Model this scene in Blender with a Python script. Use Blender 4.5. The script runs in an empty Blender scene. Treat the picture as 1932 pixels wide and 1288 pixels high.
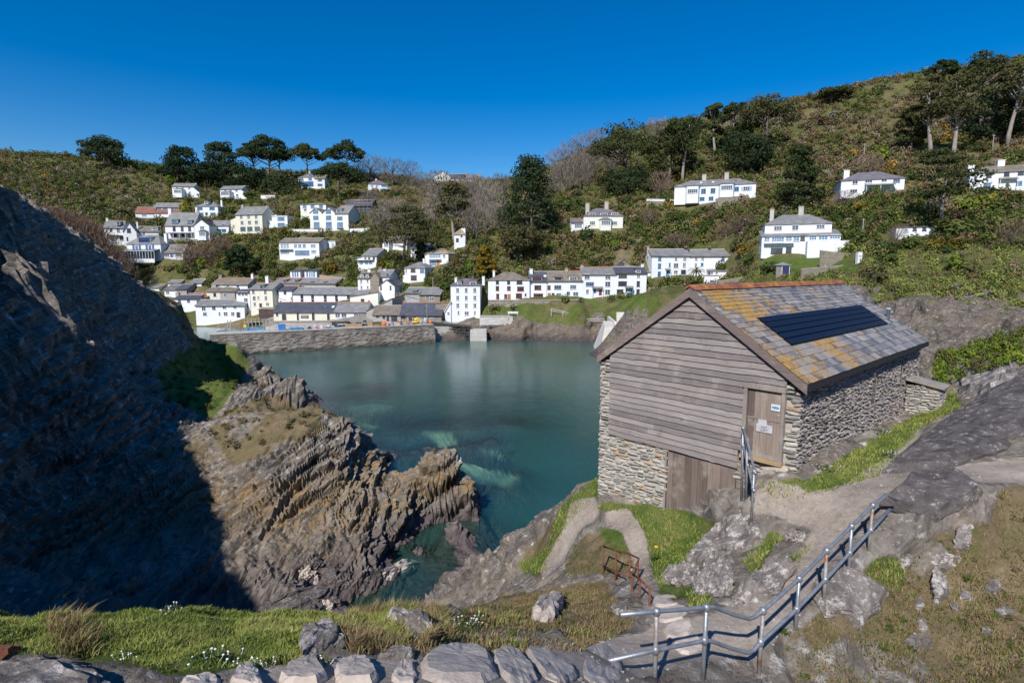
import bpy, bmesh, math, random
import numpy as np
from mathutils import Vector, Matrix
RAD = math.radians
random.seed(11)
rng = np.random.default_rng(11)
sc = bpy.context.scene
COL = sc.collection

# ------------------------------------------------------------------ camera, sky, sun, exposure
F, PITCH, CZ = 1040.0, 0.1240, 18.0          # focal length in photo pixels, downward pitch, height over the water
cd = bpy.data.cameras.new('camera'); cam = bpy.data.objects.new('camera', cd); COL.objects.link(cam)
cam.location = (0, 0, CZ); cam.rotation_euler = (math.pi/2 - PITCH, 0, 0)
cd.sensor_fit = 'HORIZONTAL'; cd.sensor_width = 36; cd.lens = 36*F/1932
cd.clip_start = 0.1; cd.clip_end = 3000
sc.camera = cam

SUN_EL, SUN_AZ = 43.0, 24.0                   # sun behind the camera, SUN_AZ degrees round to the left
SD = Vector((-math.sin(RAD(SUN_AZ))*math.cos(RAD(SUN_EL)), -math.cos(RAD(SUN_AZ))*math.cos(RAD(SUN_EL)), math.sin(RAD(SUN_EL))))
w = bpy.data.worlds.new('World'); sc.world = w; w.use_nodes = True
nt = w.node_tree; nt.nodes.clear()
sky = nt.nodes.new('ShaderNodeTexSky'); sky.sky_type = 'NISHITA'; sky.sun_disc = False
sky.sun_elevation = RAD(SUN_EL); sky.sun_rotation = RAD(180+SUN_AZ)
sky.altitude = 0; sky.air_density = 1.0; sky.dust_density = 0.1; sky.ozone_density = 3.0
hs = nt.nodes.new('ShaderNodeHueSaturation'); hs.inputs['Saturation'].default_value = 1.54; hs.inputs['Hue'].default_value = 0.508; hs.inputs['Value'].default_value = 1.2
bg = nt.nodes.new('ShaderNodeBackground'); bg.inputs['Strength'].default_value = 0.07
wo = nt.nodes.new('ShaderNodeOutputWorld')
nt.links.new(sky.outputs[0], hs.inputs['Color']); nt.links.new(hs.outputs[0], bg.inputs['Color']); nt.links.new(bg.outputs[0], wo.inputs[0])
ld = bpy.data.lights.new('sun', 'SUN'); ld.energy = 3.6; ld.angle = RAD(0.53); ld.color = (1, 0.965, 0.915)
sun = bpy.data.objects.new('sun', ld); COL.objects.link(sun)
sun.rotation_euler = (-SD).to_track_quat('-Z', 'Y').to_euler()
sc.view_settings.view_transform = 'Standard'; sc.view_settings.look = 'None'
sc.view_settings.exposure = 0.5; sc.view_settings.gamma = 1.0; sc.view_settings.use_curve_mapping = False
sc.cycles.max_bounces = 6; sc.cycles.diffuse_bounces = 3; sc.cycles.transparent_max_bounces = 12

# ------------------------------------------------------------------ pixel directions (photo is 1932 x 1288)
CP, SP = math.cos(PITCH), math.sin(PITCH)
def ray(px, py):
    u, v = (px-966)/F, (644-py)/F
    y = CP + v*SP; z = -SP + v*CP
    return Vector((u/y, 1.0, z/y))
def P(px, py, D):
    r = ray(px, py); return Vector((r.x*D, D, CZ + r.z*D))
def PZ(px, py, z):
    r = ray(px, py); D = (z-CZ)/r.z
    return Vector((r.x*D, D, z))
def toPix(X, Y, Z):
    Z = Z - CZ; fw = Y*CP - Z*SP; up = Y*SP + Z*CP
    fw = np.maximum(fw, 0.05)
    return 966 + F*X/fw, 644 - F*up/fw

# ------------------------------------------------------------------ noise
def _h(ix, iy, iz, seed):
    n = (ix*374761393 + iy*668265263 + iz*2147483647 + seed*1274126177) & 0xFFFFFFFF
    n = ((n ^ (n >> 13))*1274126177) & 0xFFFFFFFF
    n = ((n ^ (n >> 16))*2246822519) & 0xFFFFFFFF
    return (n ^ (n >> 15)).astype(np.float64)/4294967295.0
def vnoise(p, seed=0):
    i = np.floor(p).astype(np.int64); f = p - i; f = f*f*(3-2*f)
    r = 0
    for dx in (0, 1):
        wx = f[:, 0] if dx else 1-f[:, 0]
        for dy in (0, 1):
            wy = f[:, 1] if dy else 1-f[:, 1]
            for dz in (0, 1):
                wz = f[:, 2] if dz else 1-f[:, 2]
                r = r + wx*wy*wz*_h(i[:, 0]+dx, i[:, 1]+dy, i[:, 2]+dz, seed)
    return r*2-1
def fbm(p, octs=4, seed=0, gain=0.5):
    a, s, r = 1.0, 1.0, 0
    for k in range(octs):
        r = r + a*vnoise(p*s + k*17.3, seed+k); a *= gain; s *= 2.03
    return r
class RBF:                                    # smooth surface through scattered heights
    def __init__(self, pts, c=1.0, smooth=0.0):
        p = np.array(pts, float); self.xy = p[:, :2]; self.c2 = c*c; n = len(p)
        d = np.sqrt(((self.xy[:, None]-self.xy[None])**2).sum(-1) + self.c2)
        A = np.zeros((n+3, n+3)); A[:n, :n] = d - np.eye(n)*smooth
        A[:n, n] = 1; A[:n, n+1:] = self.xy; A[n, :n] = 1; A[n+1:, :n] = self.xy.T
        self.w = np.linalg.solve(A, np.concatenate([p[:, 2], np.zeros(3)]))
    def __call__(self, x, y):
        x = np.asarray(x, float).ravel(); y = np.asarray(y, float).ravel(); out = np.empty(len(x)); n = len(self.xy)
        for k in range(0, len(x), 20000):
            s = slice(k, k+20000)
            d = np.sqrt((x[s, None]-self.xy[:, 0])**2 + (y[s, None]-self.xy[:, 1])**2 + self.c2)
            out[s] = d@self.w[:n] + self.w[n] + self.w[n+1]*x[s] + self.w[n+2]*y[s]
        return out
def inpoly(x, y, poly):
    r = np.zeros(len(x), bool); n = len(poly)
    for k in range(n):
        (x1, y1), (x2, y2) = poly[k], poly[(k+1) % n]
        if y1 == y2: continue
        c = (y1 > y) != (y2 > y)
        r ^= c & (x < (x2-x1)*(y-y1)/(y2-y1)+x1)
    return r

# ------------------------------------------------------------------ object helpers
def tag(o, label=None, cat=None, group=None, kind=None):
    if label: o['label'] = label
    if cat: o['category'] = cat
    if group: o['group'] = group
    if kind: o['kind'] = kind
    return o
def empty(name, loc=(0, 0, 0), rz=0.0):
    o = bpy.data.objects.new(name, None); COL.objects.link(o); o.empty_display_size = 0.2
    o.location = loc; o.rotation_euler = (0, 0, rz); return o
def link(name, me, parent=None):
    o = bpy.data.objects.new(name, me); COL.objects.link(o); o.parent = parent; return o
def npmesh(name, V, Q, mat, smooth=False, attrs=None):
    """V (n,3), Q (m,k) faces all with k corners"""
    me = bpy.data.meshes.new(name); n, m, k = len(V), len(Q), Q.shape[1]
    me.vertices.add(n); me.vertices.foreach_set('co', np.ascontiguousarray(V, np.float32).ravel())
    me.loops.add(m*k); me.loops.foreach_set('vertex_index', np.ascontiguousarray(Q, np.int32).ravel())
    me.polygons.add(m); me.polygons.foreach_set('loop_start', np.arange(0, m*k, k, dtype=np.int32))
    me.polygons.foreach_set('use_smooth', smooth if isinstance(smooth, np.ndarray) else np.full(m, smooth))
    for an, (typ, data) in (attrs or {}).items():
        a = me.attributes.new(an, typ, 'POINT')
        if typ == 'FLOAT_COLOR': a.data.foreach_set('color', np.ascontiguousarray(data, np.float32).ravel())
        else: a.data.foreach_set('value', np.ascontiguousarray(data, np.float32).ravel())
    if mat: me.materials.append(mat)
    me.update(calc_edges=True); return me
class MB:
    def __init__(s): s.v, s.f = [], []
    def add(s, v, f):
        o = len(s.v); s.v += [tuple(p) for p in v]; s.f += [tuple(i+o for i in q) for q in f]; return s
    def box(s, a, b):
        (x0, y0, z0), (x1, y1, z1) = a, b
        v = [(x0, y0, z0), (x1, y0, z0), (x1, y1, z0), (x0, y1, z0), (x0, y0, z1), (x1, y0, z1), (x1, y1, z1), (x0, y1, z1)]
        return s.add(v, [(0, 3, 2, 1), (4, 5, 6, 7), (0, 1, 5, 4), (1, 2, 6, 5), (2, 3, 7, 6), (3, 0, 4, 7)])
    def prism(s, A, d):
        """polygon of 3-D points pushed along d"""
        n = len(A); d = Vector(d); B = [Vector(p)+d for p in A]
        return s.add(list(A)+B, [tuple(range(n)), tuple(range(2*n-1, n-1, -1))] + [(i, i+n, (i+1) % n+n, (i+1) % n) for i in range(n)])
    def slab(s, q, t):
        """quad thickened downward along its normal by t"""
        a, b, c, d = [Vector(p) for p in q]; n = (b-a).cross(d-a).normalized()
        return s.prism([a, b, c, d], -n*t)
    def tube(s, pts, rad, sides=8, cap=True):
        pts = [Vector(p) for p in pts]; n = len(pts); rr = rad if isinstance(rad, (list, tuple)) else [rad]*n
        o = len(s.v); prev = None
        for i, p in enumerate(pts):
            t = (pts[min(i+1, n-1)]-pts[max(i-1, 0)]).normalized()
            if prev is None:
                up = Vector((0, 0, 1)) if abs(t.z) < 0.9 else Vector((1, 0, 0)); x = t.cross(up).normalized()
            else:
                x = (prev - t*prev.dot(t)).normalized()
            prev = x; y = t.cross(x)
            for k in range(sides):
                a = 2*math.pi*k/sides; s.v.append(tuple(p + (x*math.cos(a)+y*math.sin(a))*rr[i]))
        for i in range(n-1):
            for k in range(sides):
                a = o+i*sides+k; b = o+i*sides+(k+1) % sides
                s.f.append((a, b, b+sides, a+sides))
        if cap:
            s.f.append(tuple(o+k for k in range(sides-1, -1, -1))); s.f.append(tuple(o+(n-1)*sides+k for k in range(sides)))
        return s
    def lathe(s, prof, c=(0, 0, 0), sides=14):
        o = len(s.v); n = len(prof)
        for r, z in prof:
            for k in range(sides):
                a = 2*math.pi*k/sides; s.v.append((c[0]+r*math.cos(a), c[1]+r*math.sin(a), c[2]+z))
        for i in range(n-1):
            for k in range(sides):
                a = o+i*sides+k; b = o+i*sides+(k+1) % sides; s.f.append((a, b, b+sides, a+sides))
        s.f.append(tuple(o+k for k in range(sides-1, -1, -1))); s.f.append(tuple(o+(n-1)*sides+k for k in range(sides)))
        return s
    def mesh(s, name, mat=None, smooth=False):
        me = bpy.data.meshes.new(name); me.from_pydata(s.v, [], s.f)
        if mat: me.materials.append(mat)
        if smooth: me.polygons.foreach_set('use_smooth', [True]*len(me.polygons))
        me.update(); return me
    def build(s, name, mat, parent=None, smooth=False):
        return link(name, s.mesh(name, mat, smooth), parent)

# ------------------------------------------------------------------ materials
class NT:
    def __init__(s, name):
        s.m = bpy.data.materials.new(name); s.m.use_nodes = True; s.t = s.m.node_tree; s.t.nodes.clear()
        s.out = s.t.nodes.new('ShaderNodeOutputMaterial')
    def n(s, typ, **kw):
        nd = s.t.nodes.new('ShaderNode'+typ)
        for k, v in kw.items():
            if k in nd.inputs: 
                if hasattr(v, 'is_linked') or hasattr(v, 'links'): s.t.links.new(v, nd.inputs[k])
                else: nd.inputs[k].default_value = v
            else: setattr(nd, k, v)
        return nd
    def l(s, a, b): s.t.links.new(a, b)
    def pos(s, stretch=None, rot=None, obj=False):
        if obj: p = s.n('TexCoord').outputs['Object']
        else: p = s.n('NewGeometry').outputs['Position']
        if stretch or rot:
            mp = s.n('Mapping'); s.l(p, mp.inputs['Vector'])
            if stretch: mp.inputs['Scale'].default_value = stretch
            if rot: mp.inputs['Rotation'].default_value = rot
            p = mp.outputs[0]
        return p
    def noise(s, vec, scale, detail=5, rough=0.6):
        nd = s.n('TexNoise', Scale=scale, Detail=detail, Roughness=rough); s.l(vec, nd.inputs['Vector']); return nd.outputs['Fac']
    def ramp(s, fac, stops, interp='LINEAR'):
        nd = s.n('ValToRGB'); s.l(fac, nd.inputs['Fac']); r = nd.color_ramp; r.interpolation = interp
        while len(r.elements) < len(stops): r.elements.new(0.5)
        for e, (p, c) in zip(r.elements, stops):
            e.position = p; e.color = (c[0], c[1], c[2], 1) if not isinstance(c, (int, float)) else (c, c, c, 1)
        return nd.outputs['Color']
    def mix(s, fac, a, b, mode='MIX'):
        nd = s.n('MixRGB', blend_type=mode)
        for sock, v in ((nd.inputs['Fac'], fac), (nd.inputs['Color1'], a), (nd.inputs['Color2'], b)):
            if hasattr(v, 'links'): s.l(v, sock)
            else: sock.default_value = v if isinstance(v, (int, float)) else (v[0], v[1], v[2], 1)
        return nd.outputs['Color']
    def math(s, op, a, b=0.0, clamp=False):
        nd = s.n('Math', operation=op); nd.use_clamp = clamp
        for sock, v in ((nd.inputs[0], a), (nd.inputs[1], b)):
            if hasattr(v, 'links'): s.l(v, sock)
            else: sock.default_value = v
        return nd.outputs[0]
    def bump(s, h, strength, dist=0.05):
        nd = s.n('Bump', Strength=strength, Distance=dist); s.l(h, nd.inputs['Height']); return nd.outputs[0]
    def bsdf(s, color, rough=0.8, normal=None, spec=0.3, metal=0.0, **kw):
        b = s.n('BsdfPrincipled')
        if hasattr(color, 'links'): s.l(color, b.inputs['Base Color'])
        else: b.inputs['Base Color'].default_value = (*color, 1)
        if hasattr(rough, 'links'): s.l(rough, b.inputs['Roughness'])
        else: b.inputs['Roughness'].default_value = rough
        b.inputs['Specular IOR Level'].default_value = spec; b.inputs['Metallic'].default_value = metal
        if normal: s.l(normal, b.inputs['Normal'])
        s.l(b.outputs[0], s.out.inputs['Surface']); return b
M = {}
def pm(name, stops, scale=2.0, rough=0.85, bump=0.0, bscale=None, stretch=None, rot=None, detail=6, spec=0.25, metal=0.0, obj=False, dist=0.05, dirt=0.0, rnd=0.0):
    t = NT(name); p = t.pos(stretch, rot, obj)
    if len(stops) == 1: stops = [(0.3, [c*0.86 for c in stops[0]]), (0.7, [min(1, c*1.1) for c in stops[0]])]
    f = t.noise(p, scale, detail); c = t.ramp(f, stops)
    if dirt:
        g = t.noise(t.pos((1, 1, 0.25)), 0.9, 6, 0.7)
        c = t.mix(t.math('MULTIPLY', t.ramp(g, [(0.45, 0.0), (0.75, 1.0)]), dirt), c, (0.22, 0.20, 0.17))
    if rnd:
        oi = t.n('ObjectInfo').outputs['Random']
        c = t.mix(1.0, c, t.ramp(oi, [(0.0, 1-rnd), (1.0, 1+rnd*0.6)]), 'MULTIPLY')
    nrm = t.bump(t.noise(p, bscale or scale*4, 5), bump, dist) if bump else None
    t.bsdf(c, rough, nrm, spec, metal); M[name] = t.m; return t.m
pm('white', [(0.3, (0.74, 0.75, 0.76)), (0.7, (0.82, 0.82, 0.81))], 1.2, 0.75, 0.15, 8, dirt=0.14)
pm('cream', [(0.3, (0.70, 0.65, 0.51)), (0.7, (0.78, 0.73, 0.60))], 1.2, 0.8, 0.15, 8, dirt=0.18)
pm('yellowish', [(0.3, (0.75, 0.72, 0.62)), (0.7, (0.81, 0.78, 0.69))], 1.2, 0.8, 0.1, 8, dirt=0.1)
pm('greywall', [(0.3, (0.30, 0.28, 0.25)), (0.7, (0.46, 0.43, 0.39))], 2.5, 0.9, 0.5, 6, dirt=0.2)
pm('stonewall', [(0.25, (0.13, 0.11, 0.09)), (0.5, (0.27, 0.23, 0.18)), (0.75, (0.42, 0.36, 0.28))], 1.8, 0.95, 0.9, 5, (1, 1, 2.6), dist=0.12)
pm('concrete', [(0.3, (0.40, 0.37, 0.33)), (0.7, (0.56, 0.53, 0.48))], 0.8, 0.9, 0.3, 5, dirt=0.25)
pm('pale_concrete', [(0.3, (0.56, 0.51, 0.45)), (0.7, (0.70, 0.66, 0.60))], 0.7, 0.9, 0.3, 5, dirt=0.15)
def roofmat(name, a, b, c, lich=None):
    t = NT(name); p = t.pos(); f = t.noise(p, 0.55, 8, 0.75)
    col = t.ramp(f, [(0.28, a), (0.5, b), (0.72, c)])
    br = t.n('TexWave', wave_type='BANDS', bands_direction='Z', Scale=1.6, Distortion=0.6, Detail=2.0)
    t.l(p, br.inputs['Vector'])
    col = t.mix(0.28, col, t.ramp(br.outputs['Fac'], [(0.0, 0.35), (0.5, 1.0)]), 'MULTIPLY')
    sp = t.noise(t.pos((1, 1, 2)), 4.0, 3, 0.8); col = t.mix(t.ramp(sp, [(0.6, 0.0), (0.72, 0.45)]), col, (0.52, 0.50, 0.46))
    if lich: col = t.mix(t.ramp(t.noise(p, 0.5, 6, 0.7), [(0.5, 0.0), (0.62, 0.8)]), col, lich)
    t.bsdf(col, 0.62, t.bump(br.outputs['Fac'], 0.4, 0.05), 0.4); M[name] = t.m
roofmat('slate', (0.13, 0.13, 0.14), (0.22, 0.215, 0.21), (0.33, 0.31, 0.29))
roofmat('slate_dark', (0.045, 0.05, 0.065), (0.075, 0.08, 0.10), (0.12, 0.125, 0.15))
roofmat('slate_brown', (0.13, 0.105, 0.08), (0.21, 0.175, 0.135), (0.31, 0.27, 0.22))
roofmat('slate_purple', (0.12, 0.10, 0.115), (0.17, 0.15, 0.165), (0.25, 0.22, 0.23))
roofmat('slate_orange', (0.20, 0.17, 0.14), (0.30, 0.26, 0.20), (0.36, 0.31, 0.24), (0.52, 0.33, 0.10))
roofmat('red_roof', (0.20, 0.075, 0.05), (0.28, 0.11, 0.075), (0.34, 0.16, 0.11))
pm('ridge_red', [(0.3, (0.38, 0.14, 0.07)), (0.7, (0.52, 0.24, 0.13))], 3)
for nm, c in (('frame_white', (0.78, 0.78, 0.77)), ('frame_brown', (0.28, 0.10, 0.05)), ('frame_dark', (0.075, 0.05, 0.05)), ('frame_blue', (0.16, 0.36, 0.58)),
              ('frame_grey', (0.34, 0.40, 0.48)), ('frame_green', (0.03, 0.17, 0.12)), ('shutter_blue', (0.06, 0.15, 0.42)), ('shutter_pale', (0.36, 0.50, 0.68)),
              ('door_red', (0.30, 0.02, 0.03)), ('door_orange', (0.50, 0.17, 0.04)), ('paint_blue', (0.03, 0.20, 0.55)), ('paint_bright_blue', (0.05, 0.33, 0.62)), ('paint_yellow', (0.78, 0.52, 0.03)),
              ('paint_orange', (0.85, 0.16, 0.03)), ('paint_black', (0.025, 0.025, 0.028)), ('paint_navy', (0.02, 0.03, 0.10)), ('terracotta', (0.50, 0.20, 0.10)), ('paint_pink', (0.72, 0.25, 0.22)),
              ('plastic_white', (0.78, 0.78, 0.76)), ('skin', (0.55, 0.33, 0.24)), ('cloth_red', (0.55, 0.05, 0.06)), ('cloth_blue', (0.06, 0.10, 0.28)), ('timber_dark', (0.05, 0.043, 0.04)),
              ('timber_tan', (0.42, 0.30, 0.17)), ('pole_grey', (0.34, 0.32, 0.29)), ('awning_purple', (0.30, 0.22, 0.26))):
    pm(nm, [c], 3.0, 0.55, spec=0.4)
t = NT('glass'); t.bsdf(t.ramp(t.noise(t.pos(), 0.35, 2), [(0.35, (0.015, 0.022, 0.035)), (0.65, (0.06, 0.08, 0.11))]), 0.06, None, 0.9); M['glass'] = t.m
t = NT('glass_blue'); t.bsdf(t.ramp(t.noise(t.pos(), 0.35, 2), [(0.35, (0.04, 0.10, 0.22)), (0.65, (0.10, 0.20, 0.36))]), 0.06, None, 0.9); M['glass_blue'] = t.m

# ------------------------------------------------------------------ the net loft's frame (needed by the ground under it)
TH = 0.7395
GD = Vector((-math.sin(TH), math.cos(TH), 0)); SDIR = Vector((math.cos(TH), math.sin(TH), 0))
ROOF_R = Vector((7.915, 14.47, 0)); ROOF_W, ROOF_L, EAVE_Z, APEX_Z = 7.2, 13.9, CZ-2.955, CZ-0.437
CR = ROOF_R + GD*0.22 + SDIR*0.16               # front right corner of the walls
WALL_W, WALL_L = 6.96, 13.5
NG = SDIR*-1; NS = GD*-1                        # outward normals of the gable and of the long wall
def on_plane(px, py, o, n):
    r = ray(px, py); C = Vector((0, 0, CZ)); return C + r*((o-C).dot(n)/r.dot(n))
def gp(px, py):                                 # pixel on the gable -> (distance from right corner, height)
    q = on_plane(px, py, CR, NG); return (q-CR).dot(GD), q.z
def sp_(px, py):
    q = on_plane(px, py, CR, NS); return (q-CR).dot(SDIR), q.z

# ------------------------------------------------------------------ near ground: visible heights read off the photograph
N = []
def npx(*a):
    for px, py, D in a: N.append(tuple(P(px, py, D)))
def nz(z, *a):
    for px, py in a: N.append(tuple(PZ(px, py, z)))
N += [(0, 0, 16.3), (-6, 0, 16.0), (6, 0, 15.0), (0, -8, 18.5), (-6, -8, 19.5), (0, -25, 24), (12, -10, 18), (30, -10, 22), (45, -10, 26), (45, 10, 21), (45, 22, 17), (32, 12, 16.5),
      (22, 8, 15.5), (14, 4, 14), (9, 3.5, 12.6), (5.5, 4.5, 12.3), (3, 3.6, 13.7), (8, 7, 11.4), (-12, 0, 18), (-9, 4, 15.2), (-9, 6.5, 14.5),
      (-5, 9.5, 10), (-2, 10, 9.5), (-6, 14, 4), (-3, 15, 4.5), (-7, 20, 2.0), (-12, 12, 6), (-16, 18, 4), (-20, 24, 3), (-16, 4, 15),
      (-45, 34, 36), (-40, 34, 31.5), (-43.5, 37.5, 33), (-47, 28, 39), (-42, 27, 32.5), (-38, 28, 27), (-33, 23, 24.4), (-31, 13, 27.5), (-34, 5, 32.5), (-29, -5, 34), (-22, -20, 32), (-60, 20, 40), (-70, 40, 40), (-60, -10, 40), (-75, 62, 30), (-75, 85, 10), (-60, 78, 8), (-48, 84, 3), (-40, 90, -4)]  # unseen hill out of frame, its heights shaped to cast shade over the headland
# foreground
npx((0, 1285, 4.3), (300, 1285, 4.3), (600, 1285, 4.3), (900, 1285, 4.6), (1100, 1285, 5.6), (0, 1160, 6.3), (300, 1160, 6.5), (600, 1168, 6.9), (150, 1225, 5.1), (450, 1225, 5.1), (690, 1225, 5.4),
    (800, 1185, 7.2), (720, 1152, 7.7), (850, 1235, 5.6), (1000, 1235, 6.4), (950, 1190, 8.6), (1100, 1215, 7.4), (1050, 1150, 12.2), (1110, 1180, 9.8), (1180, 1190, 10.0),
    (1241, 1283, 7.8), (1326, 1272, 8.2), (1431, 1268, 8.8), (1300, 1190, 9.6), (1250, 1135, 11.2), (1400, 1190, 9.7), (1500, 1195, 9.7), (1555, 1140, 10.3), (1605, 1085, 10.9), (1637, 1043, 11.6))
# down to the inlet on the right-hand bank
npx((1128, 945, 19.6), (1095, 912, 21.6), (1050, 960, 21.2), (1000, 985, 22.8), (960, 1012, 24.6), (920, 1050, 27.5), (950, 1060, 24), (1000, 1060, 21.5), (920, 1100, 23.5), (870, 1120, 25), (960, 1130, 16.5), (900, 1148, 17), (1000, 1110, 17.8),
    (850, 1160, 12), (800, 1170, 9.5))
nz(0, (800, 1135), (840, 1105), (878, 1078), (905, 1050))
nz(-0.7, (760, 1130), (800, 1100), (720, 1148)); nz(-1.8, (860, 1035), (920, 1005), (835, 1045), (800, 1068), (770, 1095)); nz(-0.2, (690, 1165))
N += [(1.5, 30, -1.5), (4.5, 27, 1), (9, 34, -2), (17, 37, -1), (26, 38, -1), (34, 34, 2), (44, 36, 3)]
# round the net loft
npx((1200, 1000, 17), (1250, 962, 17.7), (1150, 1040, 16.6), (1060, 1055, 18.6), (1020, 1085, 18), (1080, 1000, 19.2), (1180, 1090, 14.8), (1230, 1060, 14.4), (1320, 995, 16.3), (1280, 1100, 12.3),
    (1300, 1060, 13.5), (1400, 1000, 13.9), (1450, 962, 14.0), (1392, 975, 15.2), (1380, 1100, 11.5), (1500, 1050, 12), (1550, 1000, 12.7), (1480, 1120, 10.8), (1425, 920, 14.5), (1520, 905, 14.4), (1600, 905, 14.5),
    (1700, 885, 14.9), (1640, 850, 16.6), (1700, 790, 21.5), (1750, 775, 22), (1790, 745, 22.5), (1740, 800, 19.6),
    (1690, 870, 15.4), (1780, 805, 17.4), (1900, 735, 19.6), (1932, 800, 16.8), (1850, 860, 15), (1932, 890, 13.8), (1850, 690, 25), (1930, 650, 26), (1800, 700, 26),
    (1700, 940, 12.6), (1780, 905, 13.2), (1850, 915, 12.9), (1840, 1000, 11.9), (1700, 1010, 11.8), (1700, 1100, 11.0), (1800, 1100, 11), (1700, 1250, 9.4), (1900, 1250, 9.2), (1930, 1100, 10.9), (1900, 1000, 12), (1560, 1285, 8.9), (1620, 1180, 10))
for a, b, z in ((0.3, 1.5, 12.4), (3, 3, 12.2), (6, 1, 12.3), (6, 5, 11.5), (9, 3, 12.2), (13, 3, 12.2), (13, 6, 10.5), (4, 6, 10.6)):
    q = CR + SDIR*a + GD*b; N.append((q.x, q.y, z))
# the headland across the inlet
npx((0, 378, 42), (50, 412, 45), (100, 446, 48), (170, 482, 52), (240, 520, 56), (350, 592, 66), (440, 655, 70), (500, 690, 60), (560, 715, 52), (500, 760, 47), (420, 720, 53), (300, 700, 50), (200, 700, 46), (400, 800, 45.5), (300, 800, 43), (0, 800, 37.5), (0, 600, 40.5), (150, 600, 46), (0, 480, 41.5))
N += [(-34, 37.5, 19), (-36.5, 40, 21.5), (-41, 46, 22), (-38.5, 44.5, 22.5), (-35, 40.5, 19.5), (-31, 34.5, 14.5)]
for z_, pp in ((8.0, [(600, 768)]), (7.2, [(655, 790), (640, 789)]), (6.8, [(665, 802)]), (5.3, [(674, 840)]), (6.0, [(560, 850)]), (4.2, [(620, 900), (680, 880)]), (3.6, [(688, 895)]), (3.0, [(700, 918), (760, 895)]), (4.1, [(820, 872)]), (3.4, [(790, 882), (850, 890)]), (2.7, [(885, 908)]), (2.4, [(550, 980), (650, 980), (750, 950)]), (2.0, [(820, 930), (300, 1000)]),
               (1.5, [(870, 940)]), (1.6, [(500, 1060), (600, 1050), (700, 1025)]), (1.2, [(660, 1070), (780, 1010), (850, 975)]), (1.8, [(100, 1090), (0, 1100)]), (4.6, [(450, 900), (300, 900)]), (5.6, [(100, 900)])): nz(z_, *pp)
nz(0.1, (905, 968), (850, 1005), (790, 1040), (745, 1075), (700, 1110), (650, 1140)); nz(0.5, (640, 1110), (600, 1130))
nz(1.0, (150, 1130), (250, 1130), (350, 1130), (450, 1125), (530, 1118)); nz(1.7, (150, 1090), (250, 1085), (350, 1080), (450, 1072), (520, 1055)); nz(0.7, (590, 1100), (560, 1140), (620, 1142), (500, 1150), (400, 1160))
nz(-2.5, (940, 960), (960, 900), (900, 860)); nz(-1.2, (730, 905), (705, 900)); nz(-2, (790, 870))
nz(0.15, (722, 862)); nz(-0.25, (760, 858), (850, 850), (930, 832), (715, 845), (800, 845), (890, 840)); nz(-0.55, (760, 822), (900, 815), (980, 808), (830, 820)); nz(-1.3, (725, 765), (690, 770), (655, 772)); nz(-0.6, (900, 895), (940, 925), (980, 900))
nz(-1.3, (720, 765), (690, 800)); nz(-3.5, (800, 790), (1050, 830), (1100, 880), (640, 760), (610, 745), (1000, 950), (1050, 900), (600, 720))
N += [(-30, 58, -1), (-36, 68, -1), (-46, 76, 4), (-20, 50, -3), (0, 60, -4), (-20, 75, -4), (0, 88, -4), (20, 60, -4), (20, 88, -4), (45, 60, -3), (45, 88, -4), (-25, 88, -4), (12, 45, -3.5)]
N += [(-9.6, 42.6, 0.5), (-9.0, 44.5, -1.2), (-7.5, 45, -1.2), (-11, 45.5, -1), (-11.6, 43.6, 3.0), (-12.6, 44.6, 2), (-13.2, 46.5, -1), (-16.5, 46.5, 4.5), (-17, 49.5, -1), (-18.5, 54.5, -1), (-6, 45.6, -1), (-3, 44.8, -1.2), (-4.6, 44.6, 0.3), (-22.5, 59.5, -1)]
near = RBF(N, 0.6, 0.05)

STRIKE = Vector((0.86, 0.28, 0.42)).normalized(); BN = Vector((-0.40, -0.30, 0.86)); BN = (BN - STRIKE*BN.dot(STRIKE)).normalized(); B3 = STRIKE.cross(BN)
BM = np.array([list(STRIKE), list(B3), list(BN)])
def strata(p, k=1.0, seed=3):
    """slabby relief along the dipping beds"""
    q = p@BM.T
    q = q + 0.5*np.stack([vnoise(p*0.35, 91), vnoise(p*0.35, 92), vnoise(p*0.35, 93)], 1)
    a = vnoise(q*np.array([0.22, 0.3, 1.1])*k, seed); b = vnoise(q*np.array([0.55, 0.7, 3.0])*k, seed+1); c = vnoise(q*np.array([1.6, 2.0, 7.5])*k, seed+2)
    st = np.abs(((q[:, 2]*1.15*k + a*1.2) % 1.0) - 0.5)*2       # saw-toothed ledges
    st2 = ((q[:, 2]*3.1*k + b*1.6) % 1.0)
    return 0.50*a + 0.30*b + 0.20*c + 0.55*(st-0.5) + 0.42*(st2-0.5)

xs = np.concatenate([np.arange(-78, -30, 0.4), np.arange(-30, -14, 0.15), np.arange(-14, 19, 0.1), np.arange(19, 48, 0.4)])
ys = np.concatenate([np.arange(-30, 2, 1.0), np.arange(2, 24, 0.1), np.arange(24, 29, 0.22), np.arange(29, 47, 0.13), np.arange(47, 62, 0.25), np.arange(62, 92, 0.5)])
GX, GY = np.meshgrid(xs, ys); nxg, nyg = len(xs), len(ys)
gx, gy = GX.ravel(), GY.ravel(); gz = near(gx, gy)
gz = gz + 0.10*vnoise(np.stack([gx*0.45, gy*0.45, gx*0], 1), 5)
PX, PY = toPix(gx, gy, gz)
infront = gy > 2.0
pj = np.stack([gx*1.1, gy*1.1, gz*1.1], 1)
sc_ = np.clip(1.0/np.maximum(gy, 3)*60, 1.5, 9)                # soft wandering of the outlines, in pixels
PXj = PX + sc_*(vnoise(pj*0.8, 41) + 0.6*vnoise(pj*2.7, 43)); PYj = PY + 0.7*sc_*(vnoise(pj*0.8, 42) + 0.6*vnoise(pj*2.7, 44))
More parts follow.
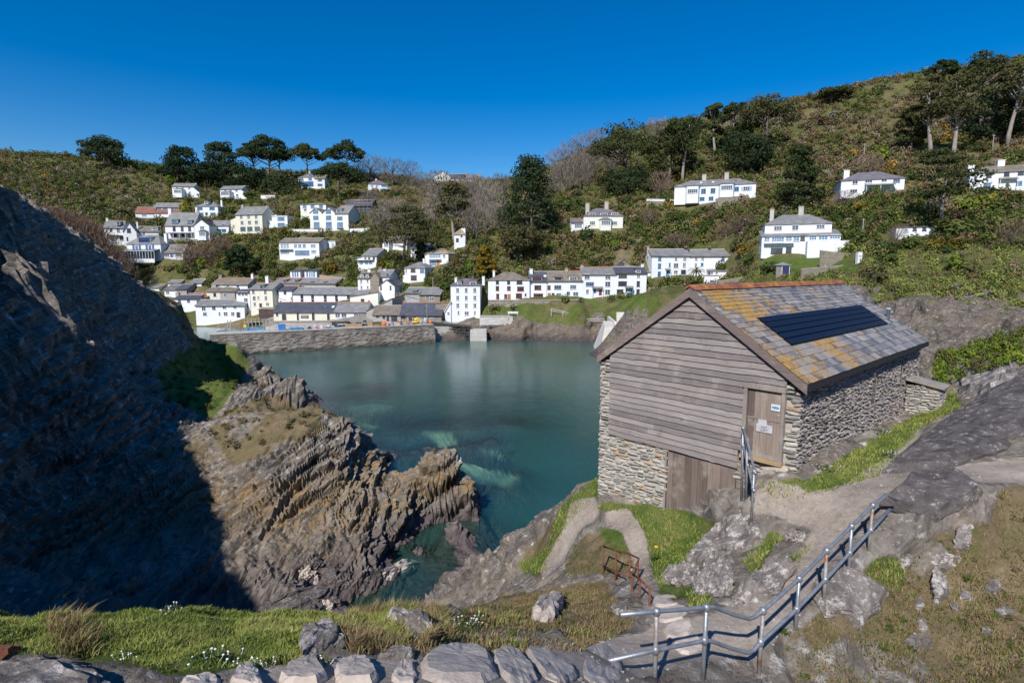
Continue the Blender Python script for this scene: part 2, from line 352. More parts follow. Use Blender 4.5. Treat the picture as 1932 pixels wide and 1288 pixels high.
def region(*polys):
    r = np.zeros(len(gx), bool)
    for p in polys: r |= inpoly(PXj, PYj, p)
    return r & infront
path = region([(1395, 965), (1430, 905), (1480, 908), (1520, 930), (1600, 915), (1660, 890), (1760, 880), (1960, 868), (1960, 915), (1760, 905), (1700, 920), (1670, 945), (1600, 1020), (1545, 1080), (1505, 1150), (1445, 1225), (1330, 1250), (1250, 1262), (1180, 1300), (1080, 1300), (1095, 1225), (1170, 1200), (1240, 1190), (1330, 1160), (1420, 1125), (1500, 1060), (1540, 1000), (1440, 968)],
              [(1140, 962), (1185, 960), (1212, 995), (1228, 1060), (1228, 1110), (1290, 1150), (1300, 1240), (1225, 1195), (1205, 1110), (1192, 1050), (1178, 1005), (1150, 988)],
              [(1075, 945), (1125, 935), (1128, 975), (1085, 1015), (1065, 1060), (1030, 1092), (1018, 1072), (1050, 1030), (1068, 990)],
              [(470, 1262), (640, 1240), (870, 1246), (1000, 1222), (1110, 1215), (1150, 1310), (440, 1310)],
              [(1500, 938), (1600, 908), (1690, 852), (1735, 800), (1748, 802), (1700, 872), (1620, 922), (1520, 948)])
grass = region([(1118, 948), (1260, 955), (1395, 1002), (1330, 1050), (1240, 1108), (1228, 1060), (1212, 995), (1185, 960), (1135, 965)],
               [(1050, 960), (1128, 900), (1130, 940), (1080, 985), (1040, 1030), (1050, 985)], [(970, 1065), (1040, 1028), (1030, 1075), (1000, 1085)], [(1120, 990), (1180, 1000), (1200, 1050), (1160, 1040)],
               [(1425, 905), (1520, 905), (1720, 788), (1800, 735), (1815, 770), (1745, 800), (1655, 900), (1500, 948), (1440, 935)],
               [(960, 1165), (850, 1215), (800, 1240), (790, 1215), (860, 1180), (910, 1150)],
               [(290, 700), (400, 630), (480, 675), (440, 740), (400, 790), (330, 760)], [(1480, 1060), (1530, 1030), (1500, 1085), (1420, 1130)], [(1240, 1110), (1330, 1060), (1300, 1120), (1260, 1145)], [(1290, 1120), (1330, 1105), (1345, 1140), (1300, 1150)], [(1400, 1060), (1460, 1000), (1475, 1015), (1420, 1085)], [(1640, 1060), (1720, 1060), (1700, 1110), (1630, 1100)], [(1280, 1200), (1340, 1190), (1360, 1215), (1300, 1225)])
grass |= region([(-60, 1060), (660, 1075), (645, 1200), (560, 1250), (300, 1268), (180, 1230), (-60, 1230)]) & (gy < 8.5)
heath = region([(640, 1190), (760, 1120), (830, 1170), (960, 1120), (1140, 1095), (1195, 1180), (1100, 1228), (900, 1245), (700, 1240)], [(1490, 1200), (1580, 1130), (1680, 1020), (1860, 990), (1880, 930), (1960, 905), (1960, 1300), (1500, 1300)],
               [(400, 700), (560, 740), (600, 765), (660, 785), (640, 800), (440, 880), (380, 790)], [(300, 540), (360, 590), (440, 650), (400, 690), (280, 560)], [(980, 1050), (1060, 960), (1040, 1060), (1010, 1100)], [(1130, 1000), (1180, 1010), (1200, 1080), (1060, 1085), (1080, 1030)])
# slope
zz = gz.reshape(nyg, nxg); dzy, dzx = np.gradient(zz, ys, xs)
slope = np.sqrt(dzx**2+dzy**2).ravel()
nrm = np.stack([-dzx.ravel(), -dzy.ravel(), np.ones(len(gx))], 1); nrm /= np.linalg.norm(nrm, axis=1)[:, None]
def blur(m, r=2):
    a = m.reshape(nyg, nxg).astype(float)
    for _ in range(r):
        a = (a + np.roll(a, 1, 0) + np.roll(a, -1, 0) + np.roll(a, 1, 1) + np.roll(a, -1, 1))/5
    return a.ravel()
pm_, gm_, hm_ = blur(path, 3), blur(grass, 3), blur(heath, 4)
far_land = (gy > 26) | (gx < -12)
nb = fbm(pj*0.28, 4, 61)
auto = np.clip((1.15-slope)*1.2, 0, 1)*np.clip((gz-3.2)*0.5, 0, 1)*np.clip(0.5+nb*1.1, 0, 1)
bare_ = region([(1480, 1205), (1600, 1175), (1740, 1190), (1830, 1300), (1470, 1300)], [(1590, 1060), (1700, 1010), (1800, 1040), (1780, 1110), (1680, 1100)])
hm_ = hm_*np.where(bare_, np.clip(0.45+1.3*fbm(pj*0.9, 3, 67), 0, 1), 1.0)
hm_ = np.maximum(hm_*np.where(far_land, np.clip(0.75+nb*0.9, 0, 1), np.clip(0.85+nb*0.6, 0, 1)), np.where(far_land & (gx < 0), auto*0.8, 0))
rock = np.clip(1 - pm_ - gm_ - hm_*0.85, 0, 1)
p3 = np.stack([gx, gy, gz], 1)
amp = np.where(far_land, 0.9, np.where(gy < 24, 0.30, 0.40))*np.clip(0.30+slope*0.9, 0.30, 1.1)
d = strata(p3, 1.0)*amp*(0.10+0.90*rock)
d2 = strata(p3*2.7, 1.0, 23)*np.where(far_land, 0.22, 0.085)*(0.12+rock)
tuft = fbm(p3*np.array([1.9, 1.9, 0.6])*np.where(far_land, 1.0, 1.7)[:, None], 3, 71)*np.where(far_land, 0.22, 0.10)*(gm_+hm_)*(1-pm_)
d = (d + d2)*np.clip(1-pm_*0.8, 0, 1)
calm = np.clip((gz+0.6)/1.5, 0.35, 1)
gx2, gy2, gz2 = gx + nrm[:, 0]*d*calm, gy + nrm[:, 1]*d*calm, gz + nrm[:, 2]*d*calm + tuft
pale = region([(650, 768), (700, 762), (735, 750), (748, 752), (748, 768), (700, 775)], [(655, 785), (680, 790), (715, 808), (690, 806)], [(785, 815), (850, 818), (862, 838), (830, 846), (820, 826)], [(850, 868), (900, 880), (980, 900), (960, 915), (900, 900)], [(895, 845), (955, 860), (950, 866)])
pale = np.clip(blur(pale, 5)*1.3, 0, 1)
V = np.stack([gx2, gy2, gz2], 1)
I = np.arange(nxg*nyg).reshape(nyg, nxg)
Q = np.stack([I[:-1, :-1].ravel(), I[:-1, 1:].ravel(), I[1:, 1:].ravel(), I[1:, :-1].ravel()], 1)
mask = np.stack([gm_, pm_, hm_, pale], 1)

def rock_nodes(t, p, yk=1.0, dark=None):
    """slate cliff: dipping beds, grey to buff, dark and purple near the tide line, yellow lichen above it"""
    def dt(v):
        nd = t.n('VectorMath', operation='DOT_PRODUCT'); t.l(p, nd.inputs[0]); nd.inputs[1].default_value = tuple(v); return nd.outputs['Value']
    mp = t.n('CombineXYZ'); t.l(dt(STRIKE), mp.inputs[0]); t.l(dt(B3), mp.inputs[1]); t.l(dt(BN), mp.inputs[2])
    st = t.n('Mapping'); t.l(mp.outputs[0], st.inputs['Vector']); st.inputs['Scale'].default_value = (0.20, 0.28, 2.2)
    a = t.noise(st.outputs[0], 1.6, 9, 0.72); b = t.noise(p, 0.8, 7, 0.7)
    st2 = t.n('Mapping'); t.l(mp.outputs[0], st2.inputs['Vector']); st2.inputs['Scale'].default_value = (0.8, 1.1, 8)
    fine = t.noise(st2.outputs[0], 2.2, 8, 0.75)
    col = t.ramp(a, [(0.30, (0.07, 0.065, 0.065)), (0.47, (0.17, 0.15, 0.13)), (0.58, (0.27, 0.24, 0.205)), (0.74, (0.40, 0.37, 0.34))])
    col = t.mix(t.ramp(b, [(0.42, 0.0), (0.66, 0.75)]), col, t.ramp(fine, [(0.3, (0.16, 0.12, 0.09)), (0.7, (0.33, 0.27, 0.2))]))
    col = t.mix(0.8, col, t.ramp(fine, [(0.3, 0.32), (0.5, 0.95), (0.7, 1.35)]), 'MULTIPLY')
    wh = t.noise(p, 2.2, 6, 0.75)
    z = t.n('SeparateXYZ'); t.l(p, z.inputs[0]); z = z.outputs['Z']
    col = t.mix(t.math('MULTIPLY', t.ramp(wh, [(0.56, 0.0), (0.66, 0.85)]), t.ramp(t.math('MULTIPLY', z, 0.1), [(0.2, 0.0), (0.45, 1.0)])), col, (0.60, 0.57, 0.53))
    zl = t.math('ADD', z, t.math('MULTIPLY', t.noise(p, 0.5, 4), 2.4))     # wavering tide line
    yel = t.math('MULTIPLY', t.ramp(t.math('MULTIPLY', zl, 0.1), [(0.27, 0.0), (0.33, 1.0), (0.50, 0.8), (0.62, 0.0)]), t.ramp(t.noise(st.outputs[0], 3.5, 6, 0.8), [(0.46, 0.0), (0.58, 0.75)]))
    yy = t.n('SeparateXYZ'); t.l(p, yy.inputs[0]); yel = t.math('MULTIPLY', yel, t.math('MULTIPLY', t.ramp(t.math('MULTIPLY', yy.outputs['Y'], 0.02), [(0.58, 0.12), (0.68, 1.0)]), yk))
    col = t.mix(yel, col, t.ramp(fine, [(0.3, (0.20, 0.11, 0.03)), (0.7, (0.44, 0.27, 0.06))]))
    wet = t.ramp(t.math('MULTIPLY', zl, 0.1), [(0.17, 1.0), (0.30, 0.0)])
    col = t.mix(t.math('MULTIPLY', wet, 0.85), col, t.ramp(a, [(0.35, (0.055, 0.043, 0.046)), (0.65, (0.15, 0.115, 0.118))]))
    if dark: col = t.mix(1.0, col, dark, 'MULTIPLY')
    h = t.math('ADD', t.math('MULTIPLY', a, 1.0), t.math('MULTIPLY', fine, 0.6))
    return col, h, fine, z
def ground_material():
    t = NT('ground_cover'); p = t.pos()
    at = t.n('Attribute', attribute_name='mask'); sep = t.n('SeparateColor'); t.l(at.outputs['Color'], sep.inputs[0])
    g, pa, he, pl = sep.outputs[0], sep.outputs[1], sep.outputs[2], at.outputs['Alpha']
    col, h, fine, z = rock_nodes(t, p)
    n1 = t.noise(p, 0.9, 6, 0.65); n2 = t.noise(p, 7, 6, 0.75); n3 = t.noise(p, 22, 4, 0.7)
    gc = t.ramp(t.math('ADD', t.math('MULTIPLY', n1, 0.6), t.math('MULTIPLY', n2, 0.4)), [(0.36, (0.045, 0.085, 0.014)), (0.5, (0.095, 0.125, 0.03)), (0.63, (0.18, 0.16, 0.06))])
    gc = t.mix(0.55, gc, t.ramp(n3, [(0.25, 0.45), (0.75, 1.35)]), 'MULTIPLY')
    hc = t.ramp(t.math('ADD', t.math('MULTIPLY', n1, 0.5), t.math('MULTIPLY', n2, 0.5)), [(0.36, (0.085, 0.10, 0.03)), (0.46, (0.145, 0.115, 0.06)), (0.58, (0.21, 0.155, 0.095)), (0.68, (0.33, 0.28, 0.22))])
    hc = t.mix(0.55, hc, t.ramp(n3, [(0.25, 0.5), (0.75, 1.3)]), 'MULTIPLY')
    pc = t.ramp(t.math('ADD', t.math('MULTIPLY', n1, 0.5), t.math('MULTIPLY', n2, 0.5)), [(0.35, (0.22, 0.18, 0.145)), (0.5, (0.34, 0.285, 0.235)), (0.66, (0.45, 0.39, 0.33))])
    pc = t.mix(0.4, pc, t.ramp(n3, [(0.3, 0.6), (0.7, 1.2)]), 'MULTIPLY')
    def edge(m, k=0.55): return t.ramp(t.math('ADD', m, t.math('MULTIPLY', t.math('SUBTRACT', n2, 0.5), k)), [(0.38, 0.0), (0.58, 1.0)])
    col = t.mix(edge(he, 0.9), col, hc); col = t.mix(edge(g), col, gc); col = t.mix(edge(pa, 0.35), col, pc)
    col = t.mix(t.math('MULTIPLY', pl, 0.95, True), col, (0.72, 0.70, 0.56))
    soft = t.math('MAXIMUM', t.math('MAXIMUM', g, pa), he)
    hh = t.math('ADD', t.math('MULTIPLY', h, t.math('SUBTRACT', 1.15, soft)), t.math('MULTIPLY', n2, 0.22))
    t.bsdf(col, 0.9, t.bump(hh, 0.9, 0.14), 0.15); return t.m
M['ground'] = ground_material()
crisp = (V[Q[:, 0], 1] > 26) & (rock[Q[:, 0]] > 0.35)
me = npmesh('ground', V, Q, M['ground'], ~crisp, {'mask': ('FLOAT_COLOR', mask)})
tag(link('ground', me), kind='structure')
NEARZ = gz2.reshape(nyg, nxg)
def near_z(x, y):
    """height of the finished near ground"""
    x = np.atleast_1d(np.asarray(x, float)); y = np.atleast_1d(np.asarray(y, float))
    i = np.clip(np.searchsorted(xs, x)-1, 0, nxg-2); j = np.clip(np.searchsorted(ys, y)-1, 0, nyg-2)
    u = np.clip((x-xs[i])/(xs[i+1]-xs[i]), 0, 1); v = np.clip((y-ys[j])/(ys[j+1]-ys[j]), 0, 1)
    Z = NEARZ
    return (Z[j, i]*(1-u)*(1-v)+Z[j, i+1]*u*(1-v)+Z[j+1, i]*(1-u)*v+Z[j+1, i+1]*u*v)
def nzf(x, y): return float(near_z(x, y)[0])
def hit_near(px, py, d0=3.0, d1=60.0):
    r = ray(px, py); D = np.arange(d0, d1, 0.05); zt = near_z(r.x*D, D); k = np.argmax(CZ + r.z*D < zt)
    Dk = D[k] if (CZ + r.z*D < zt).any() else d1
    return Vector((r.x*Dk, Dk, CZ + r.z*Dk))
# ------------------------------------------------------------------ houses: photo measurements (x0,x1 wall, yb foot, ye eave, yr ridge, D distance)
HO = []
def H(label, x0, x1, yb, ye, yr, D, dep=7, roof='gable', rc='slate', wc='white', wins=(), doors=(), chim=(), dorm=(), yaw=0, cat='house', name='cottage', extra=(), ridge=None, found=2.5):
    HO.append(dict(label=label, x0=x0, x1=x1, yb=yb, ye=ye, yr=yr, D=D, dep=dep, roof=roof, rc=rc, wc=wc, wins=wins, doors=doors, chim=chim, dorm=dorm, yaw=yaw, cat=cat, name=name, extra=extra, ridge=ridge, found=found))
# windows: (list of x, y, width, height, style, glass); doors: (x, ybottom, w, h, material); chimneys: (x, ytop, w, material, pots); dormers: (x, y, w, h, style)
# --- hillside village on the left
H('white house with blue shutters, blue dormer and glazed front porch', 241, 305, 490, 461, 443, 172, 8, 'hip', 'slate', 'white', [([260, 285], 467, 5, 7, 'frame_white')], (), [(302, 441, 5, 'white', 0)], [(274, 453, 22, 7, 'shutter_blue')],
  extra=[('shutter', 254, 467, 4, 8), ('shutter', 266, 467, 4, 8), ('shutter', 279, 467, 4, 8), ('shutter', 291, 467, 4, 8), ('porch', 238, 303, 491, 474, 3.0, 12)])
H('low white wing with blue windows and skylit slate roof', 304, 346, 488, 477, 462, 172, 7, 'gable', 'slate_brown', 'white', [([314, 337], 482, 12, 6, 'frame_white')], extra=[('shutter', 305.5, 482, 4, 7), ('shutter', 324, 482, 5, 7), ('skylight', 321, 468, 4, 3), ('skylight', 337, 468, 5, 2)])
H('white house with balcony and end chimney behind the porch of the blue-shuttered house', 198, 234, 457, 430, 417, 182, 8, 'gable', 'slate', 'white', [([211], 434, 4, 8, 'frame_dark'), ([225], 435, 6, 8, 'frame_white'), ([230], 449, 7, 9, 'frame_grey')], [(213, 455, 4, 8, 'frame_dark')], [(199.5, 412, 4, 'white', 0)], [(225, 422, 6, 5, 'frame_grey')], extra=[('balcony', 200, 232, 443)])
H('white gable-fronted wing with big dark upper window beside balcony house', 234, 259, 459, 437, 420, 180, 9, 'front', 'slate', 'white', [([245], 435, 7, 9, 'frame_dark'), ([241], 451, 3, 7, 'frame_dark')], (), [(255.5, 417, 3, 'white', 1), (244.5, 440, 5, 'concrete', 0)])
H('low grey roofed white wing behind the blue-shuttered house', 259, 300, 452, 437, 428, 186, 6, 'gable', 'slate_brown', 'white', [([272], 441, 4, 5, 'frame_blue')], dorm=[(293, 432, 10, 5, 'frame_white')])
H('tall white house with huge end chimney and purple verandah', 313, 367, 450, 426, 402, 185, 10, 'gable', 'slate', 'white', [([330, 345, 359], 432, 5, 8, 'frame_dark'), ([331, 346, 358], 444, 6, 6, 'frame_dark')], (), [(312, 394, 6, 'white', 1), (365, 396, 4, 'greywall', 1)], [(330, 418, 11, 6, 'frame_grey'), (358, 419, 8, 5, 'frame_grey')], extra=[('veranda', 320, 366, 440)])
H('white gabled wing with two stacked bay windows beside the verandah', 368, 396, 453, 425, 414, 183, 9, 'front', 'slate_dark', 'white', [([383], 430, 8, 6, 'frame_white'), ([384], 443, 10, 7, 'frame_white')], (), (), extra=[('bay', 376, 394, 449, 437, 1.2)])
H('square white house with hipped slate roof and a single dormer', 369, 412, 407, 390, 380, 205, 9, 'hip', 'slate', 'white', [([378, 401], 393.5, 10, 5, 'frame_blue'), ([379, 402], 404, 10, 5, 'frame_blue')], [(390, 407, 4, 6, 'frame_dark')], [(410, 378, 3, 'white', 0)], [(390, 383, 6, 5, 'frame_white')])
H('white cottage with catslide side, nearer the lone skyline pine', 326, 367, 372, 352, 347, 235, 6, 'gable', 'slate', 'white', [([335, 346, 358], 355, 4, 4, 'frame_white'), ([358.5], 364, 4, 5, 'frame_white'), ([340], 364, 15, 5, 'frame_white')], chim=[(366, 346, 2.5, 'white', 0)], extra=[('bay', 331, 350, 370, 358, 2.5), ('lean', 367, 377, 371, 354, 364)])
H('white cottage with porch bay, nearer the tiny flat roofed cabin', 416, 457, 374, 357, 352, 240, 6, 'gable', 'slate', 'white', [([426, 436, 447], 360, 4, 4, 'frame_white'), ([448], 369, 4, 5, 'frame_white'), ([431], 369, 14, 4, 'frame_white')], chim=[(456, 352, 2.5, 'white', 0)], extra=[('bay', 421, 441, 373, 363, 2.5), ('lean', 457, 465, 374, 359, 367)])
H('tiny white flat roofed cabin beside the upper cottages', 492, 519, 373, 368, 367, 240, 4, 'flat', 'red_roof', 'white', [([505], 371, 8, 2, 'frame_white')])
H('long low bungalow with pale grey roof and window band', 291, 341, 398, 391, 384, 216, 6, 'gable', 'slate', 'white', [([300, 312, 325, 335], 394, 10, 4, 'frame_grey')], name='bungalow')
H('bungalow with reddish brown tiled roof among bushes', 256, 290, 409, 402, 392, 206, 7, 'gable', 'red_roof', 'white', [([272], 406, 9, 4, 'frame_white')], name='bungalow')
H('small gabled red roofed bungalow beside the giant chimney', 291, 340, 410, 402, 396, 208, 6, 'gable', 'red_roof', 'white', [([302], 406, 5, 4, 'frame_white')], name='bungalow')
H('tall cream three-storey house with glazed ground floor', 446, 496, 438, 405, 391, 190, 9, 'gable', 'slate', 'cream', [([457, 471, 485], 409, 5, 6, 'frame_white'), ([458, 472, 485], 420, 6, 6, 'frame_white'), ([459, 472, 486], 432, 10, 7, 'frame_grey')], (), [(447, 386, 4, 'greywall', 1), (493, 389, 3, 'greywall', 0)], extra=[('lean', 436, 446, 438, 414, 410)])
H('small white slate cottage beside the cream three-storey house', 397, 432, 439, 426, 417, 188, 6, 'gable', 'slate', 'white', [([403, 422], 424, 5, 4, 'frame_white'), ([414, 423], 435, 8, 5, 'frame_blue')])
H('white cube house with flat roof and blue glazed openings', 514, 543, 431, 408, 407, 195, 6, 'flat', 'white', 'white', [([531], 413, 13, 6, 'frame_grey', 'glass_blue'), ([531], 424, 13, 6, 'frame_grey', 'glass_blue')], chim=[(515, 404, 3, 'white', 0)], extra=[('lean', 503, 514, 429, 417, 416)])
H('cream flat roofed block standing behind the triple-gabled house', 568, 616, 418, 386, 383, 202, 8, 'hip', 'slate_brown', 'yellowish', [([576, 591, 607], 389, 7, 7, 'frame_grey', 'glass_blue'), ([577], 396, 5, 4, 'frame_white')])
H('pale triple-gabled house, three storeys of blue windows, first gable', 586, 609.5, 435, 402, 392, 188, 10, 'front', 'slate', 'yellowish', [([597], 399, 10, 7, 'frame_grey', 'glass_blue'), ([597], 411, 10, 7, 'frame_grey', 'glass_blue'), ([598], 424, 11, 9, 'frame_grey', 'glass_blue')], extra=[('balcony', 592, 603, 430)])
H('pale triple-gabled house, three storeys of blue windows, middle gable', 609.5, 634, 435, 402, 391, 188, 10, 'front', 'slate', 'yellowish', [([621], 399, 10, 7, 'frame_grey', 'glass_blue'), ([621], 411, 10, 7, 'frame_grey', 'glass_blue'), ([621], 424, 11, 9, 'frame_grey', 'glass_blue')], extra=[('balcony', 616, 627, 430)])
H('pale triple-gabled house, eaves-fronted end bay with small dormer', 634, 658, 435, 403, 388, 188, 10, 'gable', 'slate', 'yellowish', [([642], 412, 10, 6, 'frame_grey', 'glass_blue'), ([642], 424, 11, 8, 'frame_grey', 'glass_blue')], dorm=[(640, 398, 8, 5, 'frame_grey')], extra=[('balcony', 636, 648, 430)])
H('wide modern white house with brown low roof and long window bands', 528, 603, 489, 457, 450, 172, 8, 'gable', 'slate_brown', 'white', [([533, 538.5, 544], 464, 4.5, 8, 'frame_white', 'glass_blue'), ([559, 567, 575.5], 464, 6, 6, 'frame_white', 'glass_blue'), ([592], 464, 9, 5, 'frame_white', 'glass_blue'), ([538], 475.5, 17, 6, 'frame_white', 'glass_blue'), ([571], 477, 27, 8, 'frame_grey', 'glass_blue'), ([592.5], 475, 9, 5, 'frame_white', 'glass_blue')], chim=[(558, 448, 2.5, 'concrete', 0)], extra=[('balcony', 529, 554, 470)])
H('small white flat roofed outbuilding above the modern house', 613, 633, 466, 456, 455, 178, 4, 'flat', 'white', 'white', [([620], 461, 3, 4, 'frame_white')], [(628, 466, 3, 6, 'frame_grey')], name='outbuilding')
H('white and blue house under the skyline pines', 563, 594, 353, 335, 328, 262, 9, 'hip', 'slate_brown', 'white', [([569, 586], 338.5, 7, 4, 'frame_grey', 'glass_blue'), ([578], 347.5, 28, 8, 'shutter_blue', 'glass_blue')], chim=[(577, 323, 3, 'concrete', 0)], dorm=[(586, 331, 8, 4, 'frame_grey')])
H('low white wing with dark window under the skyline pines', 594, 613, 354, 337, 331, 262, 8, 'gable', 'slate_brown', 'white', [([604], 349, 9, 4, 'frame_grey'), ([604], 340, 8, 4, 'frame_grey')])
H('white house with pyramid slate roof and balcony on the wooded slope', 695, 731, 359, 348, 340, 255, 9, 'hip', 'slate_purple', 'white', [([725], 350, 11, 5, 'frame_blue', 'glass_blue'), ([702, 711], 351, 3, 4, 'frame_white'), ([712], 357, 3, 3, 'frame_white')], chim=[(711, 338, 2.5, 'white', 0)], extra=[('balcony', 716, 738, 356)])
H('skyline terrace, cream gable-fronted end house', 819, 850, 346, 333, 323, 330, 10, 'front', 'slate_dark', 'yellowish', [([828, 833], 336, 2.5, 4, 'frame_dark'), ([842], 336, 2.5, 4, 'frame_dark')], chim=[(822, 325, 4, 'greywall', 0), (842, 323, 4, 'greywall', 0)])
H('skyline terrace, grey middle house with two dark roofs', 850, 879, 345, 336, 329, 330, 9, 'gable', 'slate_dark', 'greywall', [([858, 868], 340, 3, 3, 'frame_dark')], chim=[(851.5, 325, 4, 'greywall', 0), (878, 326, 4, 'greywall', 0)], dorm=[(871, 334, 8, 5, 'frame_dark')])
H('skyline terrace, far house half hidden by pale green shrubs', 879, 906, 345, 337, 331, 332, 9, 'gable', 'slate', 'greywall', [([893], 340, 3, 3, 'frame_dark')], chim=[(904, 329, 4, 'greywall', 0)], dorm=[(897, 335, 6, 4, 'frame_white')])
H('dark house wrapped in scaffolding on the wooded slope', 652, 700, 404, 389, 378, 214, 9, 'gable', 'slate_dark', 'timber_dark', [([664, 690], 395, 6, 6, 'frame_dark')], chim=[(671, 376, 4, 'ridge_red', 1)], extra=[('scaffold', 672, 704, 404, 378)])
H('white verandah house with steep grey slate roof below the cedar', 684, 711, 506, 483, 470, 179, 11, 'gable', 'slate', 'white', [([690, 697], 486, 4, 6, 'frame_dark'), ([706], 487, 4, 3, 'frame_dark'), ([682, 692, 700], 495, 6, 5, 'frame_grey', 'glass_blue'), ([705], 492, 4, 3, 'frame_dark')], extra=[('balcony', 675, 702, 490), ('lean', 675, 684, 503, 488, 486)])
H('white cottage glimpsed behind the cedar trunk', 722, 768, 472, 457, 447, 186, 8, 'gable', 'slate_brown', 'white', [([733, 763], 463, 6, 6, 'frame_white')], extra=[('bay', 726, 741, 471, 457, 2.0)])
H('white cottage with scalloped grey slate roof beside the cedar', 775, 804, 486, 469, 461, 172, 8, 'gable', 'slate', 'white', [([780, 793], 471, 4, 5, 'frame_dark'), ([784], 481, 12, 6, 'frame_white')], [(789, 485, 4, 6, 'frame_grey')])
H('white house with two-storey blue glass front and hipped roof', 802, 846, 502, 479, 468, 176, 9, 'hip', 'slate_orange', 'white', [([821], 482.5, 22, 8, 'frame_white', 'glass_blue'), ([817], 497, 14, 9, 'frame_white', 'glass_blue'), ([838], 483, 5, 5, 'frame_white')], [(827, 502, 5, 10, 'door_orange')], extra=[('balcony', 810, 833, 489)])
H('white house with tall chimney and dark bay windows on the stone slope', 764, 802, 533, 506, 494, 168, 9, 'hip', 'slate', 'white', [([780], 509, 9, 8, 'frame_dark'), ([781], 524, 11, 8, 'frame_dark'), ([767], 510, 3, 8, 'frame_white'), ([797], 510, 8, 9, 'frame_grey', 'glass_blue')], chim=[(790, 488, 3.5, 'white', 0)], extra=[('lean', 760, 764, 532, 520, 517)])
H('white turreted house with orange lichened roof on the wooded bank', 857, 878, 466, 443, 432, 178, 7, 'hip', 'slate_orange', 'white', [([863], 453, 5, 6, 'frame_dark'), ([871], 445, 3, 3, 'frame_dark')], chim=[(873, 431, 8, 'white', 0)])
H('tall narrow white house with stone gable side and small windows', 676, 699, 557, 525, 513, 172.5, 8, 'gable', 'slate_brown', 'white', [([682], 530, 3, 5, 'frame_white'), ([693], 530, 3, 5, 'frame_white'), ([682, 693], 542, 3, 4, 'frame_white')], chim=[(689, 508, 5, 'white', 0), (709, 505, 5, 'stonewall', 1)], dorm=[(683, 521, 4, 5, 'frame_white'), (692, 521, 4, 5, 'frame_white')], yaw=0.15)
H('narrow brown rubble stone house side joined to the tall white house', 699, 716, 556, 524, 514, 173, 8, 'front', 'slate_brown', 'stonewall', [], chim=[])
H('white house with stepped chimney behind the black-edged gable', 706, 735, 548, 522, 510, 174, 7, 'gable', 'slate', 'white', [([712], 527, 6, 6, 'frame_blue'), ([732], 519, 3, 5, 'frame_dark')], chim=[(718, 508, 5, 'white', 0), (732, 511, 5, 'white', 0)])
H('white gable-fronted cottage with black edged roof and two slit windows', 716, 745, 563, 539, 528, 168, 9, 'front', 'slate_dark', 'white', [([719.5], 543, 2.6, 7, 'frame_dark'), ([737.5], 543, 2.6, 7, 'frame_dark')])
H('rubble stone loft with green framed dormer and lean-to store', 764, 792, 576, 553, 543, 163, 8, 'gable', 'slate', 'greywall', (), (), (), [(782, 553, 7, 7, 'frame_green')], extra=[('lean', 764, 791, 574, 565, 558), ('opening', 779, 570, 22, 8)])
H('brown stone workshop with slate hung band and white window', 792, 830, 576, 556, 543.5, 163, 8, 'gable', 'slate', 'stonewall', [([815], 564, 9, 7, 'frame_white')], [(802, 567, 1.8, 8, 'frame_dark')], extra=[('band', 792, 829, 559, 555)])
# --- the harbour front
W4 = [([864, 880, 896], 547.5, 5.2, 8, 'frame_white'), ([864, 880, 896], 562, 5.2, 8.5, 'frame_white'), ([864, 880, 896], 576.5, 5.2, 8, 'frame_white'), ([865, 896], 590, 3.2, 6.5, 'frame_white'), ([880.5], 591, 8, 7, 'frame_white')]
H('tall white four-storey house rising from the rocks beside the harbour gate', 851, 906, 605, 539, 525, 151.5, 9, 'hip', 'slate_purple', 'white', W4, (), [(858, 524, 4.5, 'white', 0), (911, 521, 5, 'white', 0)], [(867.5, 535, 6, 6, 'frame_white'), (893, 535, 11, 6, 'frame_white')], name='harbour_house')
H('white buttress outbuilding leaning against the four-storey house', 840, 851, 606, 590, 569, 141.5, 7, 'lean_r', 'white', 'white', [([846], 591, 4, 4, 'frame_white')], name='outbuilding')
H('waterfront terrace, brown mossy hipped house with dark red window frames', 921, 999, 567, 529, 513, 147, 9, 'hip', 'slate_brown', 'white', [([938.5, 959.5], 532, 5.5, 7, 'frame_dark'), ([980], 532, 10.5, 7, 'frame_dark'), ([938.5], 544, 6, 8, 'frame_brown'), ([960], 544, 6.5, 7.5, 'frame_brown'), ([982], 545, 12.5, 8, 'frame_brown'), ([939], 559, 5, 9, 'frame_brown'), ([979], 558, 11, 8.5, 'frame_brown'), ([954], 559, 5, 7, 'frame_brown'), ([991.5], 556, 2.5, 4, 'frame_dark')], [(960.5, 566, 5, 11, 'door_orange')], [(931, 511, 4, 'white', 1), (1003, 507, 6, 'white', 0)])
H('waterfront terrace, house with wide orange-brown dormer and long ground window', 999, 1031, 564, 531, 513, 148, 9, 'gable', 'slate_dark', 'white', [([1014.5], 542.5, 12.5, 8, 'frame_brown'), ([1015.5], 557, 18, 6, 'frame_brown')], (), (), [(1013, 527, 18, 8, 'frame_brown')], extra=[('skylight', 1029, 525, 5, 5)])
H('waterfront terrace, house with orange door and dark dormer', 1031, 1067, 562, 530, 513, 148.4, 9, 'gable', 'slate_brown', 'white', [([1035.5], 542.5, 6, 7, 'frame_brown'), ([1052], 542, 13, 7, 'frame_grey'), ([1054], 557, 9, 8, 'frame_white')], [(1036, 562, 5, 9, 'door_orange'), (1043.5, 562, 4.5, 9, 'frame_dark')], [(1071, 507, 6, 'greywall', 0)], [(1052.5, 527.5, 14, 8, 'frame_dark')])
H('waterfront terrace, plain white house with white dormer', 1067, 1098, 560, 530, 512, 148.8, 9, 'gable', 'slate_brown', 'white', [([1081], 541.5, 12, 8, 'frame_white'), ([1072], 553, 6, 5, 'frame_grey'), ([1086], 554.5, 10, 7, 'frame_white')], (), (), [(1081.5, 525.5, 14, 7, 'frame_white')])
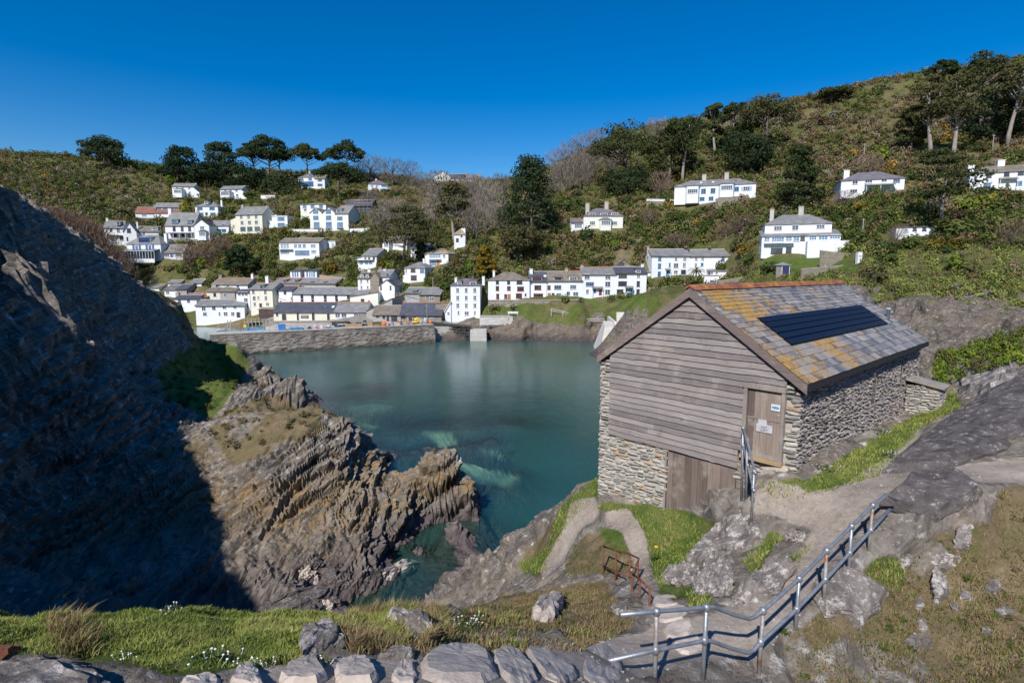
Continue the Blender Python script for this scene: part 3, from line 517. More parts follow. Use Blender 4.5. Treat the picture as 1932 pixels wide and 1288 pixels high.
H('waterfront terrace, three-storey house with red door under a porch roof', 1098, 1162, 559, 518, 505, 149, 9, 'gable', 'slate', 'white', [([1107, 1146], 522, 10, 9, 'frame_white'), ([1112.5], 536, 15, 7.5, 'frame_grey'), ([1146], 536, 10, 9, 'frame_white'), ([1108], 550, 5, 8, 'frame_white'), ([1146], 551, 10, 9, 'frame_white'), ([1122], 549, 4, 6, 'frame_blue')], [(1132.5, 557, 5, 10, 'door_red')], [(1101, 501, 6, 'greywall', 0)], extra=[('hood', 1116, 1137, 543)])
H('waterfront terrace, end house with blue door and pointed dormer', 1162, 1219, 557, 516, 504, 149.5, 9, 'gable', 'slate_dark', 'white', [([1174], 520, 15, 8, 'frame_dark'), ([1174], 535, 16, 8, 'frame_dark'), ([1169.5], 550, 12, 7, 'frame_dark'), ([1203.5], 519, 6, 9, 'frame_white'), ([1203.5], 535.5, 6, 9, 'frame_dark'), ([1203.5], 550, 6, 8, 'frame_dark'), ([1182], 548, 4, 6, 'frame_white')], [(1189.5, 555, 5, 10, 'paint_bright_blue')], [(1217, 498, 5, 'white', 0)], [(1203.5, 513, 8, 6, 'frame_white')], extra=[('hood', 1178, 1194, 542)])
H('small rubble stone gable peeping over the waterfront terrace', 1164, 1190, 507, 500, 489, 160, 7, 'front', 'slate_brown', 'stonewall', [([1171.5], 499, 12, 6, 'frame_dark')])
WT = [([1243.5], 488.5, 5.5, 7, 'frame_blue'), ([1243.5], 502, 5.5, 9, 'frame_blue'), ([1243.5], 517, 5.5, 9, 'frame_blue'), ([1262.5], 500, 3, 7, 'frame_blue'), ([1274], 488, 5, 7, 'frame_white'), ([1290.5], 488, 5.5, 7, 'frame_white'), ([1274.5], 501, 9, 8.5, 'frame_white'), ([1290], 500, 6, 8, 'frame_white'), ([1274.5], 513, 7, 5, 'frame_white'), ([1289], 513, 9, 7, 'frame_dark')]
H('long white terrace with blue sash windows above the waterfront', 1229, 1301, 524, 483, 471, 158, 9, 'gable', 'slate', 'white', WT, [(1259, 521, 5.5, 10, 'paint_bright_blue')], [(1228, 466, 4, 'greywall', 1), (1300.5, 467, 6, 'paint_black', 1)], extra=[('hood', 1254, 1264, 509)], name='terrace')
H('long white terrace, the half behind the palm', 1301, 1384, 524, 483.5, 471.5, 158.4, 9, 'gable', 'slate', 'white', [([1312.5, 1324.5], 488, 5.5, 7, 'frame_white'), ([1324], 499, 5, 6, 'frame_blue'), ([1363], 489, 6, 9, 'frame_grey'), ([1312], 500, 5, 7, 'frame_white')], (), [(1338, 467, 6, 'paint_black', 1), (1377.5, 470, 4.5, 'white', 0)], extra=[('lean', 1384, 1402, 520, 508, 500)], name='terrace')
H('low white porch row with washing line below the long terrace', 1335, 1402, 521, 512, 508, 153, 4, 'mono', 'slate', 'white', [([1343, 1352], 515, 5, 6, 'frame_white'), ([1390], 511, 10, 6, 'frame_dark')], [(1338, 520, 4, 8, 'frame_dark')], name='outbuilding')
H('little white cube store with one window below the palm', 1328, 1356, 537, 520, 519, 146, 4, 'flat', 'concrete', 'white', [([1343], 531, 7, 5, 'frame_grey')], name='outbuilding')
H('small grey lean-to at the blue-windowed end of the long white terrace', 1222, 1237, 523, 514, 509, 154, 5, 'mono', 'slate', 'white', [([1230], 517, 6, 4, 'frame_grey')], name='outbuilding')
# --- villas on the right-hand hill
H('white villa with grey hipped roof over a glazed verandah terrace', 1443, 1569, 437, 423, 405, 130, 9, 'hip', 'slate', 'white', [([1468], 430, 16, 9, 'frame_white'), ([1501], 429.5, 12, 9, 'frame_white'), ([1548], 428.5, 16, 8, 'frame_white')], (), [(1459, 394, 8, 'concrete', 1), (1515.5, 390, 10, 'concrete', 0)], name='villa', found=1, extra=[])
H('white verandah storey of the villa with wide blue windows', 1436, 1584, 478, 446, 435, 127, 6, 'mono', 'slate', 'white', [([1446], 450.5, 11, 9, 'frame_white', 'glass_blue'), ([1467], 451, 24, 10, 'frame_white', 'glass_blue'), ([1488], 450, 12, 10, 'frame_white', 'glass_blue'), ([1502], 450, 12, 11, 'frame_white', 'glass_blue'), ([1514], 449, 8, 11, 'frame_dark'), ([1533], 449, 14, 10, 'frame_white', 'glass_blue'), ([1552], 449, 18, 10, 'frame_white', 'glass_blue'), ([1573.5], 448, 19, 9, 'frame_white', 'glass_blue'), ([1466], 473, 23, 12, 'frame_dark'), ([1489], 472, 11, 12, 'frame_dark')], (), (), extra=[('balcony', 1440, 1497, 458), ('terrace', 1520, 1608, 472, 456)], name='villa')
H('long white villa with pale blue shutters and twin chimneys', 1272, 1425, 377, 350, 339, 165, 10, 'hip', 'slate', 'white', [([1307], 357.5, 13, 8, 'frame_white'), ([1328, 1346], 360, 9, 9, 'frame_blue'), ([1371], 356.5, 13, 8, 'frame_white'), ([1408], 358.5, 12, 8, 'frame_white'), ([1390], 358.5, 8, 8, 'frame_blue'), ([1307], 373, 13, 8, 'frame_white'), ([1326, 1343], 374.5, 9, 7, 'frame_blue')], (), [(1329, 329, 8, 'concrete', 0), (1372, 327, 8, 'concrete', 0)], name='villa',
  extra=[('shutter_p', 1298, 357.5, 4, 9), ('shutter_p', 1316, 357.5, 4, 9), ('shutter_p', 1362, 356.5, 4, 9), ('shutter_p', 1380, 356.5, 4, 9), ('shutter_p', 1400, 358.5, 3.5, 8), ('shutter_p', 1416, 358.5, 3.5, 8), ('shutter_p', 1298, 373, 4, 8), ('bay', 1293, 1321, 377, 350, 1.6), ('bay', 1356, 1386, 368, 349, 1.6), ('skylight', 1323, 343, 4, 3), ('skylight', 1346, 343, 4, 3), ('skylight', 1389, 342, 4, 3)])
H('white villa with dark slate verandah roof and glazed doors', 1586, 1705, 364, 339, 325, 150, 10, 'hip', 'slate_purple', 'white', [([1612.5], 343, 10, 7, 'frame_white'), ([1638], 342, 14, 6.5, 'frame_white'), ([1667], 341, 10, 6.5, 'frame_white'), ([1690], 343, 13, 7, 'frame_grey'), ([1611], 359, 14, 7, 'frame_white'), ([1642], 359, 4, 9, 'frame_dark'), ([1656, 1663, 1670, 1677], 357.5, 6, 9, 'frame_white'), ([1687], 357, 4, 6, 'frame_white')], (), [(1602.5, 320, 11, 'white', 1)], extra=[('hood', 1631, 1686, 350)], name='villa')
H('white villa at the hill edge with a glass balustrade and porch', 1828, 2010, 355, 324, 312, 140, 10, 'hip', 'slate_brown', 'white', [([1839], 333, 5, 8, 'frame_dark'), ([1864.5], 329, 10, 8, 'frame_dark'), ([1898.5], 328, 10, 8, 'frame_dark'), ([1925], 327, 11, 8, 'frame_dark'), ([1863], 347, 15, 9, 'frame_grey', 'glass_blue'), ([1924], 346, 11, 9, 'frame_grey', 'glass_blue'), ([1837], 349, 5, 6, 'frame_white')], [(1902, 354, 5, 11, 'frame_dark')], [(1843.5, 309, 13, 'white', 1), (1902, 302, 14, 'white', 0)], extra=[('hood', 1884, 1919, 337)], name='villa')
H('long low white cabin with flat roof and three windows in the scrub', 1690, 1766, 445, 429, 426.5, 118, 4, 'flat', 'slate_dark', 'white', [([1708.5], 434, 7, 6, 'frame_white'), ([1725, 1743], 432.5, 7, 6, 'frame_dark')], name='cabin')
H('cream gabled villa with three pointed dormers and tall chimneys', 1101, 1175, 431, 408, 393, 170, 9, 'hip', 'slate_purple', 'yellowish', [([1117.5], 421, 10, 7, 'frame_white'), ([1141.5], 420.5, 11, 6, 'frame_white'), ([1159], 421, 10, 6, 'frame_white')], (), [(1111, 384, 7, 'concrete', 0), (1147.5, 381, 7, 'concrete', 0)], [(1117.5, 406, 13, 7, 'frame_white'), (1139.5, 406, 13, 7, 'frame_white'), (1159.5, 405.5, 12, 7, 'frame_white')], name='villa', extra=[('bay', 1129, 1154, 430, 415, 1.5)])
H('small glazed annexe with slate roof beside the cream villa', 1078, 1101, 432, 420, 413, 170, 6, 'gable', 'slate_purple', 'white', [([1091], 426, 14, 7, 'frame_white')])
# --- houses round the inner harbour
H('long white quay house with slate roof rising straight from the harbour', 371, 463, 613, 577, 566, 165, 8, 'gable', 'slate', 'white', [([386.5], 581, 7, 9, 'frame_white'), ([405.5], 581, 6, 6, 'frame_grey'), ([425.5], 579, 6.5, 7.5, 'frame_white'), ([445.5], 578, 6.5, 7, 'frame_white'), ([388], 592.5, 7, 6, 'frame_white'), ([415.5], 592, 3.5, 6, 'frame_white'), ([427], 592, 7, 6.5, 'frame_white'), ([440.5], 592, 6, 6.5, 'frame_white')], [(451, 599, 6, 10, 'frame_dark')], found=4, name='quay_house')
H('white upper cottage with brown slate roof and two end chimneys', 400, 468, 556, 537, 525, 186, 8, 'gable', 'slate_brown', 'white', [([413, 431, 450], 539, 4.5, 5, 'frame_grey')], (), [(404.5, 518, 6, 'stonewall', 0), (464.5, 517, 4, 'white', 0)])
H('half cream half slate-hung cottage behind the quay house', 391, 416, 568, 550, 542, 176, 8, 'gable', 'slate_brown', 'cream', [([406], 556, 5, 6, 'frame_dark')], (), [(396, 537, 6, 'greywall', 0)])
H('grey slate-hung cottage half behind the quay house', 416, 444, 568, 550, 542, 176.3, 8, 'gable', 'slate_brown', 'greywall', [([425.5], 556.5, 5.5, 7, 'frame_white'), ([426], 565, 5, 4, 'frame_white')])
H('narrow white house with triple upper windows beside the tall cream house', 448, 473, 590, 552, 546, 172, 6, 'gable', 'slate_dark', 'white', [([454, 460.5, 467], 554, 5, 6, 'frame_white'), ([465.5], 566, 7, 6, 'frame_white'), ([467], 577, 5, 6, 'frame_white')])
H('tall cream four-floor house with chimney at the harbour head', 474, 516, 592, 546, 534, 173, 8, 'gable', 'slate', 'cream', [([480.5, 503], 551, 5, 7, 'frame_white'), ([481.5], 563, 5.5, 7, 'frame_white'), ([489.5], 562, 3.5, 6, 'frame_white'), ([503.5], 562.5, 5, 7, 'frame_white'), ([482], 574, 4.5, 6, 'frame_white'), ([506], 573.5, 6, 5, 'frame_white')], [(493, 580, 5, 7, 'frame_dark')], [(493.5, 521, 5.5, 'white', 1)], dorm=[(495, 541, 5, 4, 'frame_green')])
H('grey slate cottage at the foot of the dark headland', 270, 301, 556, 543, 536, 184, 7, 'gable', 'slate', 'white', [([294], 552, 4, 5, 'frame_white')], chim=[(271, 531, 3, 'white', 1)])
H('dark slate cottage with broad roof next to the headland cottage', 311, 334, 560, 547, 538, 183, 8, 'gable', 'slate_purple', 'white', [([317], 552, 6, 5, 'frame_white')])
H('dark slate gabled cottage with blank side by the headland', 334, 353, 562, 546, 537, 182, 8, 'gable', 'slate_dark', 'greywall', [])
H('white house with dark slate roof half hidden by the headland', 330, 372, 585, 564, 557, 174, 7, 'gable', 'slate_dark', 'white', [([357], 567, 5, 6, 'frame_grey'), ([340], 568, 5, 5, 'frame_grey')], chim=[(325, 552, 6, 'greywall', 0)])
H('low brown roofed shed between white cottages at the harbour head', 348, 391, 572, 561, 554, 179, 6, 'gable', 'red_roof', 'stonewall', [], chim=[(375, 552, 4, 'greywall', 0)])
H('tiny grey roofed white cottage in the bushes above the harbour head', 317, 340, 541, 534, 529, 197, 5, 'gable', 'slate', 'white', [([325], 537, 3, 3, 'frame_dark')])
H('small white cottage with pale slate roof above the timber fence', 359, 381, 543, 534, 527, 195, 6, 'gable', 'slate', 'white', [([369.5], 536, 5, 4, 'frame_dark')], extra=[('fence', 355, 380, 550, 543)])
H('long grey slate row with scaffolded eaves above the inner harbour', 516, 575, 549, 534, 525, 186, 8, 'gable', 'slate', 'greywall', [], dorm=[(537, 532, 4, 5, 'frame_dark'), (559, 532, 4, 5, 'frame_dark')], extra=[('scaffold', 517, 573, 549, 530)], name='terrace')
H('grey slate-hung row with two black arched dormers', 575, 634, 549, 535, 525, 186, 8, 'gable', 'slate', 'greywall', [], dorm=[(587, 536, 5, 6, 'frame_dark'), (612, 536, 5, 6, 'frame_dark')], name='terrace')
H('white cottage with lean-to and dark roof beside the tall cream house', 516, 552, 575, 548, 540, 178, 7, 'gable', 'slate_dark', 'white', [([524.5], 552, 6, 6, 'frame_grey'), ([539], 552, 5, 5, 'frame_dark')], extra=[('lean', 519, 541, 573, 567, 561)])
H('long white cottage row with grey slate roof and dark sash windows', 553, 692, 574, 555.5, 543, 175, 8, 'gable', 'slate', 'white', [([571, 591.5, 615.5, 659], 559.5, 5, 6.5, 'frame_dark'), ([636.5], 560, 4.5, 8, 'frame_dark'), ([571, 591.5, 615.5, 637], 567, 4.5, 3, 'frame_dark')], chim=[(552, 538, 4.5, 'stonewall', 0)], name='terrace')
H('long cream quayside museum building with dark slate roof and name board', 517, 632, 606, 589, 571, 161, 9, 'gable', 'slate_dark', 'cream', [([523.5], 593, 3, 5, 'frame_dark')], [(536.5, 604, 8, 12, 'timber_dark'), (562.5, 604, 4, 14, 'timber_dark'), (591.5, 604, 5, 14, 'timber_dark'), (620, 604, 5, 13, 'timber_dark')], ridge='ridge_red', extra=[('skylight', 610, 582, 4.5, 3.5), ('skylight', 625, 582, 4.5, 3.5), ('sign', 575.5, 597.5, 14, 6)], name='quay_building')
H('grey slate roofed white quay building next to the museum', 632, 692, 606, 589, 571, 160.6, 9, 'gable', 'slate', 'white', [([637.5], 595, 9, 7, 'frame_white'), ([649.5], 595, 10, 7, 'frame_white'), ([672, 680.5, 689], 595, 8, 6.5, 'frame_white')], ridge='ridge_red', name='quay_building')
H('cream building with sloping roof edge and brown window behind the quay', 661, 714, 580, 560, 551, 174, 6, 'lean_l', 'slate_brown', 'yellowish', [([684.5], 567.5, 6.5, 7, 'frame_brown'), ([696.5], 569, 2.5, 4, 'frame_brown')], name='quay_building')
H('rough whitewashed stone store with long slate catslide', 692, 741, 606, 588, 563, 157, 8, 'lean_l', 'slate', 'greywall', [([724], 577, 4, 3, 'frame_dark')], name='quay_store')
H('fish quay shed with brown slate roof and open stalls', 704, 757, 609, 594, 577, 151, 9, 'gable', 'slate_brown', 'greywall', [([712.5], 596, 5, 4, 'frame_dark'), ([724.5], 597, 4, 6, 'frame_dark'), ([732], 600, 4, 9, 'frame_dark'), ([744], 600, 11, 10, 'frame_dark')], name='quay_shed')
H('fish quay shed with black slate roof and white window', 756, 833, 611, 595, 572, 150, 9, 'gable', 'slate_dark', 'stonewall', [([761], 597, 8, 6, 'frame_dark'), ([815], 598, 7, 5, 'frame_white'), ([798], 601, 7, 7, 'frame_white')], [(774.5, 609, 8, 11, 'frame_dark'), (789, 609, 6, 10, 'frame_dark')], name='quay_shed')
H('brown timber restaurant hut at the harbour head', 489, 517, 603, 584, 577, 166, 6, 'mono', 'slate_brown', 'frame_dark', [([509.5, 514], 588, 4, 7, 'frame_brown'), ([497], 590, 8, 6, 'frame_brown')], name='hut')
H('small pale blue garden room with white doors, below the palm', 548, 567, 525, 512, 509, 181, 4, 'mono', 'slate_dark', 'white', [([553, 557.5, 562], 517, 3, 8, 'frame_grey', 'glass_blue')], name='garden_room')
H('small pale blue garden room with white doors, beside the tan wall', 575, 598, 525, 512, 508, 181, 4, 'mono', 'slate_dark', 'white', [([580, 593], 517, 3, 8, 'frame_blue', 'glass_blue'), ([585, 589], 518, 3, 9, 'frame_white', 'glass_blue')], name='garden_room')
H('stone garden shed with grey double door below the verandah villa', 1464, 1490, 517, 501, 495, 122, 3, 'hip', 'slate', 'stonewall', [], [(1482, 517, 13, 16, 'paint_navy')], name='garden_shed')
H('grey concrete hut with orange shutter among the steep gardens', 722, 746, 526, 509, 507, 176, 4, 'flat', 'slate', 'concrete', [([727], 512, 8, 6, 'door_orange')], name='outbuilding')
# ------------------------------------------------------------------ far ground: harbour shore, village slopes, hills
COLS = {-150: [(430, 225), (400, 240), (345, 275), (283, 345)], 0: [(430, 222), (400, 236), (345, 270), (291, 340)], 200: [(459, 220), (400, 250), (350, 290), (306, 340)], 300: [(585, 194), (540, 206), (490, 216), (450, 230), (407, 252), (372, 284), (326, 338)],
        420: [(612, 185), (570, 196), (545, 205), (490, 217), (450, 231), (407, 252), (372, 286), (330, 338)], 500: [(603, 181), (570, 190), (545, 200), (490, 215), (437, 232), (400, 252), (365, 290), (330, 338)], 600: [(606, 161), (574, 179), (549, 191), (525, 201), (489, 212), (437, 230), (400, 252), (353, 300), (330, 336)],
        720: [(608, 152), (577, 164), (557, 172), (526, 183), (505, 190), (470, 205), (440, 222), (404, 245), (359, 300), (334, 334)], 800: [(611, 150), (576, 162), (533, 175), (502, 186), (486, 194), (440, 216), (380, 265), (345, 345)], 870: [(605, 151.5), (575, 156), (540, 165), (500, 178), (466, 193), (400, 235), (346, 345)],
        960: [(567, 156.5), (530, 166), (500, 175), (440, 198), (380, 240), (351, 315)], 1100: [(560, 157.5), (530, 165), (500, 172), (431, 187), (380, 212), (298, 275)], 1200: [(557, 157.5), (524, 164), (480, 173), (440, 184), (377, 198), (300, 242), (250, 270)], 1350: [(540, 150), (524, 161), (470, 169), (430, 172), (377, 185), (300, 216), (231, 258)],
        1400: [(530, 144), (520, 148), (470, 157), (430, 165), (377, 183), (300, 211), (226, 255)], 1440: [(525, 132), (500, 137), (478, 141), (430, 157), (377, 180), (300, 206), (222, 252)], 1560: [(530, 112), (500, 128), (478, 138), (430, 152), (364, 168), (300, 194), (195, 245)], 1650: [(545, 88), (490, 114), (445, 126), (400, 138), (363, 154), (300, 180), (174, 238)],
        1900: [(590, 72), (510, 84), (445, 110), (400, 124), (355, 142), (260, 178), (132, 228)], 2100: [(590, 72), (500, 90), (445, 106), (400, 120), (355, 138), (260, 172), (108, 220)]}
CK = sorted(COLS)
def _cd(k, py): c = COLS[k]; return float(np.interp(py, [q[0] for q in c][::-1], [q[1] for q in c][::-1]))
def _ce(px, j): return float(np.interp(px, CK, [COLS[k][j][0] for k in CK]))
def Dmap(px, py):
    """distance of the hillside along a viewing direction: higher on the slope is farther"""
    px = min(max(px, CK[0]), CK[-1]-0.01); i = max(k for k in range(len(CK)-1) if CK[k] <= px); t_ = (px-CK[i])/(CK[i+1]-CK[i])
    return _cd(CK[i], py)*(1-t_) + _cd(CK[i+1], py)*t_
FP = []
def fpx(*a):
    for px, py, D in a: FP.append(tuple(P(px, py, D*1.05 if px < 1245 and D > 120 else D)))
for px in range(-150, 2101, 45):
    yt, yb = _ce(px, -1), _ce(px, 0); n = max(5, int((yb-yt)/15))
    for k in range(n+1):
        py = yt+(yb-yt)*k/n; FP.append(tuple(P(px, py, Dmap(px, py))))
for h in HO:
    if 'fish quay' not in h['label'] and 'museum' not in h['label'] and 'stone store' not in h['label']:
        h['D'] = Dmap((h['x0']+h['x1'])/2, h['yb'])
    if 'grey hipped roof over a glazed' in h['label']: h['D'] = Dmap(1510, 478)+2.6
    D = h['D']; A, B = P(h['x0'], h['yb'], D), P(h['x1'], h['yb'], D); wdt = B.x-A.x
    if not (830 < h['x0'] < 1230 or 'museum' in h['label'] or 'quay' in h['label'] ):
        yq = 478 if 'glazed verandah' in h['label'] else h['yb']; dl = 0.5*(Dmap(h['x1'], yq)-Dmap(h['x0'], yq)); dl = max(-0.14*wdt, min(0.14*wdt, dl))
        A, B = P(h['x0'], h['yb'], D-dl), P(h['x1'], h['yb'], D+dl); A.z = B.z = P(h['x0'], h['yb'], D).z
    h['A'], h['B'] = A, B; h['found'] = 1.2 if h['name'] == 'villa' else max(h['found'], 3.5)
fpx((1280, 560, 112), (1400, 550, 108), (1230, 580, 112), (1190, 600, 114), (1150, 570, 138), (1100, 590, 140), (1000, 600, 143.5), (1060, 600, 143), (1150, 615, 138), (950, 590, 145), (930, 610, 144), (935, 575, 146.2), (990, 573, 146.8), (1040, 568, 147.5), (1090, 564, 148), (1150, 561, 148.5), (1200, 560, 148.5), (1240, 545, 138), (1750, 565, 77), (2050, 600, 70), (1850, 580, 74))
for px, py in ((930, 637), (1000, 640), (1060, 641), (1120, 640)): FP.append(tuple(PZ(px, py, 0.3)))
FP += [(-17, 143.5, -3), (-11, 146, -3), (-30, 133, -3), (-22, 137, -3), (-5, 147, -3), (6, 147, -3), (18, 145, -3), (22, 134, -3), (24, 112, -3), (30, 100, -3), (40, 84, -2), (45, 74, -2), (55, 62, -2), (75, 55, -2), (100, 50, 2), (0, 110, -5), (-40, 105, -5), (20, 80, -5), (-60, 100, -5), (20, 60, -5), (-80, 110, -1), (-110, 120, 6),
       (-11.5, 150.5, 4.0), (-16, 149, 3.4), (-14, 154, 4), (-20, 147.5, 3.2), (-40, 150, 3.0), (-38, 156, 3.0), (-58, 158, 3.2), (-62, 150, -1.5), (-75, 158, -2), (-90, 160, -2), (-85, 170, -2), (-76, 172, -2), (-95, 175, -2), (-105, 165, -1), (-66, 168, 3), (-120, 175, 4), (-85, 130, -2), (-60, 130, -2), (-50, 138, -2), (-75, 145, -2), (-45, 131, -1.5),
       (-360, 380, 85), (-340, 200, 60), (-200, 160, 30), (-150, 140, 20), (-340, 480, 80), (0, 480, 75), (340, 480, 110), (340, 300, 115), (340, 150, 80), (340, 60, 50), (200, 60, 30), (-120, 440, 78), (150, 420, 105), (240, 300, 108), (60, 420, 78), (-60, 410, 70)]
for px, z0 in ((1660, 3), (1740, 3), (1820, 3), (1900, 3)):            # sea cliff beyond the net loft
    FP.append(tuple(PZ(px, 690, z0)) if False else tuple(P(px, 655, 62)))
farf = RBF(FP, 2.0, 0.3)
fx = np.arange(-375, 346, 1.5); fy = np.concatenate([np.arange(48, 200, 1.2), np.arange(200, 380, 1.8), np.arange(380, 500, 5)])
FX, FY = np.meshgrid(fx, fy); a_, b_ = FX.ravel(), FY.ravel(); c_ = farf(a_, b_)
n2 = np.stack([a_, b_, a_*0], 1)
shore = np.clip(1-np.abs(c_-3)/5, 0, 1)
qx, qy = toPix(a_, b_, c_)
flat = inpoly(qx, qy, [(500, 590), (860, 590), (860, 640), (500, 640)]) & (c_ < 6.5)
gentle = np.where(flat, 0.06, 1.0)
c_ = c_ + gentle*(0.7*fbm(n2*0.09, 3, 5) + 0.25*fbm(n2*0.33, 2, 8))*np.clip((c_-1)*0.3, 0, 1)
dzy, dzx = np.gradient(c_.reshape(len(fy), len(fx)), fy, fx); fsl = np.sqrt(dzx**2+dzy**2).ravel()
cliff = np.where((((b_ < 100) & (a_ > 35)) | ((qx > 838) & (qx < 1260) & (qy > 592) & (b_ < 158))) & (c_ < 13), 1.0, 0.0)*np.clip((fsl-0.25)*3, 0, 1)
p3 = np.stack([a_, b_, c_], 1)
fn = np.stack([-dzx.ravel(), -dzy.ravel(), np.ones(len(a_))], 1); fn /= np.linalg.norm(fn, axis=1)[:, None]
dd = strata(p3*0.6, 1.0, 13)*0.95*cliff
lawn = inpoly(qx, qy, [(1440, 485), (1600, 480), (1620, 510), (1500, 520), (1430, 505)]) | inpoly(qx, qy, [(1590, 363), (1710, 363), (1700, 372), (1590, 372)]) | inpoly(qx, qy, [(545, 335), (640, 345), (640, 352), (560, 362)]) | inpoly(qx, qy, [(1020, 560), (1220, 555), (1240, 575), (1100, 600), (1010, 590)])
town = flat.astype(float)
PATCH = [(40.0, 104.0, 50.0, 98.0, 0.4), (-10.0, 30.0, 137.0, 158.0, 0.42)]
FV = p3 + fn*dd[:, None]
for x0, x1, y0, y1, rs in PATCH: FV[(a_ > x0+2.5) & (a_ < x1-2.5) & (b_ > y0+2.5) & (b_ < y1-2.5), 2] -= 1.6
I = np.arange(len(a_)).reshape(len(fy), len(fx))
Qf = np.stack([I[:-1, :-1].ravel(), I[:-1, 1:].ravel(), I[1:, 1:].ravel(), I[1:, :-1].ravel()], 1)
fm = np.stack([lawn.astype(float), town, cliff, np.zeros(len(a_))], 1)
def far_material():
    t = NT('hillside_cover'); p = t.pos(); at = t.n('Attribute', attribute_name='mask'); sep = t.n('SeparateColor'); t.l(at.outputs['Color'], sep.inputs[0])
    n1 = t.noise(p, 0.045, 6, 0.6); n2 = t.noise(p, 0.4, 8, 0.75); n3 = t.noise(p, 2.2, 5, 0.7)
    s = t.math('ADD', t.math('MULTIPLY', n1, 0.45), t.math('MULTIPLY', n2, 0.55))
    c = t.ramp(s, [(0.36, (0.055, 0.072, 0.022)), (0.45, (0.10, 0.11, 0.035)), (0.52, (0.15, 0.135, 0.055)), (0.58, (0.20, 0.16, 0.09)), (0.68, (0.28, 0.23, 0.16))])
    c = t.mix(0.6, c, t.ramp(n3, [(0.3, 0.4), (0.7, 1.4)]), 'MULTIPLY')
    c = t.mix(sep.outputs[0], c, t.ramp(n2, [(0.35, (0.07, 0.11, 0.02)), (0.65, (0.13, 0.16, 0.04))]))
    c = t.mix(sep.outputs[1], c, t.ramp(n2, [(0.35, (0.20, 0.18, 0.16)), (0.65, (0.34, 0.31, 0.27))]))
    rc, rh, fine, z = rock_nodes(t, p, 0.2, (0.86, 0.83, 0.81))
    c = t.mix(t.ramp(t.math('ADD', sep.outputs[2], t.math('MULTIPLY', t.math('SUBTRACT', n2, 0.5), 0.8)), [(0.35, 0.0), (0.6, 1.0)]), c, rc)
    t.bsdf(c, 0.95, t.bump(t.math('ADD', n3, n2), 0.8, 0.5), 0.1); return t.m
M['far'] = far_material()
tag(link('hillside', npmesh('hillside', FV, Qf, M['far'], True, {'mask': ('FLOAT_COLOR', fm)})), kind='structure')
FZ = p3[:, 2].reshape(len(fy), len(fx))
for (x0, x1, y0, y1, rs), nm in zip(PATCH, ('sea_cliff', 'shore_rocks')):      # the rocky shores in finer relief
    ux, uy = np.arange(x0, x1+rs, rs), np.arange(y0, y1+rs, rs); UX, UY = np.meshgrid(ux, uy); u, v = UX.ravel(), UY.ravel(); z = farf(u, v); n2 = np.stack([u, v, u*0], 1)
    z = z + (0.7*fbm(n2*0.09, 3, 5) + 0.25*fbm(n2*0.33, 2, 8))*np.clip((z-1)*0.3, 0, 1)
    dy, dx = np.gradient(z.reshape(len(uy), len(ux)), uy, ux); nn = np.stack([-dx.ravel(), -dy.ravel(), np.ones(len(u))], 1); nn /= np.linalg.norm(nn, axis=1)[:, None]; sl = np.sqrt(dx**2+dy**2).ravel()
    p4 = np.stack([u, v, z], 1); top = 15.8 if nm == 'sea_cliff' else 6.0
    ck = np.clip((top-z+2.0*fbm(n2*0.12, 3, 29))*0.6, 0, 1)*np.clip(0.6+sl, 0, 1); e = np.minimum.reduce([u-x0, x1-u, v-y0, y1-v]); dsp = (strata(p4*0.55, 1.0, 13)*1.5+strata(p4*1.5, 1.0, 19)*0.45)*ck*np.clip(e/3, 0, 1)
    p5 = p4 + nn*dsp[:, None]; mk_ = np.stack([np.where((nm == 'shore_rocks') & (ck < 0.5), np.clip(0.25+0.9*fbm(n2*0.3, 3, 53), 0, 0.8), 0.0), u*0, ck, u*0], 1); I = np.arange(len(u)).reshape(len(uy), len(ux))
    q4 = np.stack([I[:-1, :-1].ravel(), I[:-1, 1:].ravel(), I[1:, 1:].ravel(), I[1:, :-1].ravel()], 1); tag(link(nm, npmesh(nm, p5, q4, M['far'], True, {'mask': ('FLOAT_COLOR', mk_)})), kind='structure')
def far_z(x, y):
    x = np.atleast_1d(np.asarray(x, float)); y = np.atleast_1d(np.asarray(y, float))
    i = np.clip(np.searchsorted(fx, x)-1, 0, len(fx)-2); j = np.clip(np.searchsorted(fy, y)-1, 0, len(fy)-2)
    u = np.clip((x-fx[i])/(fx[i+1]-fx[i]), 0, 1); v = np.clip((y-fy[j])/(fy[j+1]-fy[j]), 0, 1)
    return FZ[j, i]*(1-u)*(1-v)+FZ[j, i+1]*u*(1-v)+FZ[j+1, i]*(1-u)*v+FZ[j+1, i+1]*u*v
def hit_far(px, py, d0=55.0, d1=375.0, fallback=None):
    r = ray(px, py); D = np.arange(d0, d1, 0.5); ok = CZ + r.z*D < far_z(r.x*D, D)
    if ok.any(): Dk = D[np.argmax(ok)]
    else: Dk = fallback or 330.0
    return Vector((r.x*Dk, Dk, float(far_z(r.x*Dk, Dk)[0])))

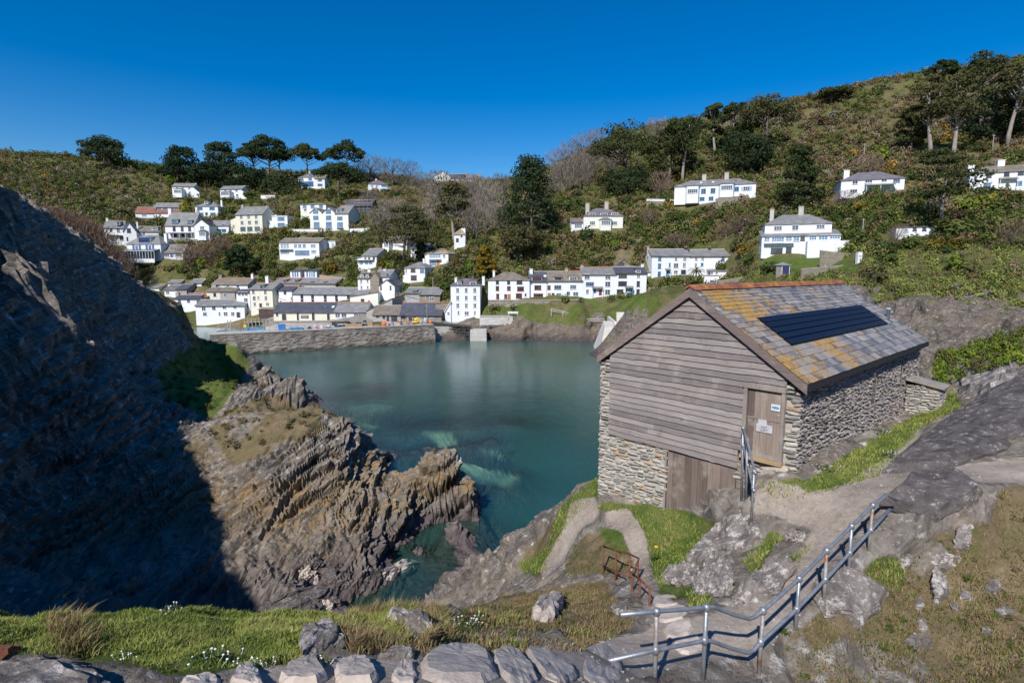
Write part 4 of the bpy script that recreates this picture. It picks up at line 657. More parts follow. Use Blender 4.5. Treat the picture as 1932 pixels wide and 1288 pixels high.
# ------------------------------------------------------------------ water: clear at the edges, teal where deep
wx = np.concatenate([np.arange(-130, -30, 4.0), np.arange(-30, 30, 0.5), np.arange(30, 140, 4.0)]); wy = np.concatenate([np.arange(14, 75, 0.5), np.arange(75, 190, 4.0)])
WX, WY = np.meshgrid(wx, wy); A_, B_ = WX.ravel(), WY.ravel()
dep = np.where((B_ < 91) & (np.abs(A_) < 46), -near_z(A_, B_), 4.5); dep = np.clip(dep, 0, 6)
ia, ja = np.clip(np.searchsorted(xs, A_), 0, nxg-1), np.clip(np.searchsorted(ys, B_), 0, nyg-1); pw = np.where((B_ < 91) & (np.abs(A_) < 46), pale.reshape(nyg, nxg)[ja, ia], 0)
dep = np.where(pw > 0.05, np.minimum(dep, 3.0-2.0*pw), dep)
opq = 1-np.exp(-dep*0.40)
I = np.arange(len(A_)).reshape(len(wy), len(wx))
Qw = np.stack([I[:-1, :-1].ravel(), I[:-1, 1:].ravel(), I[1:, 1:].ravel(), I[1:, :-1].ravel()], 1)
def water_material():
    t = NT('sea_water'); p = t.pos(); at = t.n('Attribute', attribute_name='depth').outputs['Fac']
    n = t.noise(p, 0.07, 3, 0.5); deep = t.ramp(n, [(0.35, (0.020, 0.082, 0.072)), (0.65, (0.030, 0.108, 0.088))])
    body = t.n('BsdfDiffuse'); t.l(deep, body.inputs['Color'])
    clear = t.n('BsdfTransparent'); clear.inputs['Color'].default_value = (0.62, 0.86, 0.76, 1)
    mx = t.n('MixShader'); t.l(at, mx.inputs[0]); t.l(clear.outputs[0], mx.inputs[1]); t.l(body.outputs[0], mx.inputs[2])
    w1 = t.noise(t.pos((1, 1, 1)), 2.4, 4, 0.6); w2 = t.noise(t.pos((1, 0.6, 1)), 0.5, 3, 0.5)
    bp = t.bump(t.math('ADD', t.math('MULTIPLY', w1, 0.35), w2), 0.16, 0.25)
    gl = t.n('BsdfGlossy', Roughness=0.21); gl.inputs['Color'].default_value = (1, 1, 1, 1); t.l(bp, gl.inputs['Normal'])
    fr = t.n('Fresnel', IOR=1.33); t.l(bp, fr.inputs['Normal'])
    m2 = t.n('MixShader'); t.l(fr.outputs[0], m2.inputs[0]); t.l(mx.outputs[0], m2.inputs[1]); t.l(gl.outputs[0], m2.inputs[2])
    t.l(m2.outputs[0], t.out.inputs['Surface']); return t.m
me = npmesh('harbour_water', np.stack([A_, B_, A_*0], 1), Qw, water_material(), True, {'depth': ('FLOAT', opq)})
tag(link('harbour_water', me), kind='structure')

# ------------------------------------------------------------------ house builder
WIN = {}
def window_meshes(w, h, fr, gl):
    w, h = max(0.35, round(w, 1)), max(0.35, round(h, 1)); k = (w, h, fr, gl)
    if k not in WIN:
        b = 0.07 if w < 1.6 else 0.09; m = MB()
        m.box((-w/2, -0.07, -h/2), (-w/2+b, 0, h/2)).box((w/2-b, -0.07, -h/2), (w/2, 0, h/2))
        m.box((-w/2+b, -0.07, h/2-b), (w/2-b, 0, h/2)).box((-w/2+b, -0.07, -h/2), (w/2-b, 0, -h/2+b))
        n = max(2, int(round(w/0.62))) if w > 0.6 else 1
        for i in range(1, n): 
            x = -w/2+b+(w-2*b)*i/n; m.box((x-0.035, -0.06, -h/2+b), (x+0.035, -0.005, h/2-b))
        if h > 0.9: m.box((-w/2+b, -0.055, -0.03), (w/2-b, -0.008, 0.03))
        m.box((-w/2-0.08, -0.16, -h/2-0.07), (w/2+0.08, 0.0, -h/2-0.003))
        m.box((-w/2-0.06, -0.11, h/2+0.003), (w/2+0.06, 0, h/2+0.07))
        g = MB().box((-w/2+b-0.01, -0.045, -h/2+b-0.01), (w/2-b+0.01, -0.02, h/2-b+0.01))
        WIN[k] = (m.mesh('window', M[fr]), g.mesh('pane', M[gl]))
    return WIN[k]
def add_window(parent, x, y, z, w, h, fr, gl='glass'):
    a, b = window_meshes(w, h, fr, gl)
    o = link('window', a, parent); o.location = (x, y, z); link('pane', b, o); return o
def roof_slabs(m, kind, w, dep, hz, rz, ov=0.28, t=0.14):
    if kind == 'gable':
        s = (rz-hz)/(dep/2); e = hz-ov*s
        m.slab([(-ov, -ov, e+t), (w+ov, -ov, e+t), (w+ov, dep/2, rz+t), (-ov, dep/2, rz+t)], t)
        m.slab([(w+ov, dep+ov, e+t), (-ov, dep+ov, e+t), (-ov, dep/2+0.001, rz+t), (w+ov, dep/2+0.001, rz+t)], t)
    elif kind == 'front':
        s = (rz-hz)/(w/2); e = hz-ov*s
        m.slab([(-ov, dep+ov, e+t), (-ov, -ov, e+t), (w/2, -ov, rz+t), (w/2, dep+ov, rz+t)], t)
        m.slab([(w+ov, -ov, e+t), (w+ov, dep+ov, e+t), (w/2+0.001, dep+ov, rz+t), (w/2+0.001, -ov, rz+t)], t)
    elif kind == 'hip':
        k = min(dep/2, w*0.42)
        v = [(-ov, -ov, hz), (w+ov, -ov, hz), (w+ov, dep+ov, hz), (-ov, dep+ov, hz), (k, dep/2, rz), (w-k, dep/2, rz)]
        v += [(a, b, hz+0.12) for a, b, _ in v[:4]]
        m.add(v, [(3, 2, 1, 0), (0, 1, 7, 6), (1, 2, 8, 7), (2, 3, 9, 8), (3, 0, 6, 9), (6, 7, 5, 4), (8, 9, 4, 5), (7, 8, 5), (9, 6, 4)])
    elif kind == 'mono':
        m.slab([(-ov, -ov, hz+t), (w+ov, -ov, hz+t), (w+ov, dep+0.05, rz+t), (-ov, dep+0.05, rz+t)], t)
    elif kind == 'flat':
        m.box((-0.15, -0.2, hz), (w+0.15, dep+0.1, hz+0.22))
    elif kind == 'lean_l':   # high on the right
        m.slab([(-ov, -ov, hz+t), (w, -ov, rz+t), (w, dep+ov, rz+t), (-ov, dep+ov, hz+t)], t)
    elif kind == 'lean_r':
        m.slab([(-ov, -ov, hz+t), (w, -ov, rz+t), (w, dep+ov, rz+t), (-ov, dep+ov, hz+t)], t)
    return m
def build_house(h):
    A, B, D, dep = h['A'], h['B'], h['D'], h['dep']; w = (B-A).length; kind = h['roof']
    root = empty(h['name'], A, math.atan2(B.y-A.y, B.x-A.x) + h['yaw'])
    tag(root, h['label'], h['cat'])
    sx = w/(h['x1']-h['x0']); X = lambda px: (px-h['x0'])*sx
    Z = lambda py, d=D: P((h['x0']+h['x1'])/2, py, d).z - A.z
    hz = Z(h['ye']); rz = Z(h['yr'], D+dep/2) if kind in ('gable', 'hip') else (Z(h['yr'], D+dep) if kind == 'mono' else Z(h['yr']))
    if kind == 'mono': rz = max(rz, hz+0.4)
    fd = -h['found']; m = MB()
    if kind == 'gable': m.prism([(0, 0, fd), (0, 0, hz), (0, dep/2, rz), (0, dep, hz), (0, dep, fd)], (w, 0, 0))
    elif kind == 'front': m.prism([(0, 0, fd), (w, 0, fd), (w, 0, hz), (w/2, 0, rz), (0, 0, hz)], (0, dep, 0))
    elif kind == 'mono': m.prism([(0, 0, fd), (0, 0, hz), (0, dep, rz), (0, dep, fd)], (w, 0, 0))
    elif kind in ('lean_l', 'lean_r'): m.prism([(0, 0, fd), (w, 0, fd), (w, 0, rz), (0, 0, hz)], (0, dep, 0))
    else: m.box((0, 0, fd), (w, dep, hz))
    wall = m.build('wall', M[h['wc']], root)
    roof = roof_slabs(MB(), kind, w, dep, hz, rz).build('roof', M[h['rc']], root)
    if kind == 'gable':
        rm = MB()
        for i in range(max(3, int(w/0.9))):
            u0 = -0.25 + (w+0.5)*i/max(3, int(w/0.9)); u1 = -0.25 + (w+0.5)*(i+0.96)/max(3, int(w/0.9))
            rm.prism([(u0, dep/2-0.22, rz+0.10), (u0, dep/2, rz+0.27), (u0, dep/2+0.22, rz+0.10)], (u1-u0, 0, 0))
        rm.build('ridge_cap', M[h['ridge'] or random.choice(['concrete', 'ridge_red', 'greywall'])], roof)
        MB().box((-0.1, -0.38, hz-0.18), (w+0.1, -0.28, hz-0.08)).build('gutter', M['frame_dark'], roof)
    for q in h['wins']:
        xl, y, pw, ph, fr = q[:5]; gl = q[5] if len(q) > 5 else 'glass'
        for px in xl: add_window(root, X(px), -0.004, Z(y), pw*sx, ph*sx, fr, gl)
    for px, yb, pw, ph, mt in h['doors']:
        dz = Z(yb); dw, dh = pw*sx, ph*sx
        d = MB().box((X(px)-dw/2, -0.05, dz), (X(px)+dw/2, -0.003, dz+dh)).box((X(px)-dw/2+0.1, -0.07, dz+dh*0.55), (X(px)+dw/2-0.1, -0.051, dz+dh-0.12)).build('door', M[mt], root)
        MB().box((X(px)-dw/2-0.09, -0.08, dz), (X(px)-dw/2-0.002, -0.003, dz+dh+0.09)).box((X(px)+dw/2+0.002, -0.08, dz), (X(px)+dw/2+0.09, -0.003, dz+dh+0.09)).box((X(px)-dw/2-0.002, -0.08, dz+dh+0.002), (X(px)+dw/2+0.002, -0.003, dz+dh+0.09)).build('door_frame', M['frame_white' if h['wc'] != 'white' else 'frame_grey'], d)
    for px, yt, pw, mt, pots in h['chim']:
        cw = pw*sx; y0 = dep/2-cw*0.4; top = Z(yt, D+dep/2) if kind in ('gable', 'hip') else Z(yt); lo = min(hz, top-1.2)
        cm = MB().box((X(px)-cw/2, y0, lo), (X(px)+cw/2, y0+cw*0.8, top-0.18)).box((X(px)-cw/2-0.07, y0-0.07, top-0.18), (X(px)+cw/2+0.07, y0+cw*0.8+0.07, top))
        ch = cm.build('chimney', M[mt], roof)
        if pots or random.random() < 0.5:
            for k in (-0.22, 0.22): MB().lathe([(0.13, 0), (0.11, 0.3), (0.14, 0.32), (0.14, 0.42)], (X(px)+k*cw, y0+cw*0.4, top), 8).build('chimney_pot', M['terracotta'], roof)
    for px, y, pw, ph, fr in h['dorm']:
        dw, dh = pw*sx+0.2, ph*sx; cz = Z(y, D+1.0); y0 = 0.35 if kind != 'front' else 0.3
        slope = (rz-hz)/(dep/2); zz0 = cz-dh/2-0.15; zt = cz+dh/2+0.12
        dm = MB().box((X(px)-dw/2, y0, zz0), (X(px)+dw/2, min(dep*0.5, y0+2.4), zt)).build('dormer', M[h['wc'] if h['wc'] != 'greywall' else 'slate'], root)
        MB().slab([(X(px)-dw/2-0.15, y0-0.2, zt+0.1), (X(px)+dw/2+0.15, y0-0.2, zt+0.1), (X(px)+dw/2+0.15, dep*0.5, zt+0.62), (X(px)-dw/2-0.15, dep*0.5, zt+0.62)], 0.1).build('dormer_roof', M[h['rc']], dm)
        a, b = window_meshes(dw-0.25, dh, fr, 'glass')
        o = link('window_frame', a, dm); o.location = (X(px), y0-0.004, cz); o = link('pane', b, dm); o.location = (X(px), y0-0.004, cz)
    for e in h['extra']:
        k = e[0]
        if k in ('shutter', 'shutter_p'):
            _, px, y, pw, ph = e; m = MB(); x0, x1, z0, z1 = X(px)-pw*sx/2, X(px)+pw*sx/2, Z(y)-ph*sx/2, Z(y)+ph*sx/2
            m.box((x0, -0.05, z0), (x1, -0.012, z1))
            for i in range(5): m.box((x0+0.06, -0.065, z0+(z1-z0)*(i+0.2)/5), (x1-0.06, -0.051, z0+(z1-z0)*(i+0.7)/5))
            m.build('shutter', M['shutter_blue' if k == 'shutter' else 'shutter_pale'], root)
        elif k == 'skylight':
            _, px, y, pw, ph = e; slope = (rz-hz)/(dep/2); yy = dep*0.25; zc = hz+slope*yy+0.16; pw *= sx; 
            MB().slab([(X(px)-pw/2, yy-0.4, zc-0.4*slope+0.07), (X(px)+pw/2, yy-0.4, zc-0.4*slope+0.07), (X(px)+pw/2, yy+0.4, zc+0.4*slope+0.07), (X(px)-pw/2, yy+0.4, zc+0.4*slope+0.07)], 0.08).build('skylight', M['plastic_white' if random.random() < 0.5 else 'glass_blue'], root)
        elif k == 'porch':                                      # glazed front extension
            _, xa, xb, yb, yt, dp, nn = e; z0, z1 = Z(yb)-1, Z(yt); m = MB(); xa, xb = X(xa), X(xb)
            m.box((xa, -dp, z0), (xb, -dp+0.2, Z(yb)+0.5))
            for i in range(nn+1):
                x = xa+(xb-xa)*i/nn; m.box((x-0.06, -dp+0.02, Z(yb)+0.5), (x+0.06, -dp+0.14, z1))
                m.prism([(x-0.04, -dp, z1+0.05), (x-0.04, -dp, z1+0.13), (x-0.04, 0, z1+0.95), (x-0.04, 0, z1+0.85)], (0.08, 0, 0))
            m.box((xa, -dp, z1), (xb, -dp+0.16, z1+0.12)); p = m.build('porch', M['frame_white'], root)
            MB().box((xa+0.05, -dp+0.07, Z(yb)+0.5), (xb-0.05, -dp+0.09, z1)).slab([(xa, -dp, z1+0.12), (xb, -dp, z1+0.12), (xb, 0, z1+0.86), (xa, 0, z1+0.86)], 0.02).build('pane', M['glass'], p)
        elif k == 'balcony':
            _, xa, xb, y = e; xa, xb = X(xa), X(xb); z = Z(y); m = MB().box((xa, -1.1, z-0.12), (xb, 0, z)); m.box((xa, -1.1, z+0.85), (xb, -1.04, z+0.91))
            n = max(3, int((xb-xa)/0.5))
            for i in range(n+1): x = xa+(xb-xa)*i/n; m.box((x-0.02, -1.09, z), (x+0.02, -1.05, z+0.85))
            m.build('balcony', M['frame_white' if h['wc'] == 'white' else 'frame_grey'], root)
        elif k in ('veranda', 'hood'):
            _, xa, xb, y = e; xa, xb = X(xa), X(xb); z = Z(y); dp = 1.6 if k == 'veranda' else 1.0
            if xb-xa > 5: dp = 1.8
            v = MB().slab([(xa, -dp, z-0.1), (xb, -dp, z-0.1), (xb, 0, z+0.42), (xa, 0, z+0.42)], 0.08).build('porch_roof', M['awning_purple' if k == 'veranda' else 'slate'], root)
            n = max(1, int((xb-xa)/2.4))
            for i in range(n+1):
                x = xa+0.1+(xb-xa-0.2)*i/n; MB().box((x-0.05, -dp+0.1, Z(h['yb'])-0.5), (x+0.05, -dp+0.2, z-0.16)).build('post', M['frame_white'], v)
        elif k == 'bay':
            _, xa, xb, yb, yt, dp = e; xa, xb = X(xa), X(xb); m = MB()
            m.prism([(xa, 0, Z(yb)-1), (xb, 0, Z(yb)-1), (xb-0.5, -dp, Z(yb)-1), (xa+0.5, -dp, Z(yb)-1)][::-1], (0, 0, Z(yt)-Z(yb)+1)); b = m.build('bay', M[h['wc']], root)
            z1 = Z(yt); MB().add([(xa-0.2, 0, z1), (xb+0.2, 0, z1), (xb-0.35, -dp-0.25, z1), (xa+0.35, -dp-0.25, z1), ((xa*2+xb)/3, 0, z1+0.8), ((xa+2*xb)/3, 0, z1+0.8)], [(0, 1, 2, 3), (3, 2, 5, 4), (2, 1, 5), (0, 3, 4), (1, 0, 4, 5)]).build('bay_roof', M[h['rc']], b)
            a2, b2 = window_meshes(xb-xa-1.4, min(1.3, (Z(yt)-Z(yb))*0.5), 'frame_white', 'glass')
            for mm, nn in ((a2, 'window_frame'), (b2, 'pane')): o = link(nn, mm, b); o.location = ((xa+xb)/2, -dp-0.004, Z(yb)+(Z(yt)-Z(yb))*0.62)
        elif k == 'lean':
            _, xa, xb, yb, ye, yr2 = e; xa, xb = X(xa), X(xb); z0, z1, z2 = Z(yb)-1.5, Z(ye), Z(yr2); zl, zr = (z1, z2) if xa < 0.1 else (z1, z2)
            lo, hi = min(z1, z2), max(z1, z2); left = xa < -0.01
            a1, a2 = (lo, hi) if left else (hi, lo)
            ln = MB().prism([(xa, 0.05, z0), (xb, 0.05, z0), (xb, 0.05, a2), (xa, 0.05, a1)], (0, dep*0.6, 0)).build('side_wing', M[h['wc']], root)
            MB().slab([(xa-0.1, -0.1, a1+0.12), (xb+0.1, -0.1, a2+0.12), (xb+0.1, dep*0.62, a2+0.12), (xa-0.1, dep*0.62, a1+0.12)], 0.1).build('wing_roof', M[h['rc']], ln)
            if (xb-xa) > 1.2: add_w = window_meshes(0.7, 0.8, 'frame_white', 'glass'); o = link('window_frame', add_w[0], ln); o.location = ((xa+xb)/2, 0.045, (z0+1.5+lo)/2+0.2); o2 = link('pane', add_w[1], ln); o2.location = o.location
        elif k == 'opening':
            _, px, y, pw, ph = e; MB().box((X(px)-pw*sx/2, -0.06, Z(y)-ph*sx/2), (X(px)+pw*sx/2, -0.003, Z(y)+ph*sx/2)).build('garage_door', M['frame_grey'], root)
        elif k == 'band':
            _, xa, xb, yb, yt = e; MB().box((X(xa), -0.12, Z(yb)), (X(xb), -0.004, Z(yt))).build('slate_band', M['slate_dark'], root)
        elif k == 'terrace':
            _, xa, xb, yb, yt = e; MB().box((X(xa), -2.6, Z(yb)-2.5), (X(xb), -0.004, Z(yt))).build('terrace_wall', M['white'], root)
        elif k == 'fence':
            _, xa, xb, yb, yt = e; MB().box((X(xa), -1.5, Z(yb)-0.5), (X(xb), -1.44, Z(yt)-0.3)).build('fence_panel', M['timber_tan'], root)
        elif k == 'scaffold':
            _, xa, xb, yb, yt = e; m = MB(); xa, xb = X(xa), X(xb); n = max(3, int((xb-xa)/1.8)); z0, z1 = Z(yb), Z(yt)
            for i in range(n+1):
                x = xa+(xb-xa)*i/n; m.tube([(x, -1.1, z0-1), (x, -1.1, z1)], 0.05, 5)
            for zz in np.arange(z0+1.0, z1, 1.2): m.tube([(xa, -1.1, zz), (xb, -1.1, zz)], 0.045, 5)
            sf = m.build('scaffold', M['pole_grey'], root); MB().box((xa, -1.4, z0+(z1-z0)*0.72), (xb, -0.75, z0+(z1-z0)*0.72+0.06)).build('scaffold_board', M['timber_tan'], sf)
        elif k == 'sign':
            _, px, y, pw, ph = e; x, z = X(px), Z(y); sw, sh = pw*sx, ph*sx
            s = MB().box((x-sw/2, -0.10, z-sh/2), (x+sw/2, -0.003, z+sh/2)).build('sign_board', M['frame_dark'], root)
            for k2, tx in enumerate(('HERITAGE', 'MUSEUM')):
                cu = bpy.data.curves.new('lettering', 'FONT'); cu.body = tx; cu.size = sh*0.42; cu.align_x = 'CENTER'; cu.extrude = 0.004
                tm = bpy.data.objects.new('t', cu); COL.objects.link(tm); me_ = tm.to_mesh().copy(); me_.name = 'lettering'; bpy.data.objects.remove(tm)
                me_.materials.clear(); me_.materials.append(M['plastic_white']); to = link('lettering', me_, s)
                to.rotation_euler = (math.pi/2, 0, 0); to.location = (x, -0.108, z+(0.1-0.42*k2)*sh)
    return root
for h in HO: build_house(h)
# ------------------------------------------------------------------ the net loft
def piece_mat(name, stops, attr=False, scale=6.0, bump=0.4, stretch=None, rough=0.85, extra=None, spec=0.25):
    t = NT(name); p = t.pos(stretch)
    r = t.n('Attribute', attribute_name='rnd').outputs['Fac'] if attr else t.n('ObjectInfo').outputs['Random']
    c = t.ramp(r, stops); n = t.noise(p, scale, 7, 0.7)
    c = t.mix(0.55, c, t.ramp(n, [(0.28, 0.45), (0.72, 1.35)]), 'MULTIPLY')
    if extra: c = extra(t, p, c, r)
    t.bsdf(c, rough, t.bump(n, bump, 0.02), spec); M[name] = t.m; return t.m
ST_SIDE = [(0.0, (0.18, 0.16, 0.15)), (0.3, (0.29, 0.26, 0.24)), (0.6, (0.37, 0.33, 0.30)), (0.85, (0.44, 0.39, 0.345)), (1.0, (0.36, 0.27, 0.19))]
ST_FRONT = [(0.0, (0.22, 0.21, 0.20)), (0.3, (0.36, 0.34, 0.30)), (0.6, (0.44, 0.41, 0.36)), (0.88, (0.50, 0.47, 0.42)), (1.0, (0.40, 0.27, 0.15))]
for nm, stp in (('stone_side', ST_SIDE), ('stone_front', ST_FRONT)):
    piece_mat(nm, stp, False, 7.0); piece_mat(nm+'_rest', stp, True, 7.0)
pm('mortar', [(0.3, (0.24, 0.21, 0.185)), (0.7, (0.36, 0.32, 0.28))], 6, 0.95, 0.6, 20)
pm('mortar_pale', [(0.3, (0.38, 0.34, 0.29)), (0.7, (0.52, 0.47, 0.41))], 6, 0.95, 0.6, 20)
def lichen(t, p, c, r):
    # streaks down the slates, white ridge-line runs, orange lichen thickest near the front verge
    wst = t.noise(t.pos((3, 3, 0.6)), 3.0, 5, 0.7); c = t.mix(t.ramp(wst, [(0.56, 0.0), (0.72, 0.55)]), c, (0.46, 0.44, 0.43))
    dp = t.n('VectorMath', operation='DOT_PRODUCT'); t.l(p, dp.inputs[0]); dp.inputs[1].default_value = tuple(SDIR)
    along = t.math('SUBTRACT', dp.outputs['Value'], CR.dot(SDIR))
    big = t.noise(p, 0.55, 3, 0.5); fine = t.noise(p, 4.5, 8, 0.85)
    bias = t.ramp(t.math('MULTIPLY', along, 0.1), [(0.0, 0.105), (0.35, 0.10), (0.6, 0.05), (0.9, 0.015), (1.0, 0.015)])
    f = t.math('ADD', t.math('ADD', t.math('MULTIPLY', big, 0.36), t.math('MULTIPLY', fine, 0.64)), bias)
    col = t.ramp(t.noise(p, 9, 4), [(0.35, (0.30, 0.19, 0.06)), (0.6, (0.52, 0.28, 0.035))])
    return t.mix(t.ramp(f, [(0.585, 0.0), (0.63, 0.92)]), c, col)
SL = [(0.0, (0.10, 0.105, 0.115)), (0.25, (0.18, 0.18, 0.19)), (0.5, (0.26, 0.25, 0.245)), (0.75, (0.33, 0.305, 0.28)), (0.9, (0.26, 0.21, 0.18)), (1.0, (0.40, 0.38, 0.36))]
piece_mat('slates', SL, False, 9.0, 0.3, (1, 1, 0.5), 0.6, lichen, 0.4); piece_mat('slates_rest', SL, True, 9.0, 0.3, (1, 1, 0.5), 0.6, lichen, 0.4)
def knots(t, p, c, r):
    v = t.n('TexVoronoi', Scale=1.1); t.l(p, v.inputs['Vector'])
    c = t.mix(t.ramp(v.outputs['Distance'], [(0.0, 0.7), (0.08, 0.0)]), c, (0.09, 0.07, 0.06))
    pl = t.noise(p, 1.3, 6, 0.7); c = t.mix(t.ramp(pl, [(0.52, 0.0), (0.68, 0.55)]), c, (0.42, 0.37, 0.32))
    return t.mix(t.ramp(pl, [(0.30, 0.5), (0.42, 0.0)]), c, (0.11, 0.085, 0.08))
RT = (0, 0, -TH)
def wood(name, stops, vertical=False):
    t = NT(name); oi = t.n('ObjectInfo').outputs['Random']; g = t.n('NewGeometry').outputs['Position']
    vr = t.n('VectorRotate', rotation_type='Z_AXIS'); t.l(g, vr.inputs['Vector']); vr.inputs['Angle'].default_value = -TH
    mp = t.n('Mapping'); t.l(vr.outputs[0], mp.inputs['Vector']); mp.inputs['Scale'].default_value = (9, 9, 0.5) if vertical else (9, 0.55, 14)
    gr = t.noise(mp.outputs[0], 2.2, 8, 0.72)
    c = t.ramp(oi, stops); c = t.mix(0.7, c, t.ramp(gr, [(0.25, 0.45), (0.75, 1.4)]), 'MULTIPLY'); c = knots(t, g, c, oi)
    t.bsdf(c, 0.85, t.bump(gr, 0.5, 0.012), 0.2); M[name] = t.m
WD = [(0.0, (0.19, 0.165, 0.16)), (0.35, (0.26, 0.228, 0.22)), (0.7, (0.33, 0.292, 0.28)), (1.0, (0.28, 0.235, 0.21))]
wood('weatherboard', WD); wood('door_board', [(0.0, (0.15, 0.115, 0.10)), (0.5, (0.25, 0.195, 0.165)), (1.0, (0.36, 0.29, 0.235))], True)
wood('frame_timber', [(0.0, (0.25, 0.21, 0.19)), (1.0, (0.33, 0.28, 0.25))], True); wood('barge_timber', [(0.0, (0.20, 0.155, 0.14)), (1.0, (0.25, 0.19, 0.17))])

loft = empty('net_loft', (CR.x, CR.y, 12.0), TH)          # local x runs along the long wall, local y along the gable
tag(loft, 'stone and weatherboard net loft with lichened slate roof and solar panels', 'building')
Z0 = 12.0
def LZ(z): return z-Z0
EZ, AZ = EAVE_Z-Z0-0.10, APEX_Z-Z0-0.12
ehw = WALL_W/2
# core walls (mortar), a hair behind the stones
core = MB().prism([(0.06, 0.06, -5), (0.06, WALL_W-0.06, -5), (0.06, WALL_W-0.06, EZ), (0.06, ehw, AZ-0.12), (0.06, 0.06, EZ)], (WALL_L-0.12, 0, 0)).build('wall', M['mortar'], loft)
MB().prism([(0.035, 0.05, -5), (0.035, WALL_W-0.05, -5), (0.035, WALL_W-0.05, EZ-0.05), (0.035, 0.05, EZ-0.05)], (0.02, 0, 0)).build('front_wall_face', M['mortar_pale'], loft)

# pool of stone shapes in a unit box, base in the y=0 plane, face towards -y
def stone_shape(k):
    r = random.Random(k); n = 8; pts = []
    base = [(-.5, -.30), (-.36, -.5), (.36, -.5), (.5, -.25), (.5, .25), (.34, .5), (-.34, .5), (-.5, .28)]
    o = [(x*r.uniform(.86, 1.0), z*r.uniform(.80, 1.0)) for x, z in base]
    f = [(x*r.uniform(.70, .92), z*r.uniform(.62, .88)) for x, z in o]
    v = [(x, 0.0, z) for x, z in o] + [(x, -r.uniform(.55, 1.0), z) for x, z in f] + [(r.uniform(-.1, .1), -1.05, r.uniform(-.1, .1))]
    fc = [(i, (i+1) % n, n+(i+1) % n, n+i) for i in range(n)] + [(n+i, n+(i+1) % n, 2*n) for i in range(n)]
    return v, fc
SHAPES = [stone_shape(k) for k in range(14)]
def stone_meshes(matname):
    out = []
    for v, fc in SHAPES:
        m = MB(); m.v = v; m.f = fc; out.append(m.mesh('stone', M[matname]))
    return out
def courses(u0, u1, zlo, zhi, hmin, hmax, lmin, lmax, inside, wob=0.03):
    out = []; z = zlo
    while z < zhi:
        hgt = random.uniform(hmin, hmax); u = u0 - random.uniform(0, lmax*0.5)
        while u < u1:
            ln = random.uniform(lmin, lmax)*(1.35 if random.random() < 0.12 else 1); hh = hgt*random.uniform(0.75, 1.15)
            a, b = max(u, u0), min(u+ln, u1)
            if b-a > 0.06:
                cu, cz = (a+b)/2, z+hgt/2+random.uniform(-wob, wob)
                if inside(cu, cz): out.append((cu, cz, (b-a)*0.97, hh*0.92, random.uniform(0.03, 0.085), random.uniform(-0.10, 0.10)))
            u += ln
        z += hgt
    return out
SIDE_WINS = []
for (xa, ya, xb, yb_) in ((1644, 700, 1657, 768), (1697, 668, 1707, 740)):
    (u0, z0), (u1, z1) = sp_(xa, yb_), sp_(xb, ya); SIDE_WINS.append((u0, u1+0.1, z0, min(z1, EAVE_Z-0.35)))
def in_side(u, z):
    return not any(a-0.05 < u < b+0.05 and c-0.03 < z < d+0.12 for a, b, c, d in SIDE_WINS)
side = courses(0.02, WALL_L-0.05, 11.1, EAVE_Z-0.12, 0.055, 0.105, 0.13, 0.36, in_side)
def gline(a, b):                                         # straight line between two pixels on the gable, as z(t)
    (t0, z0), (t1, z1) = gp(*a), gp(*b); return lambda t: z0+(z1-z0)*(t-t0)/(t1-t0)
tB0, _ = gp(1151, 750); BOARD_BOT = 0.5*(gp(1151, 816)[1]+gp(1387, 882)[1])
tD1, zD1 = gp(1413, 730); tD0, _ = gp(1478, 738); zD0 = 0.5*(gp(1411, 862)[1]+gp(1475, 866)[1]); 
tL0, _ = gp(1387, 940); tL1, _ = gp(1257, 905); zLb = min(gp(1387, 985)[1], gp(1257, 945)[1])
def in_front(t, z):
    if t < tD0-0.07: return z < EAVE_Z-0.1
    if t > tB0-0.02: return z < EAVE_Z-0.08
    if z < BOARD_BOT and t > tL1+0.02: return True
    if z < zD0-0.12 and t < tL0-0.04: return True
    return False
front = courses(-0.02, WALL_W-0.03, 8.6, EAVE_Z-0.05, 0.07, 0.15, 0.20, 0.60, in_front)
allst = [('side', s) for s in side] + [('front', s) for s in front]
def seen(kind, s):
    q = CR + (SDIR*s[0] if kind == 'side' else GD*s[0]); return s[2]*s[3]/((q.x**2+q.y**2))
vis = [k for k in allst if k[1][1] > (11.9 if k[0] == 'side' else 9.3)]
vis.sort(key=lambda k: -seen(*k)); big = set(map(id, vis[:296]))
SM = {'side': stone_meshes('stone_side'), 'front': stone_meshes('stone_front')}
rest = {'side': ([], [], []), 'front': ([], [], [])}
for k in allst:
    kind, (u, z, w_, h_, pr, rt) = k
    if kind == 'side': loc = Vector((u, 0.06, LZ(z))); Mx = Matrix.Translation(loc) @ Matrix.Rotation(rt, 4, 'Y')
    else: loc = Vector((0.04, u, LZ(z))); Mx = Matrix.Translation(loc) @ Matrix.Rotation(-math.pi/2, 4, 'Z') @ Matrix.Rotation(rt, 4, 'Y')
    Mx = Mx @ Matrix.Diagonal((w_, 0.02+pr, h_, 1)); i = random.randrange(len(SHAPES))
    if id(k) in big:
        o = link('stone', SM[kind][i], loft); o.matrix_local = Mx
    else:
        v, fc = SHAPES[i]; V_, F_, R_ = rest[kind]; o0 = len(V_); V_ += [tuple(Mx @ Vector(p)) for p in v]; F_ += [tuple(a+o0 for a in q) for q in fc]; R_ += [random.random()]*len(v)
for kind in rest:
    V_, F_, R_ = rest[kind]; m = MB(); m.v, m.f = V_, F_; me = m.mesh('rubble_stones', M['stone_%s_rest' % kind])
    a = me.attributes.new('rnd', 'FLOAT', 'POINT'); a.data.foreach_set('value', R_); tag(link('rubble_stones', me, loft), kind='stuff')
